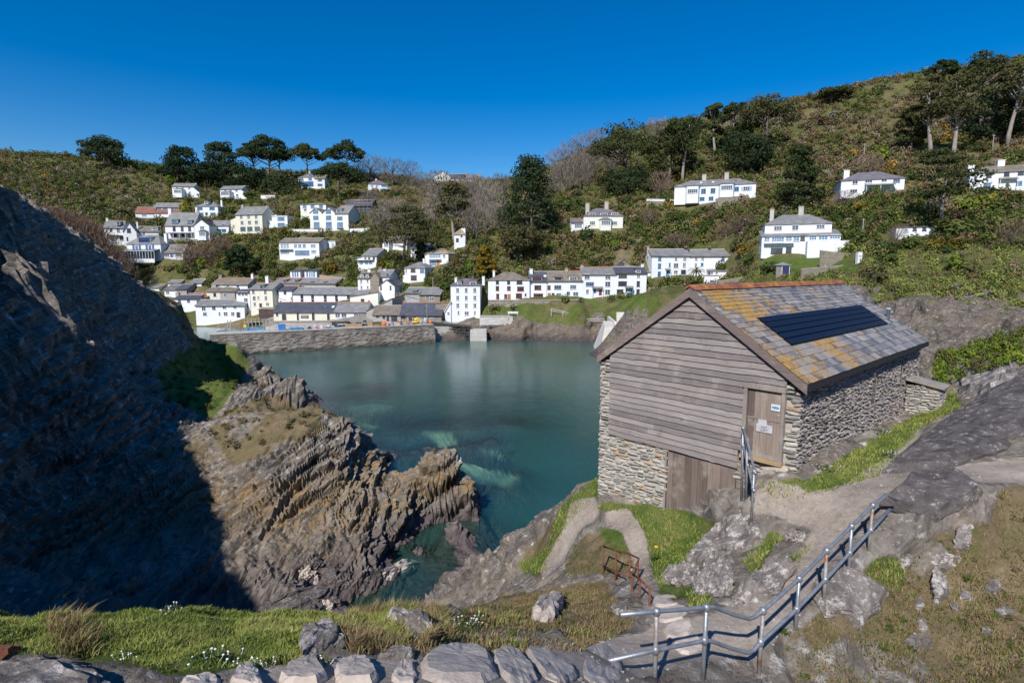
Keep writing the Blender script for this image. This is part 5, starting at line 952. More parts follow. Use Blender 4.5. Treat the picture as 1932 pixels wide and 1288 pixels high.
for u0, u1, z0, z1 in SIDE_WINS:                          # slit windows in the long wall
    wn = MB().box((u0, 0.0, LZ(z0)), (u1, 0.30, LZ(z0)+0.05)).box((u0, -0.02, LZ(z1)), (u1+0.2, 0.10, LZ(z1)+0.10)).box((u0, 0.03, LZ(z0)+0.05), (u0+0.07, 0.2, LZ(z1))).box((u1-0.07, 0.03, LZ(z0)+0.05), (u1, 0.2, LZ(z1))).build('window', M['frame_timber'], loft)
    MB().box((u0+0.07, 0.04, LZ(z0)+0.05), (u1-0.07, 0.052, LZ(z1))).build('pane', M['glass'], wn)

# weatherboards: one object each, waney lower edge, clipped by the verges
def verge(t): return min(EZ + (AZ-EZ)*(t+0.1)/(ehw+0.1), EZ + (AZ-EZ)*(WALL_W+0.1-t)/(ehw+0.1)) - 0.10
EXP = (AZ+Z0-BOARD_BOT)/27.5
zb = BOARD_BOT; kb = 0
while zb < AZ+Z0-0.22:
    lo, hi = LZ(zb), LZ(zb)+EXP+0.035; mid = lo+EXP*0.6
    tl, tr = tB0, (tL0-0.03 if zb+EXP*0.4 < zD0 else tD1+0.10)
    if zb > zD1-0.02: tr = tD0-0.10
    if zb > EAVE_Z-0.15: tl, tr = WALL_W+0.1, -0.1
    # clip by the sloping verge
    while tl > ehw and verge(tl) < lo+0.02: tl -= 0.02
    while tr < ehw and verge(tr) < lo+0.02: tr += 0.02
    n = max(4, int((tl-tr)/0.16)); cuts = [tr] + ([tr+(tl-tr)*random.uniform(0.3, 0.7)] if (tl-tr) > 4 and random.random() < 0.5 else []) + [tl]
    ph = random.uniform(0, 9)
    for a, b in zip(cuts[:-1], cuts[1:]):
        b -= 0.006 if b != tl else 0
        m = MB(); n = max(3, int((b-a)/0.15)); rows = []
        for i in range(n+1):
            t_ = a+(b-a)*i/n
            wav = 0.008*math.sin(t_*1.7+ph)+0.006*math.sin(t_*5.1+ph*2)+random.uniform(-0.004, 0.004) - (0.025 if random.random() < 0.04 else 0)
            top = min(hi, verge(t_)); bot = min(lo+wav, top-0.02)
            rows.append([(-0.075, t_, bot), (-0.035, t_, top), (-0.012, t_, top), (-0.042, t_, bot)])
        for i in range(n):
            o = len(m.v); m.v += rows[i]+rows[i+1]
            m.f += [(o+j, o+(j+1) % 4, o+4+(j+1) % 4, o+4+j) for j in range(4)]
            if i == 0: m.f.append((o+3, o+2, o+1, o))
            if i == n-1: m.f.append((o+4, o+5, o+6, o+7))
        m.build('weatherboard', M['weatherboard'], loft)
    zb += EXP; kb += 1
MB().prism([(-0.005, -0.05, EZ-0.3), (-0.005, tD1, EZ-0.3), (-0.005, tD1, LZ(BOARD_BOT)+0.1), (-0.005, tB0-0.03, LZ(BOARD_BOT)+0.1), (-0.005, tB0-0.03, EZ-0.12), (-0.005, WALL_W+0.05, EZ-0.1), (-0.005, WALL_W+0.05, EZ), (-0.005, ehw, AZ-0.15), (-0.005, -0.05, EZ)][::-1], (0.03, 0, 0)).build('board_backing', M['timber_dark'], loft)
# upper door
dz0, dz1 = LZ(zD0), LZ(zD1)
fr = MB().box((-0.10, tD0-0.10, dz0), (0.03, tD0, dz1)).box((-0.10, tD1, dz0), (0.03, tD1+0.11, dz1)).box((-0.12, tD0-0.12, dz1), (0.03, tD1+0.14, dz1+0.14)).build('door_frame', M['frame_timber'], loft)
MB().box((-0.16, tD0-0.12, dz0-0.10), (0.03, tD1+0.12, dz0)).build('threshold', M['timber_tan'], loft)
dr = MB().box((0.0, tD0, dz0), (0.028, tD1, dz1)).build('door', M['timber_dark'], loft)
nn = 5
for i in range(nn):
    a = tD0+0.02+(tD1-tD0-0.04)*i/nn; b = tD0+0.02+(tD1-tD0-0.04)*(i+0.97)/nn
    MB().box((-0.03, a, dz0+0.12), (-0.002, b, dz1-0.02)).build('plank', M['door_board'], dr)
mz = dz0+(dz1-dz0)*0.56
MB().box((-0.045, tD0+0.015, mz), (-0.031, tD1-0.015, mz+0.045)).build('ledge', M['frame_timber'], dr); MB().box((-0.05, tD0+0.015, dz0+0.01), (-0.002, tD1-0.015, dz0+0.12)).build('kick_board', M['frame_timber'], dr)
# notices on the door
def plate(name, label, pts, mat, x=-0.05, th=0.008):
    q = [gp(*p) for p in pts]; t0, t1 = min(a for a, _ in q), max(a for a, _ in q); z0, z1 = min(b for _, b in q), max(b for _, b in q)
    return (t0, t1, LZ(z0), LZ(z1)), MB().box((x-th, t0, LZ(z0)), (x, t1, LZ(z1))).build(name, mat)
def text(body, size, mat, parent, x, t, z, ax='CENTER', sx=1.0):
    cu = bpy.data.curves.new('lettering', 'FONT'); cu.body = body; cu.size = size; cu.align_x = ax; cu.extrude = 0.001
    tm = bpy.data.objects.new('t', cu); COL.objects.link(tm); me_ = tm.to_mesh().copy(); bpy.data.objects.remove(tm); me_.name = 'lettering'; me_.materials.clear(); me_.materials.append(mat)
    o = link('lettering', me_, parent); o.rotation_euler = (math.pi/2, 0, -math.pi/2); o.location = (x, t, z); o.scale = (sx, 1, 1); return o
(t0, t1, z0, z1), nb_ = plate('notice', '', [(1457, 761), (1473, 776)], M['plastic_white'])
tag(nb_, 'small white notice with blue oval emblem on the upper door', 'notice'); nb_.matrix_world = Matrix.Translation(loft.location) @ Matrix.Rotation(TH, 4, 'Z')
ov = [( -0.0605, (t0+t1)/2 + (t1-t0)*0.44*math.cos(a), (z0+z1)/2 + (z1-z0)*0.22*math.sin(a)) for a in [2*math.pi*i/24 for i in range(24)]]
MB().prism(ov, (0.002, 0, 0)).build('emblem', M['paint_bright_blue'], nb_)
text('~~~~', 0.06, M['plastic_white'], nb_, -0.063, (t0+t1)/2, (z0+z1)/2-0.02)
(t0, t1, z0, z1), nb_ = plate('notice', '', [(1429, 797), (1458, 818)], M['frame_grey'])
nb_.data.materials[0] = pm('notice_grey', [(0.3, (0.42, 0.42, 0.45)), (0.7, (0.62, 0.62, 0.64))], 8)
tag(nb_, 'weathered grey paper notice pinned to the lower door panel', 'notice'); nb_.matrix_world = Matrix.Translation(loft.location) @ Matrix.Rotation(TH, 4, 'Z')
MB().box((-0.054, (t0+t1)/2-0.06, z1+0.002), (-0.05, (t0+t1)/2+0.18, z1+0.14)).build('upper_sheet', M['notice_grey'], nb_)
text('NET', 0.09, M['frame_dark'], nb_, -0.061, (t0+t1)/2, z0+(z1-z0)*0.52); text('LOFT', 0.09, M['frame_dark'], nb_, -0.061, (t0+t1)/2, z0+(z1-z0)*0.14)
# lower plank doors under the boarding
zt = LZ(BOARD_BOT)-0.02; ld_ = MB().box((0.0, tL0, LZ(zLb)-0.6), (0.03, tL1, zt)).build('loft_door', M['timber_dark'], loft)
t_ = tL0+0.01
while t_ < tL1-0.05:
    wv = min(random.uniform(0.15, 0.26), tL1-0.01-t_); MB().box((-0.03-random.uniform(0, 0.012), t_, LZ(zLb)-0.6), (-0.002, t_+wv-0.008, zt-0.06)).build('plank', M['door_board'], ld_); t_ += wv
MB().box((-0.02, tL1+0.0, LZ(zLb)-0.5), (0.03, tL1+0.07, zt)).build('door_post', M['frame_timber'], loft)
MB().box((-0.03, tL0-0.30, LZ(zLb)-0.8), (0.05, tL0-0.02, LZ(zD0)-0.15)).build('pier', M['stonewall'], loft)
# roof
RX0, RX1 = -0.16, ROOF_L-0.16; RY0 = -0.22
rz_e, rz_a = EAVE_Z-Z0, APEX_Z-Z0; half = ROOF_W/2
sl = Vector((0, half, rz_a-rz_e)); SLEN = sl.length; sv = sl/SLEN; sn = Vector((0, -sv.z, sv.y))   # up the slope / outward
E0 = Vector((RX0, RY0, rz_e))
def rp(u, v, up=0.0): return E0 + Vector((1, 0, 0))*u + sv*v + sn*up
deck = MB().prism([(RX0+0.02, RY0+0.03, rz_e-0.12), (RX0+0.02, RY0+half, rz_a-0.12), (RX0+0.02, RY0+ROOF_W-0.03, rz_e-0.12), (RX0+0.02, RY0+ROOF_W-0.03, rz_e-0.035), (RX0+0.02, RY0+half, rz_a-0.03), (RX0+0.02, RY0+0.03, rz_e-0.035)], (ROOF_L-0.04, 0, 0)).build('roof', M['slate'], loft)
def rpix(px, py):
    n = (SDIR*sn.x + GD*sn.y + Vector((0, 0, sn.z))); o = Vector((loft.location.x, loft.location.y, Z0)) + SDIR*E0.x + GD*E0.y + Vector((0, 0, E0.z))
    q = on_plane(px, py, o, n) - o; v3 = SDIR*sv.x + GD*sv.y + Vector((0, 0, sv.z)); return q.dot(SDIR), q.dot(v3)
pc = [rpix(1430, 603), rpix(1620, 574), rpix(1672, 610), rpix(1497, 653)]
PU0, PU1 = 0.5*(pc[0][0]+pc[3][0]), 0.5*(pc[1][0]+pc[2][0]); PV1, PV0 = 0.5*(pc[0][1]+pc[1][1]), 0.5*(pc[2][1]+pc[3][1])
def slate_shape(k):
    r = random.Random(100+k); j = lambda a: r.uniform(-a, a)
    v = [(-.5+j(.02), 0+j(.05), 0.9), (.5+j(.02), 0+j(.05), 0.9+j(.1)), (.5+j(.02), 1.12, 0.25), (-.5+j(.02), 1.12, 0.25), (-.5, .02, 0), (.5, .02, 0)]
    return v, [(0, 1, 2, 3), (4, 5, 1, 0), (5, 2, 1), (4, 0, 3), (3, 2, 5, 4)]
SLS = [slate_shape(k) for k in range(10)]; slm = []
for v, f in SLS: m = MB(); m.v, m.f = v, f; slm.append(m.mesh('slate', M['slates']))
sl_all = []; v_ = 0.0; row = 0
while v_ < SLEN-0.06:
    g = 0.30-0.15*(v_/SLEN); wid = 0.40-0.14*(v_/SLEN); u_ = -random.uniform(0, wid)
    while u_ < ROOF_L:
        ww = wid*random.uniform(0.75, 1.25); a, b = max(u_, 0), min(u_+ww, ROOF_L)
        cu, cv = (a+b)/2, v_+g/2
        if b-a > 0.05 and not (PU0+0.1 < cu < PU1-0.1 and PV0+0.12 < cv < PV1-0.12): sl_all.append((cu, v_, b-a-0.008, g, random.uniform(-0.015, 0.015)))
        u_ += ww
    v_ += g; row += 1
def ssz(s):
    q = rp(s[0], s[1]); wq = CR + SDIR*q.x + GD*q.y; return s[2]*s[3]/(wq.x**2+wq.y**2)
sl_all.sort(key=lambda s: -ssz(s)); V_, F_, R_ = [], [], []
BAS = Matrix(((1, sv.x, sn.x), (0, sv.y, sn.y), (0, sv.z, sn.z))).to_4x4()
for k, (cu, v0, ww, g, rot) in enumerate(sl_all):
    Mx = Matrix.Translation(rp(cu, v0, -0.022)) @ BAS @ Matrix.Rotation(rot, 4, 'Z') @ Matrix.Diagonal((ww, g, random.uniform(0.026, 0.040), 1)); i = random.randrange(10)
    if k < 298:
        o = link('slate', slm[i], deck); o.matrix_local = Mx
    else:
        v, fc = SLS[i]; o0 = len(V_); V_ += [tuple(Mx @ Vector(p)) for p in v]; F_ += [tuple(a+o0 for a in q) for q in fc]; R_ += [random.random()]*len(v)
m = MB(); m.v, m.f = V_, F_; me = m.mesh('slates', M['slates_rest']); a = me.attributes.new('rnd', 'FLOAT', 'POINT'); a.data.foreach_set('value', R_); tag(link('far_slates', me, deck), kind='stuff')
# solar panels
t = NT('solar_cells'); p = t.pos(); br = t.n('TexBrick', Scale=1.0); vr = t.n('VectorRotate', rotation_type='Z_AXIS'); t.l(p, vr.inputs['Vector']); vr.inputs['Angle'].default_value = -TH
wv = t.n('TexWave', wave_type='BANDS', bands_direction='Z', Scale=6.0); t.l(p, wv.inputs['Vector'])
t.bsdf(t.mix(t.ramp(wv.outputs['Fac'], [(0.0, 0.0), (0.1, 1.0)]), (0.03, 0.035, 0.05), (0.006, 0.009, 0.022)), 0.38, None, 0.18); M['solar'] = t.m
pm('panel_frame', [(0.012, 0.012, 0.014)], 5, 0.4)
NCc, NRr = 8, 5
for r_ in range(NRr):
    for c_i in range(NCc):
        ua = PU0+(PU1-PU0)*c_i/NCc+0.006; ub = PU0+(PU1-PU0)*(c_i+1)/NCc-0.006; va = PV0+(PV1-PV0)*r_/NRr+0.012; vb = PV0+(PV1-PV0)*(r_+1)/NRr-0.012
        o = MB().slab([rp(ua, va, 0.055), rp(ub, va, 0.055), rp(ub, vb, 0.045), rp(ua, vb, 0.045)], 0.03).build('solar_panel', M['solar'], deck)
MB().slab([rp(PU0-0.02, PV0-0.02, 0.012), rp(PU1+0.02, PV0-0.02, 0.012), rp(PU1+0.02, PV1+0.02, 0.012), rp(PU0-0.02, PV1+0.02, 0.012)], 0.03).build('panel_tray', M['panel_frame'], deck)
# ridge tiles
def ridge_lich(t, p, c, r):
    return t.mix(t.ramp(t.noise(p, 3.5, 6, 0.75), [(0.52, 0.0), (0.6, 0.85)]), c, (0.50, 0.27, 0.04))
piece_mat('ridge_tiles', [(0.0, (0.22, 0.085, 0.05)), (0.5, (0.32, 0.125, 0.07)), (1.0, (0.42, 0.15, 0.08))], False, 8, 0.4, None, 0.8, ridge_lich)
nR = 30
for i in range(nR):
    u0 = ROOF_L*i/nR; u1 = ROOF_L*(i+0.985)/nR; zj = random.uniform(-0.012, 0.012); yj = RY0+half
    pr_ = [(RX0+u0, yj-0.20, rz_a-0.085+zj), (RX0+u0, yj-0.10, rz_a+0.03+zj), (RX0+u0, yj, rz_a+0.085+zj), (RX0+u0, yj+0.10, rz_a+0.03+zj), (RX0+u0, yj+0.20, rz_a-0.085+zj), (RX0+u0, yj, rz_a+0.03+zj)]
    MB().prism(pr_, (u1-u0, 0, 0)).build('ridge_tile', M['ridge_tiles'], deck)
# bargeboards, eaves board, flue
for sgn in (0, 1):
    y_e, y_a = (RY0+0.02, RY0+half) if sgn == 0 else (RY0+ROOF_W-0.02, RY0+half)
    MB().prism([(RX0-0.005, y_e, rz_e-0.05), (RX0-0.005, y_a, rz_a-0.045), (RX0-0.005, y_a, rz_a-0.31), (RX0-0.005, y_e, rz_e-0.30)], (0.045, 0, 0)).build('bargeboard', M['barge_timber'], loft)
for i in range(5):
    a = RX0+ROOF_L*i/5; MB().box((a+0.004, RY0+0.0, rz_e-0.21), (a+ROOF_L/5-0.004, RY0+0.035, rz_e-0.045)).build('eaves_board', M['paint_black'], loft)
MB().box((RX0+0.1, RY0+0.037, rz_e-0.20), (RX1-0.1, 0.05, rz_e-0.13)).build('soffit', M['timber_dark'], loft)
fu, fv = rpix(1675, 600); q = rp(fu, fv); MB().lathe([(0.07, -0.2), (0.07, 0.36), (0.10, 0.37), (0.10, 0.44), (0.06, 0.47)], tuple(q), 14).build('flue', M['frame_grey'], loft, True)

pm('step_slab', [(0.3, (0.22, 0.195, 0.17)), (0.7, (0.36, 0.32, 0.28))], 3, 0.9, 0.5, 12)
# small stone store at the far end of the long wall
u0, zs = sp_(1703, 786); q = CR + SDIR*u0 - GD*0.02
hut = empty('stone_store', (q.x, q.y, zs), TH); tag(hut, 'small rubble stone store with slab roof and grey door beside the net loft', 'store')
HW, HD, HH = 0.95, 1.15, 1.35
MB().prism([(0, -0.02, -0.8), (HW, -0.02, -0.8), (HW, -HD, -0.8), (0, -HD, -0.8)], (0, 0, HH+0.8)).build('wall', M['mortar'], hut)
SMh = SM['side']
for face in ('front', 'door'):
    for cu, cz, w_, h_, pr, rt in courses(0.0, HD if face == 'front' else HW, -0.5, HH, 0.07, 0.13, 0.18, 0.45, lambda a, b: face == 'front' or not (0.22 < a < 0.75)):
        o = link('stone', random.choice(SM['front']), hut)
        Mx = Matrix.Translation((0, -cu, cz)) @ Matrix.Rotation(-math.pi/2, 4, 'Z') if face == 'front' else Matrix.Translation((cu, -HD, cz))
        o.matrix_local = Mx @ Matrix.Rotation(rt, 4, 'Y') @ Matrix.Diagonal((w_, 0.03+pr*0.6, h_, 1))
MB().box((0.24, -HD-0.03, -0.3), (0.73, -HD-0.002, HH-0.1)).build('door', M['frame_grey'], hut)
for i in range(3): MB().slab([(-0.12+i*0.41, -HD-0.15, HH+0.05), (0.28+i*0.41, -HD-0.15, HH+0.05), (0.28+i*0.41, 0.0, HH+0.28), (-0.12+i*0.41, 0.0, HH+0.28)], 0.06).build('roof_slab', M['step_slab'], hut)
# ------------------------------------------------------------------ near rocks, steps and rails
def rock_material(name, stops, lich, lt, dk=0.55):
    t = NT(name); p = t.pos(); col, h, fine, z = rock_nodes(t, p)
    base = t.ramp(t.noise(p, 1.6, 8, 0.7), stops)
    base = t.mix(0.6, base, t.ramp(fine, [(0.3, 0.45), (0.7, 1.3)]), 'MULTIPLY')
    l1 = t.noise(p, 3.2, 8, 0.78); l2 = t.noise(p, 14, 6, 0.75)
    base = t.mix(t.ramp(t.math('ADD', t.math('MULTIPLY', l1, 0.6), t.math('MULTIPLY', l2, 0.4)), [(lt, 0.0), (lt+0.045, 0.9)]), base, lich)
    base = t.mix(t.ramp(t.noise(p, 1.9, 5, 0.7), [(0.56, 0.0), (0.64, dk)]), base, (0.09, 0.085, 0.08))
    base = t.mix(t.ramp(t.noise(p, 5.5, 5, 0.7), [(0.64, 0.0), (0.70, 0.6)]), base, (0.22, 0.17, 0.07))
    t.bsdf(base, 0.88, t.bump(t.math('ADD', t.math('ADD', fine, l1), t.math('MULTIPLY', l2, 0.5)), 1.0, 0.06), 0.2); M[name] = t.m
rock_material('rock', [(0.3, (0.15, 0.13, 0.12)), (0.5, (0.27, 0.235, 0.21)), (0.7, (0.38, 0.335, 0.30))], (0.62, 0.57, 0.52), 0.515)
rock_material('dark_rock', [(0.3, (0.07, 0.062, 0.062)), (0.5, (0.14, 0.12, 0.115)), (0.7, (0.21, 0.185, 0.17))], (0.50, 0.46, 0.43), 0.545)
pm('step_stone', [(0.28, (0.34, 0.28, 0.235)), (0.5, (0.49, 0.415, 0.35)), (0.72, (0.60, 0.52, 0.45))], 2.4, 0.9, 0.8, 9, dist=0.03, detail=9)
def rock(label, outline, lift, thick, mat='rock', name='rock_slab', cat='rock', rough=0.05, sub=3, group=None, D=None, under=1.05, d0=3.0):
    ring = [hit_near(*p, d0) if D is None else P(p[0], p[1], D) for p in outline]
    if len(ring) < 8:                                  # round the corners once
        ring = [q for i in range(len(ring)) for q in (ring[i].lerp(ring[(i+1) % len(ring)], 0.22), ring[i].lerp(ring[(i+1) % len(ring)], 0.78))]
    c = sum(ring, Vector())/len(ring); n = len(ring)
    bm = bmesh.new()
    def add(r): return [bm.verts.new(q) for q in r]
    bot = add([c+(q-c)*under-Vector((0, 0, thick)) for q in ring]); mid = add([q+Vector((0, 0, lift*0.35)) for q in ring])
    zc = sum(q.z for q in ring)/n
    top = add([c+(q-c)*0.86+Vector((0, 0, lift*random.uniform(0.8, 1.1))) for q in ring]); ce = bm.verts.new(c+Vector((0, 0, lift*1.02)))
    for i in range(n):
        j = (i+1) % n
        bm.faces.new((bot[i], bot[j], mid[j], mid[i])); bm.faces.new((mid[i], mid[j], top[j], top[i])); bm.faces.new((top[i], top[j], ce))
    bm.faces.new(bot[::-1])
    bmesh.ops.recalc_face_normals(bm, faces=bm.faces)
    bmesh.ops.triangulate(bm, faces=bm.faces)
    bmesh.ops.subdivide_edges(bm, edges=bm.edges, cuts=sub, use_grid_fill=True)
    bm.normal_update(); pts = np.array([v.co[:] for v in bm.verts]); size = max((q-c).length for q in ring)
    d = strata(pts*2.2, 1.0, 31)*rough*2.2 + fbm(pts*3.2/max(size, 0.3), 4, 47)*rough*1.1
    for v, k in zip(bm.verts, d): v.co += v.normal*float(k)
    base = Vector((c.x, c.y, c.z-thick))
    for v in bm.verts: v.co -= base
    me = bpy.data.meshes.new(name); bm.to_mesh(me); bm.free(); me.materials.append(M[mat])
    o = link(name, me); o.location = base; tag(o, label, cat, group); return o
c7 = lambda *a: [(480+x/2.76, 1100+y/2.76) for x, y in a]           # measured in enlarged crops of the photograph
c8 = lambda *a: [(1460+x/3.157, 880+y/3.157) for x, y in a]
cm = lambda *a: [(1100+x/4.18, 980+y/4.18) for x, y in a]
rock('broad buff stone slab, lowest edge slab with a long cleft at its side', c7((880, 540), (868, 405), (1000, 330), (1150, 340), (1230, 400), (1280, 540)), 0.10, 0.3, 'step_stone', 'stone_step', 'stone', 0.011)
rock('square buff stone slab with a rounded shoulder beside white campion', c7((432, 545), (428, 445), (520, 400), (600, 405), (662, 545)), 0.09, 0.3, 'step_stone', 'stone_step', 'stone', 0.011)
rock('wedge shaped buff stone slab below the white topped boulder', c7((105, 545), (200, 430), (320, 405), (392, 545)), 0.09, 0.3, 'step_stone', 'stone_step', 'stone', 0.011)
rock('narrow broken stone slab between two larger slabs', c7((715, 540), (730, 450), (810, 412), (868, 540)), 0.06, 0.3, 'step_stone', 'stone_step', 'stone', 0.011)
rock('fractured buff slab across the long cleft', c7((1300, 540), (1232, 385), (1300, 340), (1385, 370), (1485, 505), (1430, 540)), 0.09, 0.3, 'step_stone', 'stone_step', 'stone', 0.011)
rock('leaning buff slab whose corner meets the smooth flat stone', c7((1400, 340), (1500, 350), (1650, 430), (1690, 500), (1600, 535), (1492, 492)), 0.08, 0.3, 'step_stone', 'stone_step', 'stone', 0.011)
rock('smooth flat grey stone at the end of the lower rail', c7((1705, 410), (1745, 330), (1830, 310), (1895, 380), (1925, 480), (1860, 545), (1720, 510)), 0.06, 0.3, 'step_stone', 'stone_step', 'stone', 0.011)
rock('white topped boulder at the end of the grassy bank', c7((215, 440), (270, 330), (310, 265), (385, 245), (450, 330), (480, 345), (330, 400)), 0.16, 0.35, 'rock', 'boulder', 'boulder', 0.035)
rock('laminated pale rock sticking out of tussock grass', c7((690, 212), (760, 168), (850, 190), (950, 282), (860, 284), (770, 245)), 0.20, 0.35, 'rock', 'boulder', 'boulder', 0.04)
rock('long low white rock poking through dry turf above the broad slab', c7((640, 395), (700, 365), (830, 370), (810, 392), (700, 400)), 0.07, 0.2, 'rock', 'boulder', 'boulder', 0.02)
rock('pale upright boulder alone on the brown turf', c7((1448, 185), (1490, 130), (1530, 92), (1600, 70), (1612, 100), (1565, 190), (1500, 218)), 0.26, 0.4, 'step_stone', 'boulder', 'boulder', 0.05)
rock('small white stone beside the end of the upper rail', c7((1858, 140), (1900, 128), (1945, 135), (1940, 160), (1880, 175)), 0.12, 0.2, 'rock', 'boulder', 'boulder', 0.02)
rock('moss covered pale boulder under the long grass', [(-40, 1262), (40, 1242), (110, 1246), (185, 1276), (215, 1310), (-40, 1330)], 0.10, 0.3, 'rock', 'boulder', 'boulder', 0.03)
rock('flat grey stone in the bare soil below the campion', [(330, 1300), (350, 1280), (390, 1275), (420, 1290), (415, 1310)], 0.05, 0.2, 'step_stone', 'boulder', 'boulder', 0.015)
rock('pointed grey stone at the corner of the grass bank', [(430, 1300), (455, 1262), (478, 1258), (492, 1285), (490, 1310)], 0.08, 0.2, 'step_stone', 'boulder', 'boulder', 0.015)
rock('huge overhanging boulder beneath the rail posts', c8((235, 810), (330, 650), (430, 622), (690, 780), (640, 880), (500, 985), (400, 900), (300, 925)), 0.30, 0.6, 'rock', 'boulder', 'boulder', 0.03, 5, under=0.72)
rock('black lichened rock table at the top end of the rail', c8((620, 250), (760, 150), (790, 95), (960, 42), (1150, 90), (1240, 190), (1170, 262), (1060, 300), (960, 370), (720, 300)), 0.36, 0.7, 'dark_rock', 'boulder', 'boulder', 0.045, 5, under=0.72)
rock('angular grey block under the black rock table', c8((1060, 500), (1090, 405), (1170, 400), (1185, 500), (1120, 530)), 0.28, 0.4, 'rock', 'boulder', 'boulder', 0.03)
rock('layered slate block in the dark hollow under the rock table', c8((900, 560), (1060, 530), (1130, 560), (1060, 610), (930, 620)), 0.12, 0.3, 'rock', 'boulder', 'boulder', 0.04)
rock('pale wedge of slate leaning below the black rock table', c8((700, 400), (860, 400), (960, 420), (850, 500), (800, 470)), 0.10, 0.3, 'dark_rock', 'boulder', 'boulder', 0.03)
rock('tall weathered stone standing in the bank below the rock table', c8((930, 740), (960, 660), (1010, 700), (1035, 790), (960, 840)), 0.26, 0.3, 'rock', 'boulder', 'boulder', 0.03)
for i, q in enumerate([((1240, 740), (1310, 670), (1355, 720), (1300, 775)), ((1100, 790), (1160, 750), (1190, 790), (1130, 815)), ((1300, 880), (1380, 850), (1440, 890), (1360, 910)), ((730, 560), (800, 530), (830, 560), (770, 610)),
                       ((860, 960), (890, 910), (900, 990)), ((740, 1060), (860, 1000), (960, 1050), (900, 1100)), ((1230, 990), (1280, 980), (1270, 1010)), ((840, 860), (870, 790), (885, 850)), ((1060, 860), (1080, 820), (1100, 860))]):
    rock('small pale stone lying in the rough bank below the rail', c8(*q), 0.10, 0.25, 'rock', 'boulder', 'boulder', 0.03, 3, 'stones in the bank below the rail')
OUT = [('lichened outcrop shelf nearest the dark plank doors', ((820, 330), (980, 170), (1150, 10), (1300, -40), (1450, 10), (1330, 200), (1200, 260), (1050, 310), (900, 360))), ('low lichened outcrop at the foot of the lawn', ((560, 500), (700, 370), (830, 350), (940, 370), (840, 545), (690, 520))),
       ('rounded lichened outcrop between two turf gullies', ((860, 590), (930, 450), (1000, 335), (1200, 300), (1220, 480), (1130, 600), (990, 600))), ('long ribbed outcrop beside the railed path', ((1130, 700), (1230, 600), (1380, 440), (1500, 330), (1640, 310), (1690, 420), (1500, 590), (1250, 720))),
       ('small dark outcrop at the start of the upper path', ((1560, 150), (1700, 60), (1790, 120), (1700, 210)))]
for lb, q in OUT: rock(lb, cm(*q), 0.18, 0.5, 'rock', 'rock_outcrop', 'rock', 0.085, 6)
rock('long streaked slab sloping beside the grassy track', [(1665, 892), (1720, 840), (1800, 780), (1890, 728), (1970, 690), (1990, 770), (1900, 850), (1780, 885)], 0.22, 0.7, 'dark_rock', 'rock_outcrop', 'rock', 0.05, 5)
rock('bare grey crag draped with ivy beyond the stone store', [(1785, 735), (1800, 690), (1850, 668), (1900, 672), (1930, 700), (1900, 735)], 0.7, 0.8, 'rock', 'rock_outcrop', 'rock', 0.08, 4)
rock('worn doorstep slab below the upper door', [(1425, 872), (1480, 872), (1490, 888), (1478, 893), (1418, 882)], 0.10, 0.4, 'step_stone', 'doorstep', 'step', 0.012)
for i, q in enumerate([((1225, 1130), (1270, 1122), (1290, 1140), (1240, 1150)), ((1232, 1155), (1290, 1140), (1300, 1165), (1245, 1180)), ((1248, 1185), (1300, 1165), (1310, 1195), (1262, 1212)), ((1262, 1215), (1312, 1195), (1330, 1225), (1290, 1240))]):
    rock('worn stone tread of the steps between the two rails', list(q), 0.07, 0.3, 'step_stone', 'stone_step', 'step', 0.01, 2, 'treads of the path steps')
# beach boulders at the head of the inlet
cb = lambda *a: [(420+x/3.788, 820+y/3.788) for x, y in a]
BB = [((390, 1065), (440, 1000), (530, 1000), (540, 1035), (460, 1070)), ((520, 1000), (600, 985), (685, 1005), (660, 1045), (570, 1045)), ((580, 985), (620, 935), (700, 930), (735, 960), (650, 985)), ((705, 1030), (730, 965), (780, 970), (830, 1040), (790, 1065), (720, 1050)),
      ((825, 1020), (900, 1015), (920, 1050), (850, 1050)), ((930, 1110), (920, 1040), (1000, 990), (1100, 985), (1150, 1040), (1050, 1080)), ((1125, 1010), (1200, 955), (1340, 915), (1420, 925), (1380, 960), (1250, 1020), (1150, 1050)), ((810, 1100), (860, 1050), (930, 1060), (920, 1110), (850, 1130)),
      ((445, 1120), (480, 1065), (580, 1060), (620, 1090), (520, 1120)), ((250, 1270), (400, 1180), (520, 1140), (700, 1100), (800, 1120), (760, 1180), (560, 1240), (400, 1280)), ((770, 1210), (820, 1195), (875, 1205), (850, 1235), (790, 1230)), ((700, 1240), (740, 1210), (800, 1245), (760, 1265)), ((640, 1270), (680, 1225), (720, 1260), (700, 1290))]
for i, q in enumerate(BB):
    rock('grey wave-worn slab on the beach at the head of the inlet', cb(*q), 0.35, 0.7, 'step_stone' if i % 5 == 1 else 'dark_rock', 'beach_boulder', 'boulder', 0.10, 3, 'slabs on the inlet beach', d0=16.0)
rock('low rock islet just breaking the water beyond the promontory', [(695, 866), (712, 858), (735, 855), (742, 862), (725, 868), (705, 870)], 0.35, 0.8, 'dark_rock', 'rock_islet', 'rock', 0.12)

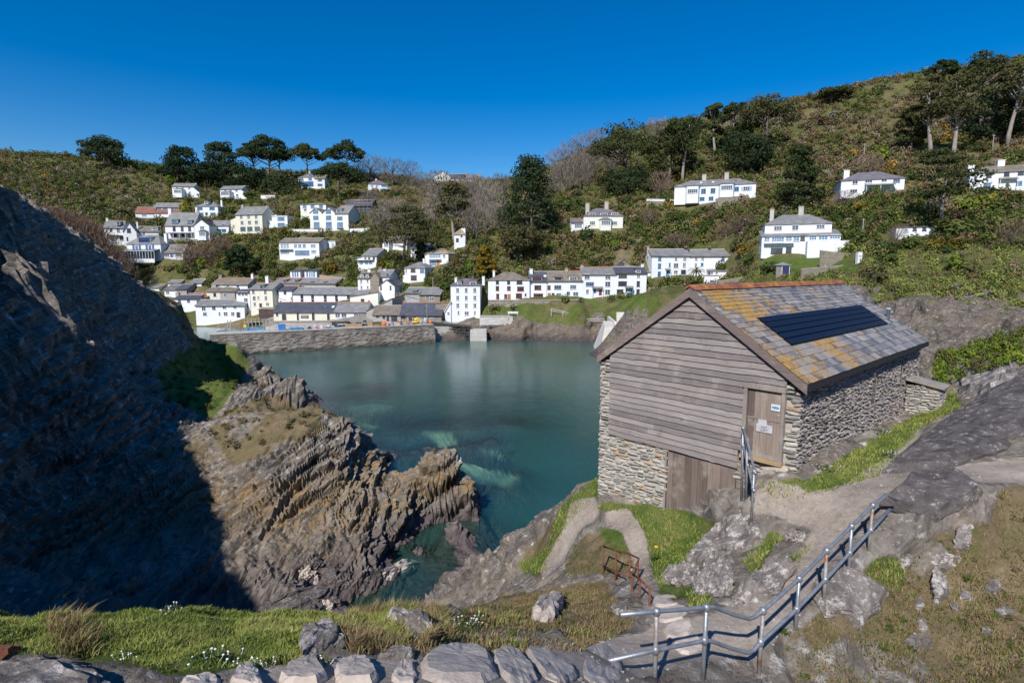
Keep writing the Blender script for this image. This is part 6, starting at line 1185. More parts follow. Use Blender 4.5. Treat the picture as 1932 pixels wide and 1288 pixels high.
gv, gf, gr_ = [], [], []
for i in range(2600):
    x_, y_ = random.uniform(0.2, 12), random.uniform(4.4, 19); ii, jj = min(np.searchsorted(xs, x_), nxg-1), min(np.searchsorted(ys, y_), nyg-1)
    if pm_[jj*nxg+ii] < 0.35: continue
    v, fc = random.choice(SHAPES); sz = random.uniform(0.015, 0.05)*(2.2 if random.random() < 0.06 else 1); Mx = Matrix.Translation((x_, y_, nzf(x_, y_)-0.3*sz)) @ Matrix.Rotation(random.uniform(0, 6.28), 4, 'Z') @ Matrix.Rotation(-math.pi/2, 4, 'X') @ Matrix.Diagonal((sz*1.4, sz*0.8, sz, 1)); o0 = len(gv); gv += [tuple(Mx @ Vector(p_)) for p_ in v]; gf += [tuple(a+o0 for a in q_) for q_ in fc]; gr_ += [random.random()]*len(v)
m = MB(); m.v, m.f = gv, gf; me = m.mesh('path_gravel', M['stone_side_rest']); a = me.attributes.new('rnd', 'FLOAT', 'POINT'); a.data.foreach_set('value', gr_); tag(link('path_gravel', me), kind='stuff')
pm('galvanised', [(0.3, (0.25, 0.27, 0.30)), (0.7, (0.42, 0.44, 0.47))], 7, 0.45, 0.15, 30, metal=0.55, spec=0.5)
pm('galvanised_rusty', [(0.38, (0.30, 0.15, 0.08)), (0.5, (0.34, 0.30, 0.28)), (0.65, (0.42, 0.43, 0.45))], 3.5, 0.6, 0.25, 20, metal=0.4)
pm('rust', [(0.3, (0.10, 0.04, 0.025)), (0.7, (0.24, 0.10, 0.055))], 9, 0.9, 0.5, 40)
def rail_thing(label, posts, rails, r, mat, mat2=None, joint=True, name='handrail'):
    """posts: (px,ytop,ybottom,D); rails: lists of (px,py,D)"""
    base = P(posts[0][0] if not isinstance(posts[0][0], tuple) else posts[0][0][1], posts[0][2], posts[0][3]); root = empty(name, base); tag(root, label, 'railing'); off = -base
    for i, (px, yt, yb, D) in enumerate(posts):
        xb = px if not isinstance(px, tuple) else px[1]; xt = px if not isinstance(px, tuple) else px[0]
        top = P(xt, yt, D); bot = P(xb, yb, D); bot.x = top.x + (bot.x-top.x)*0.6; bot.z = min(bot.z, nzf(bot.x, bot.y))-0.25
        MB().tube([bot+off, top+off], r, 10).build('post', mat2 if mat2 and i % 2 == 0 else mat, root, True)
        if joint:
            MB().lathe([(r*1.05, -r*2.0), (r*1.55, -r*1.4), (r*1.75, 0), (r*1.5, r*1.3), (r*0.5, r*1.8)], tuple(top+off), 12).build('joint', mat, root, True)
    for k, rl in enumerate(rails):
        MB().tube([P(*q)+off for q in rl], r, 10).build('top_rail' if k == 0 else 'lower_rail', mat, root, True)
        if joint and k == 1:
            for (px, yt, yb, D) in posts:
                x0 = px if not isinstance(px, tuple) else (px[0]*0.5+px[1]*0.5)
                best = min(rl, key=lambda q: abs(q[0]-x0)); c = P(*best)+off
                MB().lathe([(r*1.05, -r*1.9), (r*1.6, -r), (r*1.7, 0), (r*1.6, r), (r*1.05, r*1.9)], tuple(c), 12).build('joint', mat, root, True)
    return root
rail_thing('galvanised pipe handrail climbing beside the stone path', [((1239, 1237), 1153, 1283, 7.8), ((1333, 1326), 1145, 1272, 8.2), ((1440, 1431), 1151, 1268, 8.8), ((1508, 1500), 1091, 1197, 9.8), ((1560, 1555), 1038, 1142, 10.3), ((1607, 1602), 992, 1085, 11.0), ((1647, 1637), 953, 1045, 11.6)],
           [[(1170, 1159, 7.55), (1239, 1153, 7.8), (1333, 1145, 8.2), (1345, 1144, 8.3), (1388, 1160, 8.5), (1414, 1167, 8.65), (1424, 1163, 8.75), (1440, 1151, 8.8), (1508, 1091, 9.8), (1560, 1038, 10.3), (1607, 992, 11.0), (1647, 953, 11.6), (1674, 932, 12.0), (1690, 944, 12.1)],
            [(1148, 1246, 7.5), (1237, 1226, 7.8), (1329, 1208, 8.2), (1340, 1208, 8.3), (1382, 1223, 8.5), (1412, 1231, 8.65), (1422, 1226, 8.75), (1435, 1211, 8.8), (1503, 1149, 9.8), (1557, 1093, 10.3), (1603, 1043, 11.0), (1643, 1000, 11.6), (1679, 960, 12.1)]], 0.034, M['galvanised'], M['galvanised_rusty'])
rail_thing('short galvanised handrail beside the upper door of the loft', [((1402, 1404), 808, 905, 15.5), ((1410, 1412), 830, 925, 15.0), ((1423, 1418), 889, 962, 13.9)], [[(1402, 808, 15.5), (1409, 828, 15.0), (1424, 889, 13.9), (1426, 893, 13.8)], [(1402, 841, 15.5), (1411, 878, 15.0), (1421, 920, 13.9), (1423, 927, 13.8)]], 0.034, M['galvanised'])
cmr = lambda x, y, D: (1100+x/4.18, 980+y/4.18, D)
rail_thing('rusty iron handrail at the far steps above the inlet', [(1139, 1030, 1092, 15.8), (1162, 1037, 1110, 15.0), (1188.5, 1045, 1120, 14.2), (1204, 1057, 1112, 13.8)], [[cmr(163, 210, 15.8), cmr(258, 240, 15.0), cmr(370, 270, 14.2), cmr(440, 305, 13.6), cmr(435, 322, 13.5), cmr(388, 425, 12.9)], [cmr(160, 365, 15.8), cmr(256, 405, 15.0), cmr(370, 452, 14.2)]], 0.026, M['rust'], None, False)
rail_thing('rusty iron handrail at the near steps, bent at the top', [(1193.5, 1081, 1155, 12.6), (1207.5, 1093, 1178, 11.7), (1226, 1110, 1190, 11.0)], [[cmr(388, 425, 12.7), cmr(450, 470, 11.7), cmr(520, 540, 11.0)], [cmr(395, 640, 12.6), cmr(455, 740, 11.7), cmr(528, 830, 11.0)]], 0.026, M['rust'], None, False)
MB().tube([(0, 0, -0.2), (0, 0, 0.28)], [0.02, 0.016], 6).build('garden_stake', M['timber_tan']).location = hit_near(1160, 945)
tag(bpy.data.objects['garden_stake'], 'short wooden stake in the grass by the stone gable foot', 'stake')
o = MB().box((-0.14, -0.1, -0.1), (0.1, 0.1, 0.04)).box((-0.12, -0.03, 0.041), (0.1, 0.03, 0.09)).build('rusty_box', M['rust']); o.location = hit_near(2, 1236); tag(o, 'rusty iron bracket half buried in the long grass', 'bracket')

# ------------------------------------------------------------------ harbour
t = NT('pier_masonry'); p = t.pos(); vr = t.n('VectorRotate', rotation_type='Z_AXIS'); t.l(p, vr.inputs['Vector']); vr.inputs['Angle'].default_value = -0.38
mp = t.n('Mapping'); t.l(vr.outputs[0], mp.inputs['Vector']); mp.inputs['Rotation'].default_value = (math.pi/2, 0, 0)
bk = t.n('TexBrick', Scale=1.0); t.l(mp.outputs[0], bk.inputs['Vector']); bk.inputs['Brick Width'].default_value = 0.95; bk.inputs['Row Height'].default_value = 0.34; bk.inputs['Mortar Size'].default_value = 0.035
bk.inputs['Color1'].default_value = (0.30, 0.25, 0.20, 1); bk.inputs['Color2'].default_value = (0.17, 0.14, 0.125, 1); bk.inputs['Mortar'].default_value = (0.09, 0.075, 0.065, 1)
nn_ = t.noise(p, 0.35, 6, 0.65); n4 = t.noise(p, 2.6, 6, 0.75)
c = t.mix(t.ramp(nn_, [(0.45, 0.0), (0.62, 0.7)]), bk.outputs['Color'], (0.36, 0.33, 0.29)); c = t.mix(0.7, c, t.ramp(n4, [(0.28, 0.4), (0.72, 1.4)]), 'MULTIPLY')
sz = t.n('SeparateXYZ'); t.l(p, sz.inputs[0]); c = t.mix(t.ramp(t.math('MULTIPLY', t.math('ADD', sz.outputs['Z'], t.math('MULTIPLY', nn_, 1.2)), 0.1), [(0.09, 0.75), (0.16, 0.0)]), c, (0.07, 0.06, 0.05))
t.bsdf(c, 0.95, t.bump(t.math('ADD', t.math('MULTIPLY', bk.outputs['Fac'], -0.8), n4), 0.8, 0.15), 0.15); M['masonry'] = t.m
TZ = 4.6
W0, W1 = PZ(395, 632, TZ), PZ(818, 612.5, TZ)
def wall_face(name, A, B, ztop, zbot, batter, thick, mat, lab, cat, cop=None, amp=0.16):
    """masonry wall: uneven battered face, coping course on top"""
    d = (B-A); L = d.length; d.normalize(); nrm_ = Vector((d.y, -d.x, 0)); nu, nv = int(L/0.3), int((ztop-zbot)/0.22)
    u, v = np.meshgrid(np.linspace(0, L, nu), np.linspace(0, 1, nv)); u, v = u.ravel(), v.ravel()
    out = batter*(1-v); pts = np.array(A)[None]*0 + np.stack([A.x+d.x*u+nrm_.x*out, A.y+d.y*u+nrm_.y*out, zbot+(ztop-zbot)*v], 1)
    k = amp*(fbm(np.stack([u*1.1, u*0, pts[:, 2]*2.8], 1), 3, 15))*np.clip((1-v)*6, 0, 1)
    pts[:, 0] += nrm_.x*k; pts[:, 1] += nrm_.y*k
    I = np.arange(nu*nv).reshape(nv, nu); Q = np.stack([I[:-1, :-1].ravel(), I[:-1, 1:].ravel(), I[1:, 1:].ravel(), I[1:, :-1].ravel()], 1)
    base = Vector((A.x, A.y, zbot)); root = empty(name, base); tag(root, lab, cat)
    link('wall_face', npmesh('wall_face', pts-np.array(base), Q, M[mat]), root)
    a2, b2 = A-nrm_*(-0.02), B-nrm_*(-0.02)
    q = [Vector((a2.x, a2.y, zbot-0.5)), Vector((b2.x, b2.y, zbot-0.5)), Vector((b2.x, b2.y, zbot-0.5))-nrm_*thick, Vector((a2.x, a2.y, zbot-0.5))-nrm_*thick]
    q = [p_-nrm_*0.25 for p_ in q]
    MB().prism([p_-base for p_ in q], (0, 0, ztop-zbot+0.45)).build('wall_body', M[mat], root)
    e0 = [Vector((p_.x, p_.y, ztop))+nrm_*0.2 for p_ in (B+nrm_*batter, B+nrm_*0)]
    q = [Vector((a2.x, a2.y, ztop))+nrm_*0.12, Vector((b2.x, b2.y, ztop))+nrm_*0.12, Vector((b2.x, b2.y, ztop))-nrm_*(thick+0.2), Vector((a2.x, a2.y, ztop))-nrm_*(thick+0.2)]
    MB().prism([p_-base for p_ in q], (0, 0, 0.16)).build('coping', M[cop or 'concrete'], root)
    # closed end
    eb = [B+nrm_*batter, B-nrm_*thick]; MB().prism([Vector((B.x, B.y, 0))+nrm_*batter+Vector((0, 0, zbot))-base, Vector((B.x, B.y, 0))-nrm_*thick+Vector((0, 0, zbot))-base, Vector((B.x, B.y, 0))-nrm_*thick+Vector((0, 0, ztop))-base, Vector((B.x, B.y, 0))+Vector((0, 0, ztop))-base], d*0.25).build('wall_end', M[mat], root)
    return root
wall_face('harbour_wall', W0, W1, TZ, -1.5, 1.0, 5.0, 'masonry', 'long rubble stone outer harbour wall with pale walkway', 'harbour wall')
wd = (W1-W0).normalized(); wn_ = Vector((wd.y, -wd.x, 0))
def on_wall(px, back=1.5, py=None):
    """a point on the walkway below pixel column px, set back from the edge"""
    r = ray(px, 620); a = W0-wn_*back; tt = (a.x*r.y-a.y*r.x)/(wd.y*r.x-wd.x*r.y); q = a+wd*tt; return Vector((q.x, q.y, TZ+0.16))
# walkway railing
A_, B_ = on_wall(425, 0.5), on_wall(648, 0.5); rt = empty('walkway_railing', A_); tag(rt, 'grey mesh railing along the landward part of the harbour wall', 'railing'); L_ = B_-A_; n = 17
for i in range(n+1): q = L_*(i/n); MB().tube([q, q+Vector((0, 0, 1.15))], 0.035, 6).build('post', M['galvanised'], rt)
for z_ in (0.4, 0.78, 1.15): MB().tube([Vector((0, 0, z_)), L_+Vector((0, 0, z_))], 0.025, 6).build('rail', M['galvanised'], rt)
# quay platform behind the wall, retaining walls, gate
def boxthing(name, label, cat, a, b, mat, rz=0.0, group=None):
    m = MB().box(a, b); o = m.build(name, M[mat]); tag(o, label, cat, group); return o
q0, q1 = PZ(640, 609, 3.6), PZ(842, 611, 3.6)
qd = MB().prism([Vector((-66, 147, 0)), Vector((-44, 136, 0)), Vector((-16, 148, 0)), Vector((-13, 156, 0)), Vector((-40, 163, 0)), Vector((-66, 163, 0))], (0, 0, 3.7)).build('quay', M['concrete']); tag(qd, kind='structure')
wall_face('quay_side_wall', P(812, 616, 151), P(906, 616, 151.5), P(812, 616, 151).z, -1.5, 0.4, 2.0, 'masonry', 'low masonry quay wall behind the black harbour gate', 'wall', None, 0.1)
wall_face('retaining_wall', P(921, 574, 153.5), P(1092, 563, 154.6), P(921, 568, 153.5).z+0.15, P(921, 568, 153.5).z-3.6, 0.3, 1.0, 'stonewall', 'rubble retaining wall under the waterfront terrace', 'wall', 'greywall', 0.12)
wall_face('shore_wall', P(905, 600, 150), P(966, 604, 150.5), P(905, 597, 150).z, P(905, 613, 150).z, 0.2, 1.5, 'concrete', 'concrete shore wall below the four-storey house', 'wall', None, 0.05)
g0 = PZ(848, 641, 0.0); gate = empty('harbour_gate', g0); tag(gate, 'black timber harbour storm gate with braced posts and deck', 'gate')
GW = PZ(887, 641, 0).x-g0.x; gz_ = P(848, 617, g0.y).z
for i in range(5): x = GW*i/4; MB().box((x-0.16, -0.2, -2), (x+0.16, 0.2, gz_-0.1)).build('post', M['timber_dark'], gate)
for i in range(4): z_ = 0.35+gz_*0.24*i; MB().box((-0.2, -0.32, z_), (GW+0.2, -0.205, z_+0.28)).build('beam', M['timber_dark'], gate)
for i in range(4): a, b = GW*i/4+0.2, GW*(i+1)/4-0.2; MB().tube([(a, -0.1, 0.6), (b, -0.1, gz_-0.5)], 0.09, 6).build('brace', M['timber_dark'], gate)
MB().prism([(-6.2, -0.6, gz_+0.9), (GW+0.4, -0.6, gz_-0.02), (GW+0.4, -0.6, gz_+0.38), (-6.2, -0.6, gz_+1.5)], (0, 1.5, 0)).build('deck', M['timber_dark'], gate)
for i in range(7): x = -5.5+(GW+5.5)*i/6; MB().tube([(x, -0.5, gz_), (x, -0.5, gz_+1.9-0.13*i)], 0.04, 5).build('rail_post', M['galvanised'], gate)
MB().tube([(-5.5, -0.5, gz_+1.9), (GW, -0.5, gz_+1.12)], 0.035, 5).build('rail', M['galvanised'], gate)
b0 = PZ(887, 643, 0); bz = P(887, 622, b0.y).z; bw = PZ(918, 643, 0).x-b0.x
blk = empty('gate_pier', b0); tag(blk, 'square concrete pier block closing the harbour gate', 'pier')
for i in range(5): MB().box((0.01*i, 0.0, -2.0+ (bz+2)*i/5), (bw-0.01*i, 4.0, -2.0+(bz+2)*(i+1)/5-0.05)).build('block_course', M['concrete'], blk)
MB().box((0.06, 0.06, -2), (bw-0.06, 3.9, bz-0.06)).build('core', M['greywall'], blk)
# pale concrete landing beyond the loft
l0 = P(1141, 617, 122.0); ZT = l0.z; lx1 = P(1200, 617, 122).x
lp = empty('concrete_landing', (l0.x, l0.y, 0)); tag(lp, 'pale concrete landing stage with sloping sides beyond the net loft', 'landing stage')
w2 = lx1-l0.x+3; MB().add([(-1.7, -2.0, -2), (w2+2, -2.0, -2), (w2+2, 14, -2), (-1.0, 14, -2), (0, 0, ZT), (w2, 0, ZT), (w2, 12, ZT+0.3), (1.6, 12, ZT+0.3)], [(3, 2, 1, 0), (4, 5, 6, 7), (0, 1, 5, 4), (1, 2, 6, 5), (2, 3, 7, 6), (3, 0, 4, 7)]).build('block', M['pale_concrete'], lp)
for i in range(9): MB().box((4.0+0.16*i, 7.0+i*0.9, ZT+0.3+0.22*i), (6.4+0.1*i, 7.9+i*0.9, ZT+0.52+0.22*i)).build('stair_step', M['pale_concrete'], lp)
MB().prism([(3.3, 6, ZT), (3.3, 16, ZT), (3.3, 16, ZT+1.2), (3.3, 6.4, ZT+0.6)], (0.5, 0, 0)).build('stair_wall', M['pale_concrete'], lp)
MB().tube([(1.9, -1.4, ZT*0.15), (2.0, -0.3, ZT+0.9)], 0.09, 6).build('mooring_post', M['timber_tan'], lp); MB().tube([(3.8, -1.2, ZT*0.4), (3.8, -0.3, ZT+0.5)], 0.08, 6).build('mooring_post', M['timber_tan'], lp)
# path with railing under the terrace
pr = [P(1040, 590, 150.5), P(1062, 594, 150), P(1082, 602, 149.5), P(1096, 609, 148.5), P(1140, 610, 145)]
rt = empty('shore_path_railing', pr[0]); tag(rt, 'thin white railing along the shore path below the terrace', 'railing')
for q in pr:
    for f_ in (0, ): MB().tube([q-pr[0]+Vector((0, 0, -1)), q-pr[0]+Vector((0, 0, 1.1))], 0.05, 5).build('post', M['frame_white'], rt)
MB().tube([q-pr[0]+Vector((0, 0, 1.1)) for q in pr], 0.045, 5).build('top_rail', M['frame_white'], rt); MB().tube([q-pr[0]+Vector((0, 0, 0.6)) for q in pr], 0.04, 5).build('lower_rail', M['frame_white'], rt)
def bench(label, q, mat, rz=0.0, s=1.0):
    b = empty('bench', q, rz); tag(b, label, 'bench'); m = M[mat]
    for i in range(3): MB().box((-0.8*s, -0.42+0.15*i, 0.43), (0.8*s, -0.30+0.15*i, 0.47)).build('seat_slat', m, b)
    for i in range(3): MB().box((-0.8*s, 0.06, 0.55+0.16*i), (0.8*s, 0.10, 0.67+0.16*i)).build('back_slat', m, b)
    for x in (-0.65*s, 0.65*s):
        MB().box((x-0.05, -0.4, 0), (x+0.05, -0.3, 0.43)).build('leg', m, b); MB().box((x-0.05, 0.0, 0), (x+0.05, 0.059, 1.0)).build('leg', m, b)
    return b
qq = P(968, 594, 151.5); bench('white bench on the grass below the brown roofed terrace house', Vector((qq.x, qq.y, float(far_z(qq.x, qq.y)[0]))), 'frame_white', 0, 1.8)
bench('dark timber bench on the harbour wall beside the orange float', on_wall(711, 1.2), 'timber_dark', 0.38, 1.3)
bench('weathered timber bench on the harbour wall near the yellow gear', on_wall(768, 1.2), 'timber_tan', 0.38, 1.4)
# floats, pots, gear
def buoy(label, q, r, mat='paint_orange'):
    prof = [(0.02*r, 0)] + [(r*math.sin(a), r-r*math.cos(a)) for a in np.linspace(0.25, 2.75, 10)] + [(r*0.22, r*1.98), (r*0.22, r*2.25), (r*0.1, r*2.3)]
    o = MB().lathe(prof, (0, 0, 0), 16).build('mooring_float', M[mat], None, True); o.location = q; tag(o, label, 'float'); return o
buoy('big round orange mooring float beside the seated people', on_wall(725.5, 1.0), 0.56); q = on_wall(812.5, 1.6); buoy('round orange mooring float next to the concrete bollard', q, 0.42)
def lobster_pot(q, rz):
    b = empty('lobster_pot', q, rz); tag(b, 'dark netted lobster pot in the stack on the harbour wall', 'lobster pot', 'lobster pots stacked on the harbour wall')
    m = MB()
    for x in (-0.35, 0.0, 0.35):
        pts = [(x, 0.28*math.cos(a), 0.02+0.42*math.sin(a)) for a in np.linspace(0, math.pi, 7)]; m.tube(pts+[pts[0]], 0.03, 4, False)
    for a in np.linspace(0, math.pi, 5): m.tube([(-0.35, 0.28*math.cos(a), 0.02+0.42*math.sin(a)), (0.35, 0.28*math.cos(a), 0.02+0.42*math.sin(a))], 0.025, 4)
    m.build('frame', M['paint_black'], b)
    nv = [(x, 0.26*math.cos(a), 0.03+0.39*math.sin(a)) for x in (-0.33, 0.33) for a in np.linspace(0, math.pi, 7)]
    MB().add(nv, [(i, i+1, i+8, i+7) for i in range(6)] + [tuple(range(6, -1, -1)), tuple(range(7, 14))]).build('netting', M['timber_dark'], b)
for i in range(34):
    px = random.uniform(628, 700); lv = random.choice([0, 0, 0, 1, 1, 2]) if px < 690 else random.choice([0, 1]); q = on_wall(px, random.uniform(3.0, 4.8)); q.z += 0.44*lv; lobster_pot(q, random.uniform(0, 3))
def heap(name, label, cat, px, back, size, mats, n=9, seed=0):
    """a loose pile: crumpled lumps, each colour a part"""
    r = random.Random(seed); b = empty(name, on_wall(px, back), 0.38); tag(b, label, cat)
    for k, mt in enumerate(mats):
        m = MB()
        for i in range(n):
            c = (r.uniform(-size[0], size[0]), r.uniform(-size[1], size[1]), r.uniform(0, size[2]*0.6)); rr = r.uniform(0.25, 0.5)*size[2]
            m.lathe([(rr*0.5, -0.05), (rr*r.uniform(0.9, 1.2), rr*0.3), (rr*r.uniform(0.5, 0.9), rr*0.8), (rr*0.2, rr)], c, 7)
        m.build('netting', M[mt], b)
    return b
heap('net_heap', 'orange and white fishing net heap on the harbour wall', 'fishing net', 607, 2.2, (1.7, 0.6, 0.8), ['paint_pink', 'plastic_white'], 8, 1)
heap('tarpaulin_heap', 'grey and blue tarpaulin over fishing gear on the harbour wall', 'tarpaulin', 562, 2.2, (2.6, 0.6, 0.7), ['pole_grey', 'frame_grey', 'paint_bright_blue'], 6, 2)
heap('rope_heap', 'yellow rope heap beside the net heap on the harbour wall', 'rope', 583, 2.4, (0.6, 0.4, 0.6), ['paint_yellow', 'timber_dark'], 5, 3)
heap('oilskin_heap', 'yellow and black oilskin gear hung by the fish quay shed', 'fishing gear', 785, 3.4, (0.5, 0.3, 1.5), ['paint_yellow', 'paint_black'], 7, 4)
heap('life_gear', 'red and grey gear piled behind the weathered bench', 'fishing gear', 768, 2.6, (1.6, 0.4, 0.7), ['cloth_red', 'concrete'], 5, 5)
def crate(label, px, back, sx, sy, sz, mat, lid=True):
    b = empty('crate', on_wall(px, back), 0.38); tag(b, label, 'crate'); th = 0.05
    MB().box((-sx, -sy, 0), (sx, sy, th)).box((-sx, -sy, th), (sx, -sy+th, sz)).box((-sx, sy-th, th), (sx, sy, sz)).box((-sx, -sy+th, th), (-sx+th, sy-th, sz)).box((sx-th, -sy+th, th), (sx, sy-th, sz)).build('body', M[mat], b)
    if lid: MB().box((-sx-0.04, -sy-0.04, sz+0.003), (sx+0.04, sy+0.04, sz+0.07)).build('lid', M[mat], b)
crate('tall blue plastic fish bin at the end of the gear heaps', 532, 2.5, 0.8, 0.6, 1.25, 'paint_blue'); crate('low blue plastic fish crate below the tarpaulin', 556, 1.2, 0.5, 0.35, 0.45, 'paint_bright_blue'); crate('low blue plastic fish crate in front of the tarpaulin', 565, 1.2, 0.5, 0.35, 0.45, 'paint_bright_blue'); crate('blue tub between net heap and lobster pots', 621, 1.6, 0.4, 0.4, 0.5, 'paint_bright_blue')
crate('long tan timber gear box beside the lobster pots', 667, 1.8, 2.0, 0.5, 0.75, 'timber_tan'); crate('long tan timber gear box behind the dark bench', 708, 2.6, 1.9, 0.5, 1.0, 'timber_tan')
for px, lb in ((795, 'squat stone bollard on the harbour wall'), (803.5, 'broad concrete bollard by the lamp post')):
    o = MB().lathe([(0.34, 0), (0.36, 0.7), (0.42, 0.85), (0.42, 1.0), (0.3, 1.1)] if px < 800 else [(0.5, 0), (0.5, 1.5), (0.42, 1.6)], (0, 0, 0), 14).build('bollard', M['concrete'], None, True); o.location = on_wall(px, 1.6); tag(o, lb, 'bollard')
lpst = empty('lamp_post', on_wall(806, 2.2)); tag(lpst, 'grey lamp post at the end of the harbour wall', 'lamp post'); MB().tube([(0, 0, 0), (0, 0, 4.8)], [0.09, 0.06], 8).build('pole', M['pole_grey'], lpst); MB().box((-0.35, -0.1, 4.78), (0.1, 0.1, 4.9)).build('lamp_head', M['frame_grey'], lpst)
# seated people: one skinned body each
def person(label, q, rz, shirt, legs):
    J = {'pel': (0, 0, 0.50), 'ch': (0, 0.08, 0.86), 'nk': (0, 0.07, 1.02), 'hd': (0, 0.04, 1.14), 'ht': (0, 0.03, 1.25)}
    E_ = [('pel', 'ch'), ('ch', 'nk'), ('nk', 'hd'), ('hd', 'ht')]; Rr = {'pel': .15, 'ch': .16, 'nk': .055, 'hd': .095, 'ht': .07}
    for s, n_ in ((-1, 'l'), (1, 'r')):
        J.update({'s'+n_: (0.19*s, 0.08, 0.95), 'e'+n_: (0.25*s, -0.06, 0.72), 'w'+n_: (0.14*s, -0.28, 0.62), 'h'+n_: (0.10*s, -0.36, 0.60), 'k'+n_: (0.11*s, -0.46, 0.50), 'a'+n_: (0.12*s, -0.44, 0.09), 't'+n_: (0.13*s, -0.62, 0.05)})
        E_ += [('ch', 's'+n_), ('s'+n_, 'e'+n_), ('e'+n_, 'w'+n_), ('w'+n_, 'h'+n_), ('pel', 'k'+n_), ('k'+n_, 'a'+n_), ('a'+n_, 't'+n_)]
        Rr.update({'s'+n_: .07, 'e'+n_: .05, 'w'+n_: .038, 'h'+n_: .04, 'k'+n_: .075, 'a'+n_: .05, 't'+n_: .045})
    K = list(J); me = bpy.data.meshes.new('person'); me.from_pydata([J[k] for k in K], [(K.index(a), K.index(b)) for a, b in E_], [])
    o = link('person', me); md = o.modifiers.new('skin', 'SKIN'); sv_ = me.skin_vertices[0].data
    for i, k in enumerate(K): sv_[i].radius = (Rr[k], Rr[k]); sv_[i].use_root = (k == 'pel')
    o.modifiers.new('sub', 'SUBSURF').levels = 1
    dg = bpy.context.evaluated_depsgraph_get(); m2 = bpy.data.meshes.new_from_object(o.evaluated_get(dg)); m2.name = 'person'; bpy.data.objects.remove(o)
    m2.materials.clear()
    for mt in (shirt, legs, 'skin', 'frame_dark'): m2.materials.append(M[mt])
    for f in m2.polygons:
        c = f.center; f.use_smooth = True
        f.material_index = 3 if (c.z > 1.19 or (c.z > 1.1 and c.y > 0.09)) else 2 if (c.z > 1.02 or (abs(c.x) < 0.26 and c.y < -0.2 and c.z > 0.58) ) else 0 if c.z > 0.56 and c.y > -0.25 else 1
    o = link('person', m2); o.location = q; o.rotation_euler = (0, 0, rz); tag(o, label, 'person'); return o
for px, lb, sh, lg in ((735, 'person in pink top sitting beside the big orange float', 'paint_pink', 'cloth_blue'), (741, 'person in blue top sitting on the harbour wall', 'cloth_blue', 'pole_grey'), (752, 'person in red and white sitting on the harbour wall', 'cloth_red', 'plastic_white'), (757, 'person in dark top sitting next to the red and white one', 'paint_navy', 'paint_navy'), (779, 'person in grey sitting on the weathered bench', 'concrete', 'cloth_blue')):
    q = on_wall(px, 1.3); q.z += -0.05
    st = MB().box((-0.3, -0.05, 0.04), (0.3, 0.3, 0.37)).box((-0.34, -0.08, 0.371), (0.34, 0.33, 0.40)).build('kerb_block', M['greywall']); st.location = q; st.rotation_euler = (0, 0, 0.2); tag(st, 'low stone block under the %s' % lb.split(' sitting')[0], 'block')
    person(lb, q, random.uniform(-0.3, 0.7), sh, lg)
# boats
def hull(L, B, Hh):
    n = 9; rows = []
    for i in range(n):
        s = i/(n-1); x = -L/2+L*s; wdt = B/2*(1-(abs(s-0.42)/0.62)**2.4) if s > 0.42 else B/2*(1-0.25*((0.42-s)/0.42)**2); wdt = max(wdt, 0.03); sh = Hh*(1+0.35*s**3)
        rows.append([(x, -wdt, sh), (x, -wdt*0.86, sh*0.45), (x, -wdt*0.25, -0.25), (x, wdt*0.25, -0.25), (x, wdt*0.86, sh*0.45), (x, wdt, sh), (x, wdt*0.86, sh-0.12), (x, wdt*0.6, 0.22), (x, -wdt*0.6, 0.22), (x, -wdt*0.86, sh-0.12)])
    m = MB(); k = 10
    for r_ in rows: m.v += r_
    for i in range(n-1): m.f += [(i*k+j, i*k+(j+1) % k, (i+1)*k+(j+1) % k, (i+1)*k+j) for j in range(k)]
    m.f += [tuple(range(k-1, -1, -1)), tuple((n-1)*k+j for j in range(k))]; return m
def boat(label, px, py, L, B, Hh, mat, gun, cabin, rz):
    b = empty('fishing_boat', PZ(px, py, 0), rz); tag(b, label, 'boat'); hull(L, B, Hh).build('hull', M[mat], b)
    pts = [(-L/2, -B*0.36, Hh+0.03), (-L*0.1, -B/2, Hh+0.05), (L*0.25, -B*0.42, Hh*1.1), (L/2, 0, Hh*1.35), (L*0.25, B*0.42, Hh*1.1), (-L*0.1, B/2, Hh+0.05), (-L/2, B*0.36, Hh+0.03)]; MB().tube(pts, 0.07, 6).build('gunwale', M[gun], b)
    if cabin:
        c = MB().box((-0.1, -B*0.28, 0.25), (1.5, B*0.28, Hh+1.25)).box((-0.25, -B*0.32, Hh+1.252), (1.65, B*0.32, Hh+1.36)).build('wheelhouse', M['plastic_white'], b)
        for x in (0.1, 0.82): MB().box((x, -B*0.28-0.02, Hh+0.55), (x+0.52, -B*0.28-0.002, Hh+1.0)).build('window', M['glass'], c)
        MB().tube([(0.2, 0, Hh+1.36), (0.2, 0, Hh+2.6)], 0.035, 5).build('mast', M['paint_orange'], b)
    else:
        MB().box((-L*0.2, -B*0.36, Hh*0.7), (-L*0.2+0.25, B*0.36, Hh*0.7+0.06)).box((L*0.12, -B*0.36, Hh*0.7), (L*0.12+0.25, B*0.36, Hh*0.7+0.06)).build('thwart', M['timber_tan'], b)
    return b
boat('bright blue open fishing boat moored in the inner harbour', 480, 624, 5.6, 1.9, 0.85, 'paint_bright_blue', 'paint_blue', False, 3.0)
boat('white wheelhouse boat with yellow gunwale in the inner harbour', 505, 629, 5.8, 2.1, 0.75, 'paint_navy', 'paint_yellow', True, 0.05)
boat('small white dinghy against the slip in the inner harbour', 421, 624, 3.6, 1.5, 0.6, 'plastic_white', 'frame_grey', False, 0.3)
o = buoy('orange float hanging in the blue boat', PZ(478, 624, 0)+Vector((0.3, -0.9, 0.75)), 0.28)
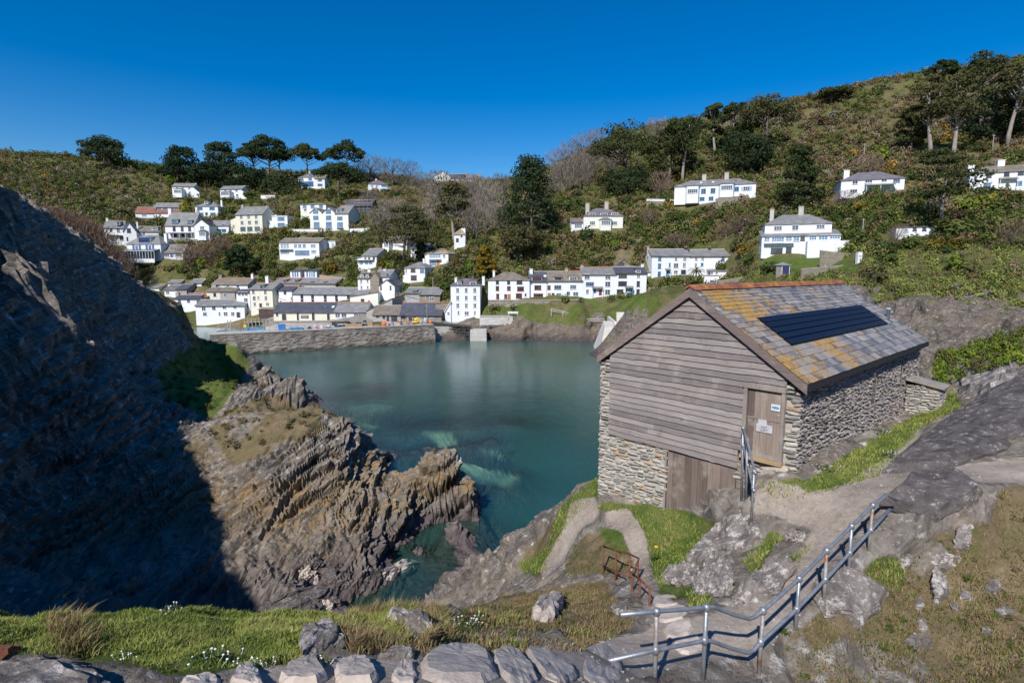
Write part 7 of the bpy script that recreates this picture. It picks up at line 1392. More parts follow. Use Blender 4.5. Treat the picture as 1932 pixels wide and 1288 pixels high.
# timber jetty at the harbour head
jz = 2.2; j0 = P(462, 604, 178); jt = empty('timber_jetty', (j0.x, j0.y, 0)); tag(jt, 'weathered timber jetty on piles at the harbour head', 'jetty'); jw = P(518, 604, 178).x-j0.x
for i in range(9): x = jw*i/8; MB().tube([(x, -0.2, -2), (x, -0.2, jz+1.1+random.uniform(-0.3, 0.4))], 0.16, 7).build('pile', M['pole_grey'], jt)
for i in range(4): MB().box((-0.4, 0.1+i*0.75, jz-0.2), (jw+0.4, 0.8+i*0.75, jz-0.05)).build('deck_board', M['pole_grey'], jt)
MB().box((-0.3, -0.1, jz+0.85), (jw+0.3, 0.0, jz+0.97)).build('handrail', M['pole_grey'], jt)
for px in (433, 500):
    q = PZ(px, 622, 0); ldr = empty('quay_ladder', q); tag(ldr, 'timber ladder on the quay %s' % ('below the white quay house' if px < 450 else 'at the jetty'), 'ladder')
    for x in (-0.5, 0.5): MB().box((x-0.1, 0, -1), (x+0.1, 0.2, 3.1)).build('stile', M['pole_grey'], ldr)
    for i in range(6): MB().box((-0.4, 0.02, 0.2+0.45*i), (0.4, 0.12, 0.3+0.45*i)).build('rung', M['pole_grey'], ldr)
sg = P(462, 612, 170); o = empty('warning_sign', (sg.x, sg.y, 0)); tag(o, 'yellow warning signs on a post at the harbour head', 'sign'); MB().tube([(0, 0, -1), (0, 0, 3.6)], 0.08, 6).build('post', M['pole_grey'], o)
MB().prism([(-0.35, -0.1, 2.9), (0.35, -0.1, 2.9), (0, -0.1, 2.3)], (0, 0.02, 0)).build('upper_board', M['paint_orange'], o); MB().box((-0.4, -0.1, 1.3), (0.4, -0.08, 2.0)).build('lower_board', M['paint_yellow'], o)
# village walls and fences
def low_wall(label, x0, y0, x1, y1, D, hpx, mat, name='garden_wall'):
    if 'museum' not in label and 'four-storey' not in label: D = Dmap((x0+x1)/2, (y0+y1)/2)-1.0
    A, B = P(x0, y0, D), P(x1, y1, D); hh = hpx/F*D
    m = MB().prism([A-A, B-A, B-A+Vector((0, 0, hh)), Vector((0, 0, hh))], (0, 0.4, 0)); d = (B-A)
    m2 = MB().prism([Vector((0, 0, -2.5)), d+Vector((0, 0, -2.5)), d-Vector((0, 0, 0.002)), Vector((0, 0, -0.002))], (0, 0.39, 0))
    o = empty(name, A); tag(o, label, 'wall'); m.build('wall_face', M[mat], o); m2.build('footing', M['stonewall'], o)
    MB().prism([Vector((0, -0.06, hh+0.003)), d+Vector((0, -0.06, hh+0.003)), d+Vector((0, -0.06, hh+0.11)), Vector((0, -0.06, hh+0.11))], (0, 0.52, 0)).build('coping', M['concrete' if mat != 'white' else 'white'], o)
low_wall('white garden wall in front of the triple-gabled house', 548, 437, 660, 437, 223, 4, 'white'); low_wall('white boundary wall beside the triple-gabled house', 660, 439, 697, 438, 225, 7, 'white'); low_wall('tan timber-topped garden wall below the golden shrub', 603, 526, 665, 533, 186, 7, 'timber_tan')
low_wall('stone terrace wall below the tall house with verandah', 300, 456, 372, 456, 219, 4, 'stonewall'); low_wall('stone garden wall beside the villa with shutters', 1220, 379, 1272, 380, 163, 3, 'white'); low_wall('curved rubble wall below the shuttered villa', 1350, 391, 1412, 384, 160, 15, 'stonewall')
low_wall('pale rubble retaining wall below the verandah villa terrace', 1548, 482, 1624, 492, 119, 9, 'stonewall'); low_wall('low rubble garden wall under the long white terrace', 1355, 538, 1450, 523, 138, 7, 'stonewall'); low_wall('dark rubble wall below the left end of the long terrace', 1223, 552, 1262, 550, 138, 8, 'stonewall')
low_wall('weathered timber and stone wall on the lawn below the villa', 1512, 514, 1595, 507, 112, 6, 'stonewall'); low_wall('stone wall behind the fish quay sheds', 738, 578, 765, 576, 155, 8, 'stonewall'); low_wall('stone wall beside the four-storey house', 822, 590, 850, 588, 152, 14, 'stonewall'); low_wall('pale quay wall in front of the museum building', 517, 610, 632, 609, 157, 4, 'stonewall')
wp = P(1620, 490, 118); o = empty('white_kiosk', (wp.x, wp.y, wp.z), 0); tag(o, 'narrow white pillar box at the end of the rubble terrace wall', 'pillar'); MB().box((-0.45, -0.4, -1), (0.45, 0.4, 1.6)).build('body', M['white'], o); MB().box((-0.5, -0.45, 1.6), (0.5, 0.45, 1.7)).build('cap', M['concrete'], o); MB().box((-0.3, -0.42, 0.6), (0.3, -0.402, 0.9)).build('plate', M['frame_grey'], o)
for px, yt, yb in ((1627, 415, 445), (1629, 275, 308), (858, 425, 440), (897, 415, 437), (817, 524, 546), (694, 365, 380), (264, 376, 389), (682, 535, 566), (1872, 258, 287)):
    q = hit_far(px, yb, fallback=200); hh = (yb-yt)/F*q.y*1.05; o = empty('telegraph_pole', q); tag(o, 'slim wooden telegraph pole standing in the hillside scrub', 'pole', 'telegraph poles on the hill'); MB().tube([(0, 0, -0.5), (0, 0, hh)], [0.13, 0.09], 6).build('pole', M['pole_grey'], o); MB().box((-0.5, -0.05, hh-0.45), (0.5, 0.05, hh-0.33)).build('crossarm', M['pole_grey'], o)
# ------------------------------------------------------------------ vegetation
def leaf_material(name, stops, attr=None, trans=0.25):
    t = NT(name); p = t.pos(); n = t.noise(p, 0.7, 4, 0.7)
    if attr: c = t.n('Attribute', attribute_name=attr).outputs['Color']
    else: c = t.ramp(t.math('ADD', t.math('MULTIPLY', n, 0.6), t.math('MULTIPLY', t.n('ObjectInfo').outputs['Random'], 0.4)), stops)
    c = t.mix(0.5, c, t.ramp(t.noise(p, 2.6, 3, 0.7), [(0.3, 0.55), (0.7, 1.35)]), 'MULTIPLY')
    d = t.n('BsdfDiffuse'); t.l(c, d.inputs['Color']); tr = t.n('BsdfTranslucent'); t.l(c, tr.inputs['Color'])
    mx = t.n('MixShader'); mx.inputs[0].default_value = trans; t.l(d.outputs[0], mx.inputs[1]); t.l(tr.outputs[0], mx.inputs[2]); t.l(mx.outputs[0], t.out.inputs['Surface']); M[name] = t.m; return t.m
leaf_material('pine_green', [(0.3, (0.045, 0.063, 0.024)), (0.55, (0.083, 0.093, 0.036)), (0.75, (0.128, 0.112, 0.053))])
leaf_material('pine_dark', [(0.3, (0.032, 0.053, 0.026)), (0.6, (0.061, 0.080, 0.035)), (0.8, (0.096, 0.096, 0.048))])
leaf_material('twig_grey', [(0.3, (0.192, 0.156, 0.132)), (0.7, (0.324, 0.270, 0.228))], None, 0.1); leaf_material('twig_brown', [(0.3, (0.173, 0.112, 0.083)), (0.7, (0.300, 0.203, 0.150))], None, 0.1)
leaf_material('shrub_dark', [(0.3, (0.053, 0.088, 0.029)), (0.7, (0.120, 0.149, 0.048))]); leaf_material('shrub_mid', [(0.3, (0.068, 0.105, 0.027)), (0.7, (0.135, 0.150, 0.045))]); leaf_material('shrub_olive', [(0.3, (0.112, 0.112, 0.045)), (0.7, (0.195, 0.173, 0.075))])
leaf_material('shrub_bright', [(0.3, (0.112, 0.175, 0.025)), (0.7, (0.213, 0.250, 0.044))]); leaf_material('shrub_brown', [(0.3, (0.128, 0.083, 0.053)), (0.7, (0.225, 0.150, 0.090))]); leaf_material('shrub_gorse', [(0.35, (0.10, 0.09, 0.02)), (0.65, (0.42, 0.27, 0.03))])
leaf_material('shrub_gold', [(0.3, (0.12, 0.09, 0.015)), (0.7, (0.30, 0.20, 0.03))]); leaf_material('shrub_blossom', [(0.3, (0.15, 0.14, 0.10)), (0.7, (0.30, 0.28, 0.24))]); leaf_material('shrub_red', [(0.3, (0.06, 0.025, 0.025)), (0.7, (0.11, 0.045, 0.045))]); leaf_material('palm_green', [(0.3, (0.09, 0.09, 0.03)), (0.7, (0.20, 0.17, 0.07))])
leaf_material('tinted_leaf', None, 'tint', 0.2); leaf_material('grass_blade', None, 'tint', 0.35)
pm('bark', [(0.3, (0.09, 0.07, 0.06)), (0.7, (0.24, 0.20, 0.17))], 2.5, 0.95, 0.8, 10, (1, 1, 0.3)); pm('bark_pale', [(0.3, (0.22, 0.18, 0.15)), (0.7, (0.38, 0.33, 0.29))], 2.5, 0.95, 0.6, 10, (1, 1, 0.3))
def cards(C, size, r, aspect=0.7, up=0.35, out=None):
    n = len(C); a = r.normal(size=(n, 3))*(1.0 if out is None else 0.55); a[:, 2] += up
    if out is not None: a += out/np.maximum(np.linalg.norm(out, axis=1), 1e-6)[:, None]
    a /= np.linalg.norm(a, axis=1)[:, None]; b = r.normal(size=(n, 3)); t1 = np.cross(a, b); t1 /= np.linalg.norm(t1, axis=1)[:, None]; t2 = np.cross(a, t1)
    s = (size*r.uniform(0.6, 1.3, n))[:, None]; t1, t2 = t1*s, t2*s*aspect
    V_ = np.stack([C-t1-t2*0.6, C+t1*0.2-t2, C+t1+t2*0.5, C-t1*0.3+t2], 1).reshape(-1, 3); return V_, np.arange(4*n).reshape(n, 4)
def ellip(r, n, hollow=0.45):
    v = r.normal(size=(n, 3)); v /= np.linalg.norm(v, axis=1)[:, None]; return v*(hollow+(1-hollow)*r.random(n)[:, None]**0.5)
def pine(label, px, yb, yt, wpx, style, lean=0.0, mat='pine_green', bark='bark', seed=0, group=None, D=None, name='pine_tree', dens=1.0):
    r = np.random.default_rng(1000+seed+int(px)); q = hit_far(px, yb, fallback=D) if D is None else P(px, yb, D); Dq = q.y; Ht = (yb-yt)/F*Dq*1.0; Wd = wpx/F*Dq
    q = Vector((q.x, q.y, q.z-0.4)); root = empty(name, q); tag(root, label, 'tree', group)
    top = Vector((lean*Wd, 0, Ht*0.9)); tr = MB(); n = 7
    curve = lambda s: Vector((top.x*s*s + 0.03*Ht*math.sin(s*4+px), 0.03*Ht*math.sin(s*3.1+px*2), Ht*0.9*s))
    tr.tube([curve(i/(n-1)) for i in range(n)], [max(0.05, Ht*0.028*(1-0.85*i/(n-1))) for i in range(n)], 7)
    cl = []
    k = int({'umbrella': 30, 'dome': 46, 'cone': 52, 'layers': 34, 'tall': 26}[style]*dens)
    for i in range(k):
        ang = r.uniform(0, 2*math.pi)
        if style == 'umbrella': rr = math.sqrt(r.random()); z = 0.58+0.36*(1-rr*rr)*r.uniform(0.6, 1.0)+0.05*r.random(); s = r.uniform(0.11, 0.19); R_ = rr*0.42
        elif style == 'tall': rr = math.sqrt(r.random()); z = 0.50+0.46*r.random(); R_ = 0.42*rr*math.sin(min(1, (z-0.40)/0.6*1.05)*math.pi)**0.6; s = r.uniform(0.12, 0.2)
        elif style == 'dome': z = r.uniform(0.22, 0.97); R_ = 0.45*math.sqrt(max(0.02, 1-((z-0.45)/0.55)**2))*math.sqrt(r.uniform(0.15, 1)); s = r.uniform(0.11, 0.18)
        elif style == 'cone': z = r.uniform(0.08, 0.97); R_ = 0.47*min(1.0, (1.02-z)**0.6)*math.sqrt(r.uniform(0.15, 1)); s = r.uniform(0.10, 0.16)
        else: lv = r.integers(0, 6); z = 0.38+0.58*lv/5+r.uniform(-0.02, 0.02); R_ = 0.47*(1-0.45*(lv/5)**2)*math.sqrt(r.uniform(0.1, 1)); s = r.uniform(0.13, 0.2)
        zz = z*Ht; cx = top.x*(z**2); c = Vector((cx+math.cos(ang)*R_*Wd, math.sin(ang)*R_*Wd*0.85, zz)); cl.append((c, s*Wd))
        if R_ > 0.12 and (i % 2 == 0):
            st = curve(max(0.25, min(0.97, z-0.16*R_/0.4))); md = (st+c)/2+Vector((0, 0, -0.02*Ht)); tr.tube([st, md, c], [Ht*0.008+0.03, Ht*0.005+0.03, 0.03], 5)
    tr.build('trunk', M[bark], root, True)
    Vs, Os = [], []
    for c, s in cl:
        fl = {'umbrella': 0.42, 'layers': 0.28, 'tall': 0.5, 'dome': 0.6, 'cone': 0.55}[style]; m = int(85)
        pts = ellip(r, m, 0.35)*np.array([s, s*0.9, s*fl])+np.array(c); Vs.append(pts); Os.append(pts-np.array(c))
    C = np.concatenate(Vs); V_, Q_ = cards(C, np.full(len(C), 0.10+0.0016*Dq), r, 0.6, 0.35, np.concatenate(Os))
    link('crown', npmesh('crown', V_, Q_, M[mat]), root); return root
SK = 'skyline pines behind the village'
pine('round dark pine alone on the bare skyline above the headland', 195, 306, 263, 82, 'dome', 0, 'pine_dark', D=325)
pine('ragged dark pine on the skyline with a leaning crown', 337, 345, 280, 72, 'dome', 0.06, 'pine_dark', D=315)
pine('broad skyline pine leaning away from the tall umbrella group', 425, 345, 272, 72, 'dome', -0.1, 'pine_dark', D=315)
pine('tall umbrella pine with bare trunks, biggest crown on the village skyline', 508, 358, 258, 88, 'umbrella', 0, 'pine_dark', D=310, dens=1.5)
pine('tall umbrella pine close behind the biggest skyline crown', 478, 352, 264, 55, 'umbrella', 0, 'pine_dark', D=312); pine('slim umbrella pine at the edge of the tall skyline group', 530, 350, 270, 45, 'umbrella', 0.1, 'pine_dark', D=312)
pine('flat topped umbrella pine above the blue and white house', 578, 340, 272, 66, 'umbrella', 0, 'pine_dark', D=312); pine('spreading umbrella pine with pale limbs on the skyline', 653, 340, 269, 80, 'umbrella', 0, 'pine_dark', D=305)
pine('dense dark pine in front of the blue and white house', 640, 376, 308, 98, 'umbrella', 0, 'pine_dark', D=275, dens=1.5); pine('low dark evergreen below the tall umbrella pines', 470, 372, 318, 90, 'dome', 0, 'pine_dark', D=300); pine('low dark evergreen beside the twin white cottages', 390, 350, 310, 70, 'dome', 0, 'pine_dark', D=305); pine('dark evergreen mass below the leaning skyline pine', 535, 375, 335, 90, 'dome', 0, 'pine_dark', D=295)
pine('big cedar with level branches in the middle of the village', 765, 487, 392, 118, 'layers', 0.02, 'pine_green', D=186, dens=1.4); pine('tall pine with a bare pale trunk above the turreted house', 857, 466, 346, 78, 'tall', 0.0, 'pine_green', 'bark_pale', D=200, dens=1.3)
pine('massive dense conical pine at the mouth of the wooded valley', 1000, 440, 298, 128, 'cone', 0, 'pine_dark', D=188, dens=1.9); pine('dark low pine at the foot of the massive conical pine', 985, 470, 425, 95, 'dome', 0, 'pine_green', D=176)
pine('broad umbrella pine with many trunks above the cream villa', 1175, 372, 237, 135, 'umbrella', 0, 'pine_green', D=215, dens=1.6); pine('dark undergrowth pine beneath the many-trunked umbrella pine', 1190, 372, 320, 120, 'dome', 0, 'pine_dark', D=208); pine('umbrella pine with a straight bare trunk behind the shuttered villa', 1292, 345, 226, 100, 'tall', 0, 'pine_green', 'bark_pale', D=206, dens=1.5); pine('bushy pine beside the straight bare trunk', 1262, 345, 246, 80, 'dome', 0, 'pine_green', D=210)
pine('slender pine with a small crown against the sky', 1347, 302, 196, 52, 'tall', 0, 'pine_green', 'bark_pale', D=222); pine('big wind-shaped pine above the shuttered villa', 1440, 300, 182, 118, 'umbrella', 0.08, 'pine_green', D=212, dens=1.6); pine('dense green conifer below the wind-shaped pine', 1400, 330, 255, 110, 'dome', 0, 'pine_dark', D=200, dens=1.3); pine('pine filling the gap behind the slender pine', 1385, 290, 195, 60, 'dome', 0, 'pine_green', D=225)
pine('conical pine with a pale trunk beside the shuttered villa', 1505, 398, 276, 96, 'cone', 0, 'pine_green', 'bark_pale', D=166, dens=1.2); pine('small windswept pine alone on the hill crest', 1567, 205, 167, 78, 'umbrella', 0.1, 'pine_green', D=242)
pine('tall pine with a stout grey trunk, nearest the yellow rail', 1749, 295, 146, 82, 'tall', 0.0, 'pine_green', 'bark_pale', D=172, dens=1.3); pine('tall leaning pine with a thick pale trunk on the steep bank', 1797, 300, 146, 92, 'tall', 0.06, 'pine_green', 'bark_pale', D=166, dens=1.4); pine('flat topped pine against the sky on the steep bank', 1850, 255, 101, 92, 'umbrella', 0.0, 'pine_green', 'bark', D=182, dens=1.5); pine('small wind-bent pine crown above the crest', 1776, 190, 110, 55, 'umbrella', -0.05, 'pine_dark', D=200); pine('ragged pine with dead side branches at the hill edge', 1908, 275, 122, 78, 'tall', 0.0, 'pine_green', 'bark_pale', D=168); pine('dark pine closing the wooded edge of the hill', 1950, 270, 130, 110, 'dome', 0, 'pine_dark', D=172); pine('dark pine in the shade below the flat topped pine', 1870, 280, 170, 95, 'dome', 0, 'pine_dark', D=178); pine('dark pine between the two tall pale trunks', 1720, 285, 205, 60, 'dome', 0, 'pine_green', D=180)
pine('level branched tree with a thick pale trunk between two villas', 1782, 408, 286, 128, 'layers', -0.06, 'pine_green', 'bark_pale', D=122, dens=1.3)
pine('dark spreading conifer in the gardens above the harbour roofs', 452, 508, 462, 66, 'cone', 0, 'pine_dark', D=208); pine('golden green conifer on the bank above the four-storey house', 915, 517, 462, 48, 'cone', 0, 'shrub_gold', D=166); pine('small dark yew on the village slope by the palm', 795, 487, 452, 30, 'cone', 0, 'pine_dark', D=190)
# palms
def palm(label, px, yb, yt, wpx, D=None):
    q = hit_far(px, yb) if D is None else P(px, yb, D); Ht = (yb-yt)/F*q.y; Wd = wpx/F*q.y; root = empty('palm_tree', q); tag(root, label, 'palm'); MB().tube([(0, 0, -0.5), (0.05, 0, Ht*0.45)], [0.28, 0.2], 8).build('trunk', M['bark'], root)
    for i in range(34):
        a = random.uniform(0, 6.283); el = random.uniform(-0.5, 1.35); L_ = Wd*0.52; m = MB(); pts = []
        for k in range(6):
            s = k/5; e2 = el-1.1*s*s; pts.append(Vector((math.cos(a)*L_*s*math.cos(el*0.8), math.sin(a)*L_*s*math.cos(el*0.8), Ht*0.45+L_*(math.sin(el)*s-0.55*s*s))))
        side_ = Vector((-math.sin(a), math.cos(a), 0))
        for k in range(5):
            w0, w1 = 0.16*math.sin(0.5+k*0.5), 0.16*math.sin(0.5+(k+1)*0.5)*(k < 4); A, B = pts[k], pts[k+1]; dz = Vector((0, 0, -0.09)); m.add([A, A+side_*w0+dz, B+side_*w1+dz, B], [(0, 1, 2, 3)]); m.add([A, A-side_*w0+dz, B-side_*w1+dz, B], [(3, 2, 1, 0)])
        m.build('frond', M['palm_green'], root)
palm('shaggy palm in front of the long white terrace', 1313, 525, 492, 34, 150); palm('small palm on the slope behind the garden rooms', 526, 522, 495, 26, 204); palm('small palm in the terraced gardens below the verandah house', 690, 522, 500, 22, 187)
# bare trees
BARE = []
for v in range(6):
    r = np.random.default_rng(300+v); V_, Q_ = [], []
    n = 900; ang = r.uniform(0, 6.283, n); zz = r.uniform(0.12, 0.92, n); prof = 0.46*np.sin(np.clip(zz, 0.08, 1)**0.8*2.7); rr = prof*np.sqrt(r.random(n)); C = np.stack([np.cos(ang)*rr, np.sin(ang)*rr, zz], 1)
    d = np.stack([np.cos(ang)*0.5, np.sin(ang)*0.5, r.uniform(0.5, 1.4, n)], 1)+r.normal(size=(n, 3))*0.35; d /= np.linalg.norm(d, axis=1)[:, None]; s = np.cross(d, r.normal(size=(n, 3))); s /= np.linalg.norm(s, axis=1)[:, None]; L_ = r.uniform(0.06, 0.16, n)[:, None]; w_ = r.uniform(0.003, 0.007, n)[:, None]
    V_ = np.stack([C-s*w_, C+s*w_, C+d*L_+s*w_*0.3, C+d*L_-s*w_*0.3], 1).reshape(-1, 3); Q_ = np.arange(4*n).reshape(n, 4); tr = MB()
    tr.tube([(0, 0, -0.05), (0.02, 0, 0.25), (0.0, 0.02, 0.6)], [0.03, 0.022, 0.008], 6)
    for k in range(14): a = random.uniform(0, 6.283); z0 = random.uniform(0.12, 0.45); e = (math.cos(a)*random.uniform(0.2, 0.4), math.sin(a)*random.uniform(0.2, 0.4), z0+random.uniform(0.25, 0.45)); tr.tube([(0.01, 0, z0), (e[0]*0.5, e[1]*0.5, z0+(e[2]-z0)*0.6), e], [0.013, 0.009, 0.004], 5)
    BARE.append((tr.mesh('trunk', M['bark']), npmesh('crown', V_, Q_, M['twig_grey'])))
def bare(px, yb, hpx, wpx, mat, label, group, D=None):
    q = hit_far(px, yb, fallback=300) if D is None else P(px, yb, D); Hh, Ww = hpx/F*q.y, wpx/F*q.y; root = empty('bare_tree', q, random.uniform(0, 6)); root.scale = (Ww, Ww, Hh); tag(root, label, 'tree', group); a, b = random.choice(BARE)
    link('trunk', a, root); o = link('crown', b, root); o.material_slots[0].link = 'OBJECT'; o.material_slots[0].material = M[mat]
GV = 'leafless trees in the wooded valley'; LV = 'leafless grey-brown tree in the wooded valley behind the village'
for px, yb, hp, wp in ((700, 345, 50, 60), (740, 350, 48, 60), (775, 352, 45, 50), (800, 372, 45, 55), (825, 420, 55, 60), (830, 385, 60, 70), (790, 440, 55, 70), (720, 440, 50, 60), (745, 425, 50, 60), (700, 400, 40, 45), (875, 420, 70, 70), (905, 400, 65, 60), (925, 420, 75, 60), (900, 450, 60, 60), (945, 380, 50, 50), (885, 375, 45, 60), (680, 345, 40, 40), (940, 440, 60, 50)):
    bare(px, yb, hp, wp, 'twig_grey', LV, GV)
for px, yb, hp, wp in ((1050, 345, 60, 60), (1075, 330, 60, 60), (1100, 320, 65, 60), (1065, 365, 60, 60), (1095, 360, 70, 60), (1125, 305, 60, 50), (1110, 345, 60, 50), (1240, 265, 40, 50), (1150, 330, 60, 50), (1390, 260, 50, 60), (1040, 372, 40, 50)):
    bare(px, yb, hp, wp, 'twig_grey', 'leafless purple-grey tree on the ridge beside the many-trunked pine', 'leafless trees on the ridge')
for px, yb, hp, wp in ((85, 470, 85, 70), (110, 490, 95, 70), (135, 500, 95, 80), (160, 515, 98, 80), (185, 520, 90, 70), (205, 530, 85, 70), (225, 535, 70, 60), (100, 450, 60, 60), (130, 465, 70, 70), (165, 485, 75, 70), (195, 505, 75, 70), (240, 545, 60, 50), (70, 445, 55, 50), (120, 480, 85, 80), (150, 500, 90, 80), (178, 512, 85, 80)):
    bare(px, yb, hp, wp, 'twig_brown', 'leafless brown thicket tree behind the dark headland ridge', 'thicket behind the headland', D=200)
for px, yb, hp, wp in ((420, 482, 35, 40), (395, 500, 45, 50), (360, 508, 45, 60), (1690, 470, 45, 40), (1910, 470, 55, 60), (1590, 392, 30, 50), (1640, 330, 40, 50), (1245, 370, 45, 50), (1225, 430, 35, 40), (1400, 440, 35, 60), (1370, 450, 30, 50), (1280, 470, 30, 60)):
    bare(px, yb, hp, wp, 'twig_brown', 'leafless brown garden tree among the hillside shrubs', 'leafless garden trees')
# shrubs
SHR = []
for v in range(8):
    r = np.random.default_rng(500+v); k = 9; cs = ellip(r, k, 0.5)*np.array([0.32, 0.32, 0.22])+np.array([0, 0, 0.30]); C = np.concatenate([ellip(r, 34, 0.5)*np.array([0.24, 0.24, 0.20])*r.uniform(0.7, 1.2)+c for c in cs]); C[:, 2] = np.abs(C[:, 2]); V_, Q_ = cards(C, np.full(len(C), 0.075), r, 0.7, 0.3, C-np.array([0, 0, 0.12]))
    SHR.append((V_, Q_, npmesh('shrub', V_, Q_, M['shrub_mid'])))
def shrub(px, py, w_, h_, mat, label, group, q=None):
    q = q or hit_far(px, py); o = link('shrub', SHR[random.randrange(8)][2]); o.location = (q.x, q.y, q.z-0.15*h_); o.scale = (w_, w_*random.uniform(0.8, 1.1), h_*1.6); o.rotation_euler = (0, 0, random.uniform(0, 6.28)); o.material_slots[0].link = 'OBJECT'; o.material_slots[0].material = M[mat]; tag(o, label, 'shrub', group); return o
FOOT = []
for h in HO:
    A, B = h['A'], h['B']; d_ = (B-A); w_ = d_.length; d_ = d_/w_; FOOT.append((A.x, A.y, d_.x, d_.y, w_, h['dep']))
def clear_of_houses(x, y, m=1.2, front=4.5):
    ok = np.ones(len(x), bool)
    for ax, ay, dx, dy, w_, dp in FOOT:
        u = (x-ax)*dx+(y-ay)*dy; v = -(x-ax)*dy+(y-ay)*dx; ok &= ~((u > -m) & (u < w_+m) & (v > -front) & (v < dp+m))
    return ok
KIND = {'shrub_dark': 'rounded dark green evergreen shrub on the hillside', 'shrub_mid': 'mid green bushy shrub on the hillside', 'shrub_olive': 'olive brown scrubby shrub on the hillside', 'shrub_bright': 'bright lime green shrub on the hillside', 'shrub_brown': 'dull brown dry shrub on the hillside', 'shrub_gorse': 'orange-yellow flowering gorse bush on the hillside', 'shrub_blossom': 'pale blossoming blackthorn shrub on the hillside'}
cnt = 0; rp_ = np.random.default_rng(77)
while cnt < 275:
    px = rp_.uniform(-10, 1940); yt, yb = _ce(px, -1), min(_ce(px, 0), 560); py = rp_.uniform(yt+8, yb); D = Dmap(px, py); q = P(px, py, D)
    if not clear_of_houses(np.array([q.x]), np.array([q.y]), 2.0, 5.5)[0] or (500 < px < 870 and py > 560): continue
    if inpoly(np.array([px]), np.array([py]), [(1440, 480), (1625, 480), (1625, 515), (1430, 520)])[0]: continue
    up = (py-yt)/(yb-yt); u_ = rp_.random(); s = rp_.uniform(1.8, 4.2)*(1.2 if D > 200 else 0.9)
    if px > 1450 and up < 0.45: mt = 'shrub_olive' if u_ < 0.3 else 'shrub_brown' if u_ < 0.55 else 'shrub_blossom' if u_ < 0.72 else 'shrub_dark' if u_ < 0.86 else 'shrub_gorse' if u_ < 0.9 else 'shrub_mid'
    elif px < 420: mt = 'shrub_dark' if u_ < 0.36 else 'shrub_mid' if u_ < 0.6 else 'shrub_olive' if u_ < 0.78 else 'shrub_blossom' if u_ < 0.9 else 'shrub_bright' if u_ < 0.95 else 'shrub_gorse'
    else: mt = 'shrub_dark' if u_ < 0.28 else 'shrub_mid' if u_ < 0.56 else 'shrub_olive' if u_ < 0.74 else 'shrub_brown' if u_ < 0.85 else 'shrub_bright' if u_ < 0.96 else 'shrub_gorse'
    q.z = float(far_z(q.x, q.y)[0]); shrub(px, py, s*1.3, s*0.85, mt, KIND[mt], mt.replace('shrub_', '')+' shrubs on the hillside', q); cnt += 1
for px, py, w_, h_, mt, lb in ((1225, 358, 9, 2.6, 'shrub_bright', 'flat clipped lime hedge beside the shuttered villa'), (1665, 305, 6, 5.5, 'shrub_bright', 'round lime green tree-shrub above the slate verandah villa'), (1833, 395, 8, 4.5, 'shrub_bright', 'vivid green spreading shrub beside the level branched tree'), (1790, 440, 9, 3.5, 'shrub_mid', 'spreading green shrub behind the white cabin'),
                               (1808, 470, 5, 2.6, 'shrub_gorse', 'large yellow gorse in flower below the white cabin'), (1770, 470, 4.5, 2.2, 'shrub_gorse', 'orange gorse in flower beside the large yellow gorse'), (1628, 395, 4.5, 2.0, 'shrub_gorse', 'low orange flowering heath above the verandah villa'), (1666, 392, 2.2, 1.8, 'shrub_gorse', 'small bright yellow bush below the slate verandah villa'),
                               (1110, 450, 6, 5, 'shrub_dark', 'big rounded dark bush below the cream villa'), (1160, 470, 4, 3.4, 'shrub_bright', 'yellow-green bush under the cream villa'), (1125, 462, 3, 3, 'shrub_gold', 'golden bush under the cream villa'), (625, 513, 8, 4.2, 'shrub_gold', 'golden spreading shrub behind the timber-topped wall'), (720, 512, 3.5, 5, 'shrub_gold', 'golden conical shrub beside the white verandah house'),
                               (1404, 480, 5, 3.5, 'shrub_gold', 'golden shrub beside the long white terrace'), (1390, 470, 5, 4.5, 'shrub_olive', 'soft grey-green rounded shrub behind the golden shrub'), (1318, 536, 3, 3, 'shrub_dark', 'clipped dark bush below the palm'), (352, 405, 6, 5, 'shrub_bright', 'round lime tree-shrub beside the square white house'), (232, 412, 9, 6, 'shrub_olive', 'broad olive evergreen above the balcony house'),
                               (297, 405, 4.5, 3.2, 'shrub_gold', 'golden clipped bush before the red roofed bungalow'), (325, 350, 7, 6, 'shrub_bright', 'pale green round tree beside the twin cottages'), (660, 545, 5, 2.5, 'shrub_bright', 'bright green hedge behind the long cottage row'), (600, 496, 4, 3, 'shrub_mid', 'clipped round bush beside the modern white house'), (1360, 513, 3.4, 4, 'shrub_mid', 'small round tree in front of the long terrace'),
                               (1450, 515, 5, 3.2, 'shrub_dark', 'rounded dark bush beside the stone garden shed'), (842, 548, 7, 3, 'shrub_mid', 'hanging green scrub on the bank behind the workshop'), (862, 528, 6, 4, 'shrub_olive', 'russet hanging scrub above the four-storey house'), (1810, 360, 4, 3, 'shrub_red', 'dark red shrub beside the hill-edge villa path'), (1800, 425, 4, 3, 'shrub_red', 'dark maroon shrub behind the white cabin'), (1925, 340, 7, 5, 'shrub_bright', 'vivid green bush at the hill edge villa'), (1925, 140, 9, 6, 'shrub_bright', 'bright green bush on the crest at the hill edge'), (1735, 210, 6, 3, 'shrub_gorse', 'orange gorse patch below the crest'), (920, 352, 14, 4, 'shrub_bright', 'pale green scrub hiding the far end of the skyline terrace')):
    shrub(px, py, w_, h_, mt, lb, None)
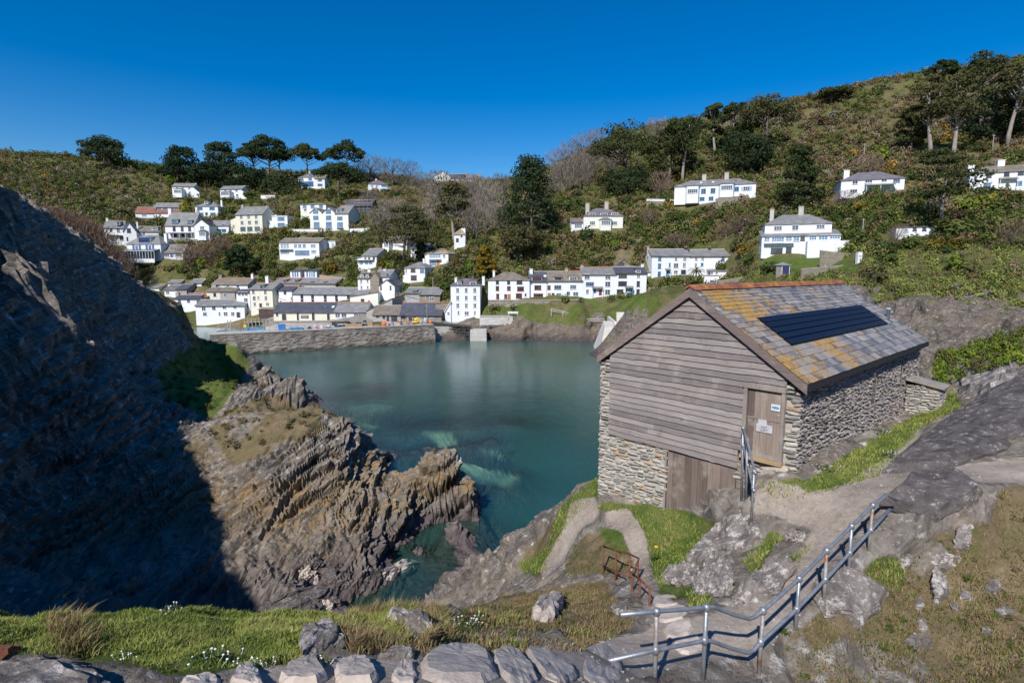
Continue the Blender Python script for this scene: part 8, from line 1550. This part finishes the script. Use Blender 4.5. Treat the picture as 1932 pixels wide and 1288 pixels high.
# scrub that covers the slopes (one mass)
def scrub(name, X, Y, Z, S, T, nv=8, sub=0.35, label=None, flat=1.0):
    Vs, Qs, Ts = [], [], []; o = 0; k = rng.integers(0, nv, len(X)); an = rng.uniform(0, 6.283, len(X))
    for v in range(nv):
        V0, Q0, _ = SHR[v]; nq = len(Q0); keep = np.random.default_rng(v).permutation(nq)[:int(nq*sub)]; V1 = V0.reshape(nq, 4, 3)[keep].reshape(-1, 3); idx = np.where(k == v)[0]
        if not len(idx): continue
        ca, sa = np.cos(an[idx]), np.sin(an[idx]); big_ = V1[None]*S[idx][:, None, None]*np.array([1, 1, 1.25*flat])
        x = big_[..., 0]*ca[:, None]-big_[..., 1]*sa[:, None]; y = big_[..., 0]*sa[:, None]+big_[..., 1]*ca[:, None]
        W_ = np.stack([x+X[idx][:, None], y+Y[idx][:, None], big_[..., 2]+Z[idx][:, None]], -1).reshape(-1, 3); Vs.append(W_); n = len(W_); Qs.append(np.arange(n).reshape(-1, 4)+o); o += n; Ts.append(np.repeat(T[idx], len(V1), 0))
    V_, Q_, T_ = np.concatenate(Vs), np.concatenate(Qs), np.concatenate(Ts); T_ = np.concatenate([T_, np.ones((len(T_), 1))], 1)
    return tag(link(name, npmesh(name, V_, Q_, M['tinted_leaf'], False, {'tint': ('FLOAT_COLOR', T_)})), label, None, None, 'stuff')
n = 15000; px = rng.uniform(-20, 1960, n); a0 = np.array([_ce(p, -1) for p in px]); a1 = np.minimum(np.array([_ce(p, 0) for p in px])+12, 575); py = a0+(a1-a0)*rng.random(n)**0.9; Dn = np.array([Dmap(a, b) for a, b in zip(px, py)])*rng.uniform(0.97, 1.03, n)
beh = rng.random(n) < 0.09; py = np.where(beh, a0+1, py); Dn = np.where(beh, np.array([Dmap(a, b) for a, b in zip(px, a0)])+rng.uniform(-3, 30, n), Dn)
X = np.array([ray(a, b).x for a, b in zip(px, py)])*Dn; Y = Dn; Zs = far_z(X, Y); ok = clear_of_houses(X, Y, 0.8, 3.2) & (Zs > 4.0) & ~inpoly(px, py, [(500, 570), (870, 570), (870, 640), (500, 640)]) & ~inpoly(px, py, [(1440, 482), (1622, 480), (1622, 512), (1430, 520)]) & ~((px > 910) & (px < 1130) & (py > 556) & (rng.random(n) < 0.6))
X, Y, Zs, px, py, Dn = X[ok], Y[ok], Zs[ok], px[ok], py[ok], Dn[ok]; nn = len(X)
cl_ = fbm(np.stack([X*0.05, Y*0.05, X*0], 1), 3, 88)*0.5+0.5; up = np.clip((py-np.array([_ce(p, -1) for p in px]))/160, 0, 1)
PAL = np.array([(0.024, 0.038, 0.012), (0.042, 0.062, 0.016), (0.068, 0.078, 0.024), (0.085, 0.105, 0.028), (0.11, 0.095, 0.045), (0.125, 0.098, 0.052), (0.14, 0.122, 0.08), (0.18, 0.17, 0.13), (0.22, 0.145, 0.03)])
def pick(p): c = np.cumsum(p/p.sum(1, keepdims=True), 1); return (rng.random((len(p), 1)) < c).argmax(1)
w0 = np.tile(np.array([[3.2, 3.2, 2.4, 1.2, 1.2, 0.8, 0.5, 0.15, 0.08]]), (nn, 1)); rgt = (px > 1440) & (py < 330); w0[rgt] = [1.2, 1.0, 1.6, 0.5, 2.2, 2.4, 2.6, 0.7, 0.15]; low = (px > 1420) & (py > 470); w0[low] = [0.3, 1.6, 3.2, 4.6, 0.9, 0.4, 0.1, 0.0, 0.02]; lf = px < 300; w0[lf] = [3.4, 3.0, 2.0, 0.7, 1.0, 0.8, 0.9, 0.7, 0.06]
vl = (px > 680) & (px < 960) & (py < 450); w0[vl] = [1.6, 1.4, 1.6, 0.8, 1.6, 1.4, 1.6, 0.1, 0.03]
w0 *= np.exp(-((np.arange(9)[None]/8-cl_[:, None])**2)*3.0); PAL[4:] *= 0.75; T = np.array([2.25, 2.0, 2.0])*PAL[pick(w0)]*rng.uniform(0.75, 1.3, (nn, 1)); S = rng.uniform(1.3, 3.6, nn)*np.where(low, 0.6, 1.0)*(0.7+0.5*Dn/220); T = T*np.where(low, 1.3, 1.0)[:, None]
scrub('hillside_scrub', X, Y, Zs-0.25, S, T, 8, 0.30)
# low growth on the near headland and round the loft
n = 3800; xx, yy = rng.uniform(-62, 2, n), rng.uniform(28, 74, n); zz = near_z(xx, yy); pxx, pyy = toPix(xx, yy, zz); i_ = np.clip(np.searchsorted(xs, xx), 0, nxg-1); j_ = np.clip(np.searchsorted(ys, yy), 0, nyg-1); mk = (gm_+hm_).reshape(nyg, nxg)[j_, i_]
ok = (zz > 3.0) & (rng.random(n) < mk*0.9+0.04); gg = gm_.reshape(nyg, nxg)[j_, i_][ok]; PL2 = np.array([(0.06, 0.085, 0.02), (0.095, 0.11, 0.03), (0.13, 0.11, 0.045), (0.16, 0.115, 0.06), (0.11, 0.075, 0.045), (0.2, 0.17, 0.11)])
kk = np.where(gg > 0.4, rng.integers(0, 3, len(gg)), rng.integers(1, 6, len(gg))); scrub('headland_turf', xx[ok], yy[ok], zz[ok]-0.06, rng.uniform(0.35, 1.0, ok.sum()), PL2[kk]*rng.uniform(0.8, 1.25, (ok.sum(), 1)), 8, 0.26, None, 0.7)
n = 1500; xx, yy = rng.uniform(-1.0, 13, n), rng.uniform(6.5, 17, n); zz = near_z(xx, yy); i_ = np.clip(np.searchsorted(xs, xx), 0, nxg-1); j_ = np.clip(np.searchsorted(ys, yy), 0, nyg-1); ok = rng.random(n) < hm_.reshape(nyg, nxg)[j_, i_]*0.8
scrub('bank_plants', xx[ok], yy[ok], zz[ok]-0.03, rng.uniform(0.08, 0.26, ok.sum()), np.array([(0.09, 0.13, 0.03), (0.12, 0.15, 0.04), (0.17, 0.14, 0.07), (0.22, 0.16, 0.10)])[rng.integers(0, 4, ok.sum())]*rng.uniform(0.8, 1.3, (ok.sum(), 1)), 8, 0.35, None, 0.6)
# ivy on the crag by the store
n = 260; pq = [(rng.uniform(1765, 1945), 0) for _ in range(n)]; X, Y, Z_, T = [], [], [], []
for p_, _ in pq:
    top_ = 690-(p_-1765)*0.30; q = hit_near(p_, top_+rng.uniform(-12, 22)+ (28 if rng.random() < 0.2 else 0), 17, 34); X.append(q.x); Y.append(q.y); Z_.append(q.z+rng.uniform(-0.1, 0.3)); T.append(np.array([(0.17, 0.23, 0.03), (0.22, 0.28, 0.04), (0.12, 0.17, 0.03), (0.14, 0.12, 0.06)][rng.integers(0, 4)])*rng.uniform(0.8, 1.2))
scrub('ivy_blanket', np.array(X), np.array(Y), np.array(Z_), rng.uniform(0.35, 0.8, n), np.array(T), 8, 0.30)
# ------------------------------------------------------------------ grass blades
def blades(name, polys, dens, hmin, hmax, pal, xr, yr, lean=(0.05, 0.02), wid=0.006, clump=0.5, maskmin=None):
    area = (xr[1]-xr[0])*(yr[1]-yr[0]); n = int(area*dens); x = rng.uniform(*xr, n); y = rng.uniform(*yr, n); z = near_z(x, y); u, v = toPix(x, y, z); ok = np.zeros(n, bool)
    u = u+8*vnoise(np.stack([x*2, y*2, z], 1), 3); v = v+6*vnoise(np.stack([x*2, y*2, z], 1), 4)
    for p_ in polys: ok |= inpoly(u, v, p_)
    cl = fbm(np.stack([x*1.7, y*1.7, x*0], 1), 3, 9)*0.5+0.5; ok &= rng.random(n) < (1-clump)+clump*np.clip(cl*1.6, 0, 1); x, y, z, cl = x[ok], y[ok], z[ok], cl[ok]; n = len(x)
    if not n: return
    Lh = rng.uniform(hmin, hmax, n)*(0.6+0.8*np.clip(cl, 0, 1)); ang = rng.uniform(0, 6.283, n); dx, dy = rng.normal(lean[0], 0.35, n)*Lh, rng.normal(lean[1], 0.35, n)*Lh; wx_, wy_ = np.cos(ang)*wid, np.sin(ang)*wid
    b = np.stack([x, y, z-0.015], 1); sd = np.stack([wx_, wy_, wx_*0], 1); m1 = b+np.stack([dx*0.35, dy*0.35, Lh*0.6], 1); tp = b+np.stack([dx, dy, Lh*0.95], 1)
    V_ = np.stack([b-sd, b+sd, m1+sd*0.8, m1-sd*0.8, tp+sd*0.12, tp-sd*0.12], 1).reshape(-1, 3); i0 = np.arange(n)*6; Q_ = np.concatenate([np.stack([i0, i0+1, i0+2, i0+3], 1), np.stack([i0+3, i0+2, i0+4, i0+5], 1)])
    pal = np.array(pal); T = pal[np.clip((cl*0.7+rng.random(n)*0.5)*len(pal)*0.85, 0, len(pal)-1).astype(int)]*rng.uniform(0.75, 1.3, (n, 1)); T = np.repeat(np.concatenate([T, np.ones((n, 1))], 1), 6, 0)
    tag(link(name, npmesh(name, V_, Q_, M['grass_blade'], False, {'tint': ('FLOAT_COLOR', T)})), kind='stuff')
GR = [(0.17, 0.23, 0.045), (0.24, 0.30, 0.065), (0.32, 0.36, 0.095), (0.42, 0.41, 0.14), (0.48, 0.42, 0.20)]; DRY = [(0.17, 0.16, 0.06), (0.28, 0.22, 0.11), (0.38, 0.27, 0.15), (0.46, 0.35, 0.21)]
blades('bank_grass', [[(-60, 1120), (660, 1125), (645, 1200), (565, 1250), (300, 1268), (180, 1232), (-60, 1236)]], 5600, 0.03, 0.065, [GR[0], GR[1], GR[1], GR[2], GR[2], GR[3], GR[3]], (-6.5, -1.2), (4.3, 7.3), (0.12, 0.02), 0.0045)
blades('tussock_grass', [[(90, 1165), (150, 1165), (185, 1200), (180, 1240), (110, 1240)], [(620, 1200), (690, 1130), (770, 1125), (800, 1180), (760, 1225), (660, 1230)], [(770, 1140), (835, 1150), (860, 1200), (800, 1215)]], 2600, 0.09, 0.19, [GR[1], GR[2], GR[3], DRY[1], DRY[2], DRY[2]], (-6.2, -0.4), (4.6, 8.2), (0.2, 0.0), 0.005, 0.3)
blades('turf_grass', [[(660, 1230), (820, 1170), (960, 1120), (1140, 1095), (1195, 1180), (1100, 1228), (900, 1245)], [(1480, 1210), (1580, 1130), (1680, 1020), (1860, 990), (1880, 930), (1960, 905), (1960, 1300), (1500, 1300)], [(980, 1050), (1060, 960), (1040, 1060), (1010, 1100)], [(1130, 1000), (1180, 1010), (1200, 1080), (1060, 1085), (1080, 1030)]], 900, 0.03, 0.10, [GR[1], DRY[0], DRY[1], DRY[2], DRY[1], GR[2]], (-2.5, 12), (5, 16), (0.1, 0.02), 0.008, 0.85)
blades('lawn_grass', [[(1118, 948), (1260, 958), (1395, 1004), (1330, 1050), (1240, 1108), (1228, 1060), (1212, 995), (1185, 960), (1135, 965)], [(1050, 960), (1128, 900), (1130, 940), (1080, 985), (1040, 1030), (1050, 985)], [(970, 1065), (1040, 1028), (1030, 1075), (1000, 1085)], [(1425, 905), (1520, 905), (1720, 788), (1800, 735), (1815, 770), (1745, 800), (1655, 900), (1500, 948), (1440, 935)], [(1480, 1060), (1530, 1030), (1500, 1085), (1420, 1130)], [(1290, 1120), (1330, 1105), (1345, 1140), (1300, 1150)], [(1400, 1060), (1460, 1000), (1475, 1015), (1420, 1085)], [(1640, 1060), (1720, 1060), (1700, 1110), (1630, 1100)], [(1280, 1200), (1340, 1190), (1360, 1215), (1300, 1225)]], 420, 0.05, 0.13, GR[:4], (0, 19), (10, 26), (0.05, 0.02), 0.012, 0.4)
blades('bank_herbs', [[(1130, 1000), (1180, 1010), (1200, 1080), (1060, 1085), (1080, 1030)], [(1500, 1210), (1580, 1130), (1680, 1020), (1860, 990), (1880, 930), (1960, 905), (1960, 1300), (1500, 1300)]], 420, 0.02, 0.07, [(0.06, 0.10, 0.02), (0.09, 0.14, 0.03), (0.13, 0.17, 0.04), (0.16, 0.13, 0.06)], (0, 12), (6, 20), (0.0, 0.0), 0.014, 1.0)
# white sea campion
def campion(px, py, label, s=1.0, n=9):
    q = hit_near(px, py); root = empty('sea_campion', q); tag(root, label, 'flower'); r = np.random.default_rng(int(px*7+py)); C = ellip(r, 70, 0.2)*np.array([0.16, 0.12, 0.07])*s+np.array([0, 0, 0.05]); V_, Q_ = cards(C, np.full(70, 0.02*s), r); link('foliage', npmesh('foliage', V_, Q_, M['shrub_mid']), root)
    for i in range(n):
        x, y = r.normal(0, 0.11*s), r.normal(0, 0.07*s); z = r.uniform(0.05, 0.10)*s; m = MB().tube([(x*0.7, y*0.7, 0.0), (x, y, z)], 0.0025, 4); m.lathe([(0.003, 0), (0.008*s, 0.004), (0.0125*s, 0.010), (0.009*s, 0.014), (0.002, 0.016)], (x, y, z), 7); m.build('flower_head', M['plastic_white'], root)
for px, py, lb, s in ((385, 1252, 'dense clump of white sea campion above bare soil', 1.1), (437, 1250, 'loose clump of white sea campion by the pointed stone', 0.8), (237, 1245, 'small sprig of white sea campion in the green bank', 0.7), (120, 1172, 'white sea campion beside the dry tussock', 0.7), (323, 1156, 'white sea campion on the lip of the grass bank', 0.8), (607, 1254, 'white sea campion between two buff slabs', 0.7), (505, 1255, 'white sea campion at the edge of the pointed stone', 0.7), (871, 1180, 'white sea campion in the green gully, thickest clump', 1.2), (893, 1172, 'white sea campion in the green gully below the brown turf', 1.0), (843, 1192, 'white sea campion at the laminated rock', 1.0), (1557, 886, 'white sea campion at the foot of the long stone wall', 1.6), (1680, 862, 'white sea campion beside the streaked slab', 1.6), (1662, 818, 'white sea campion half way along the stone wall', 1.4)):
    campion(px, py, lb, s)
q = hit_near(1236, 1058); o = empty('yellow_flower', q); tag(o, 'single yellow flower on a leafy stalk in the lawn', 'flower'); MB().tube([(0, 0, 0), (0.02, 0, 0.4)], 0.012, 5).build('stalk', M['shrub_mid'], o); MB().lathe([(0.01, 0), (0.05, 0.02), (0.055, 0.05), (0.02, 0.06)], (0.02, 0, 0.4), 8).build('flower_head', M['paint_yellow'], o)
r = np.random.default_rng(5); C = ellip(r, 50, 0.2)*np.array([0.16, 0.16, 0.10])+np.array([0, 0, 0.12]); V_, Q_ = cards(C, np.full(50, 0.05), r); link('foliage', npmesh('foliage', V_, Q_, M['shrub_mid']), o)
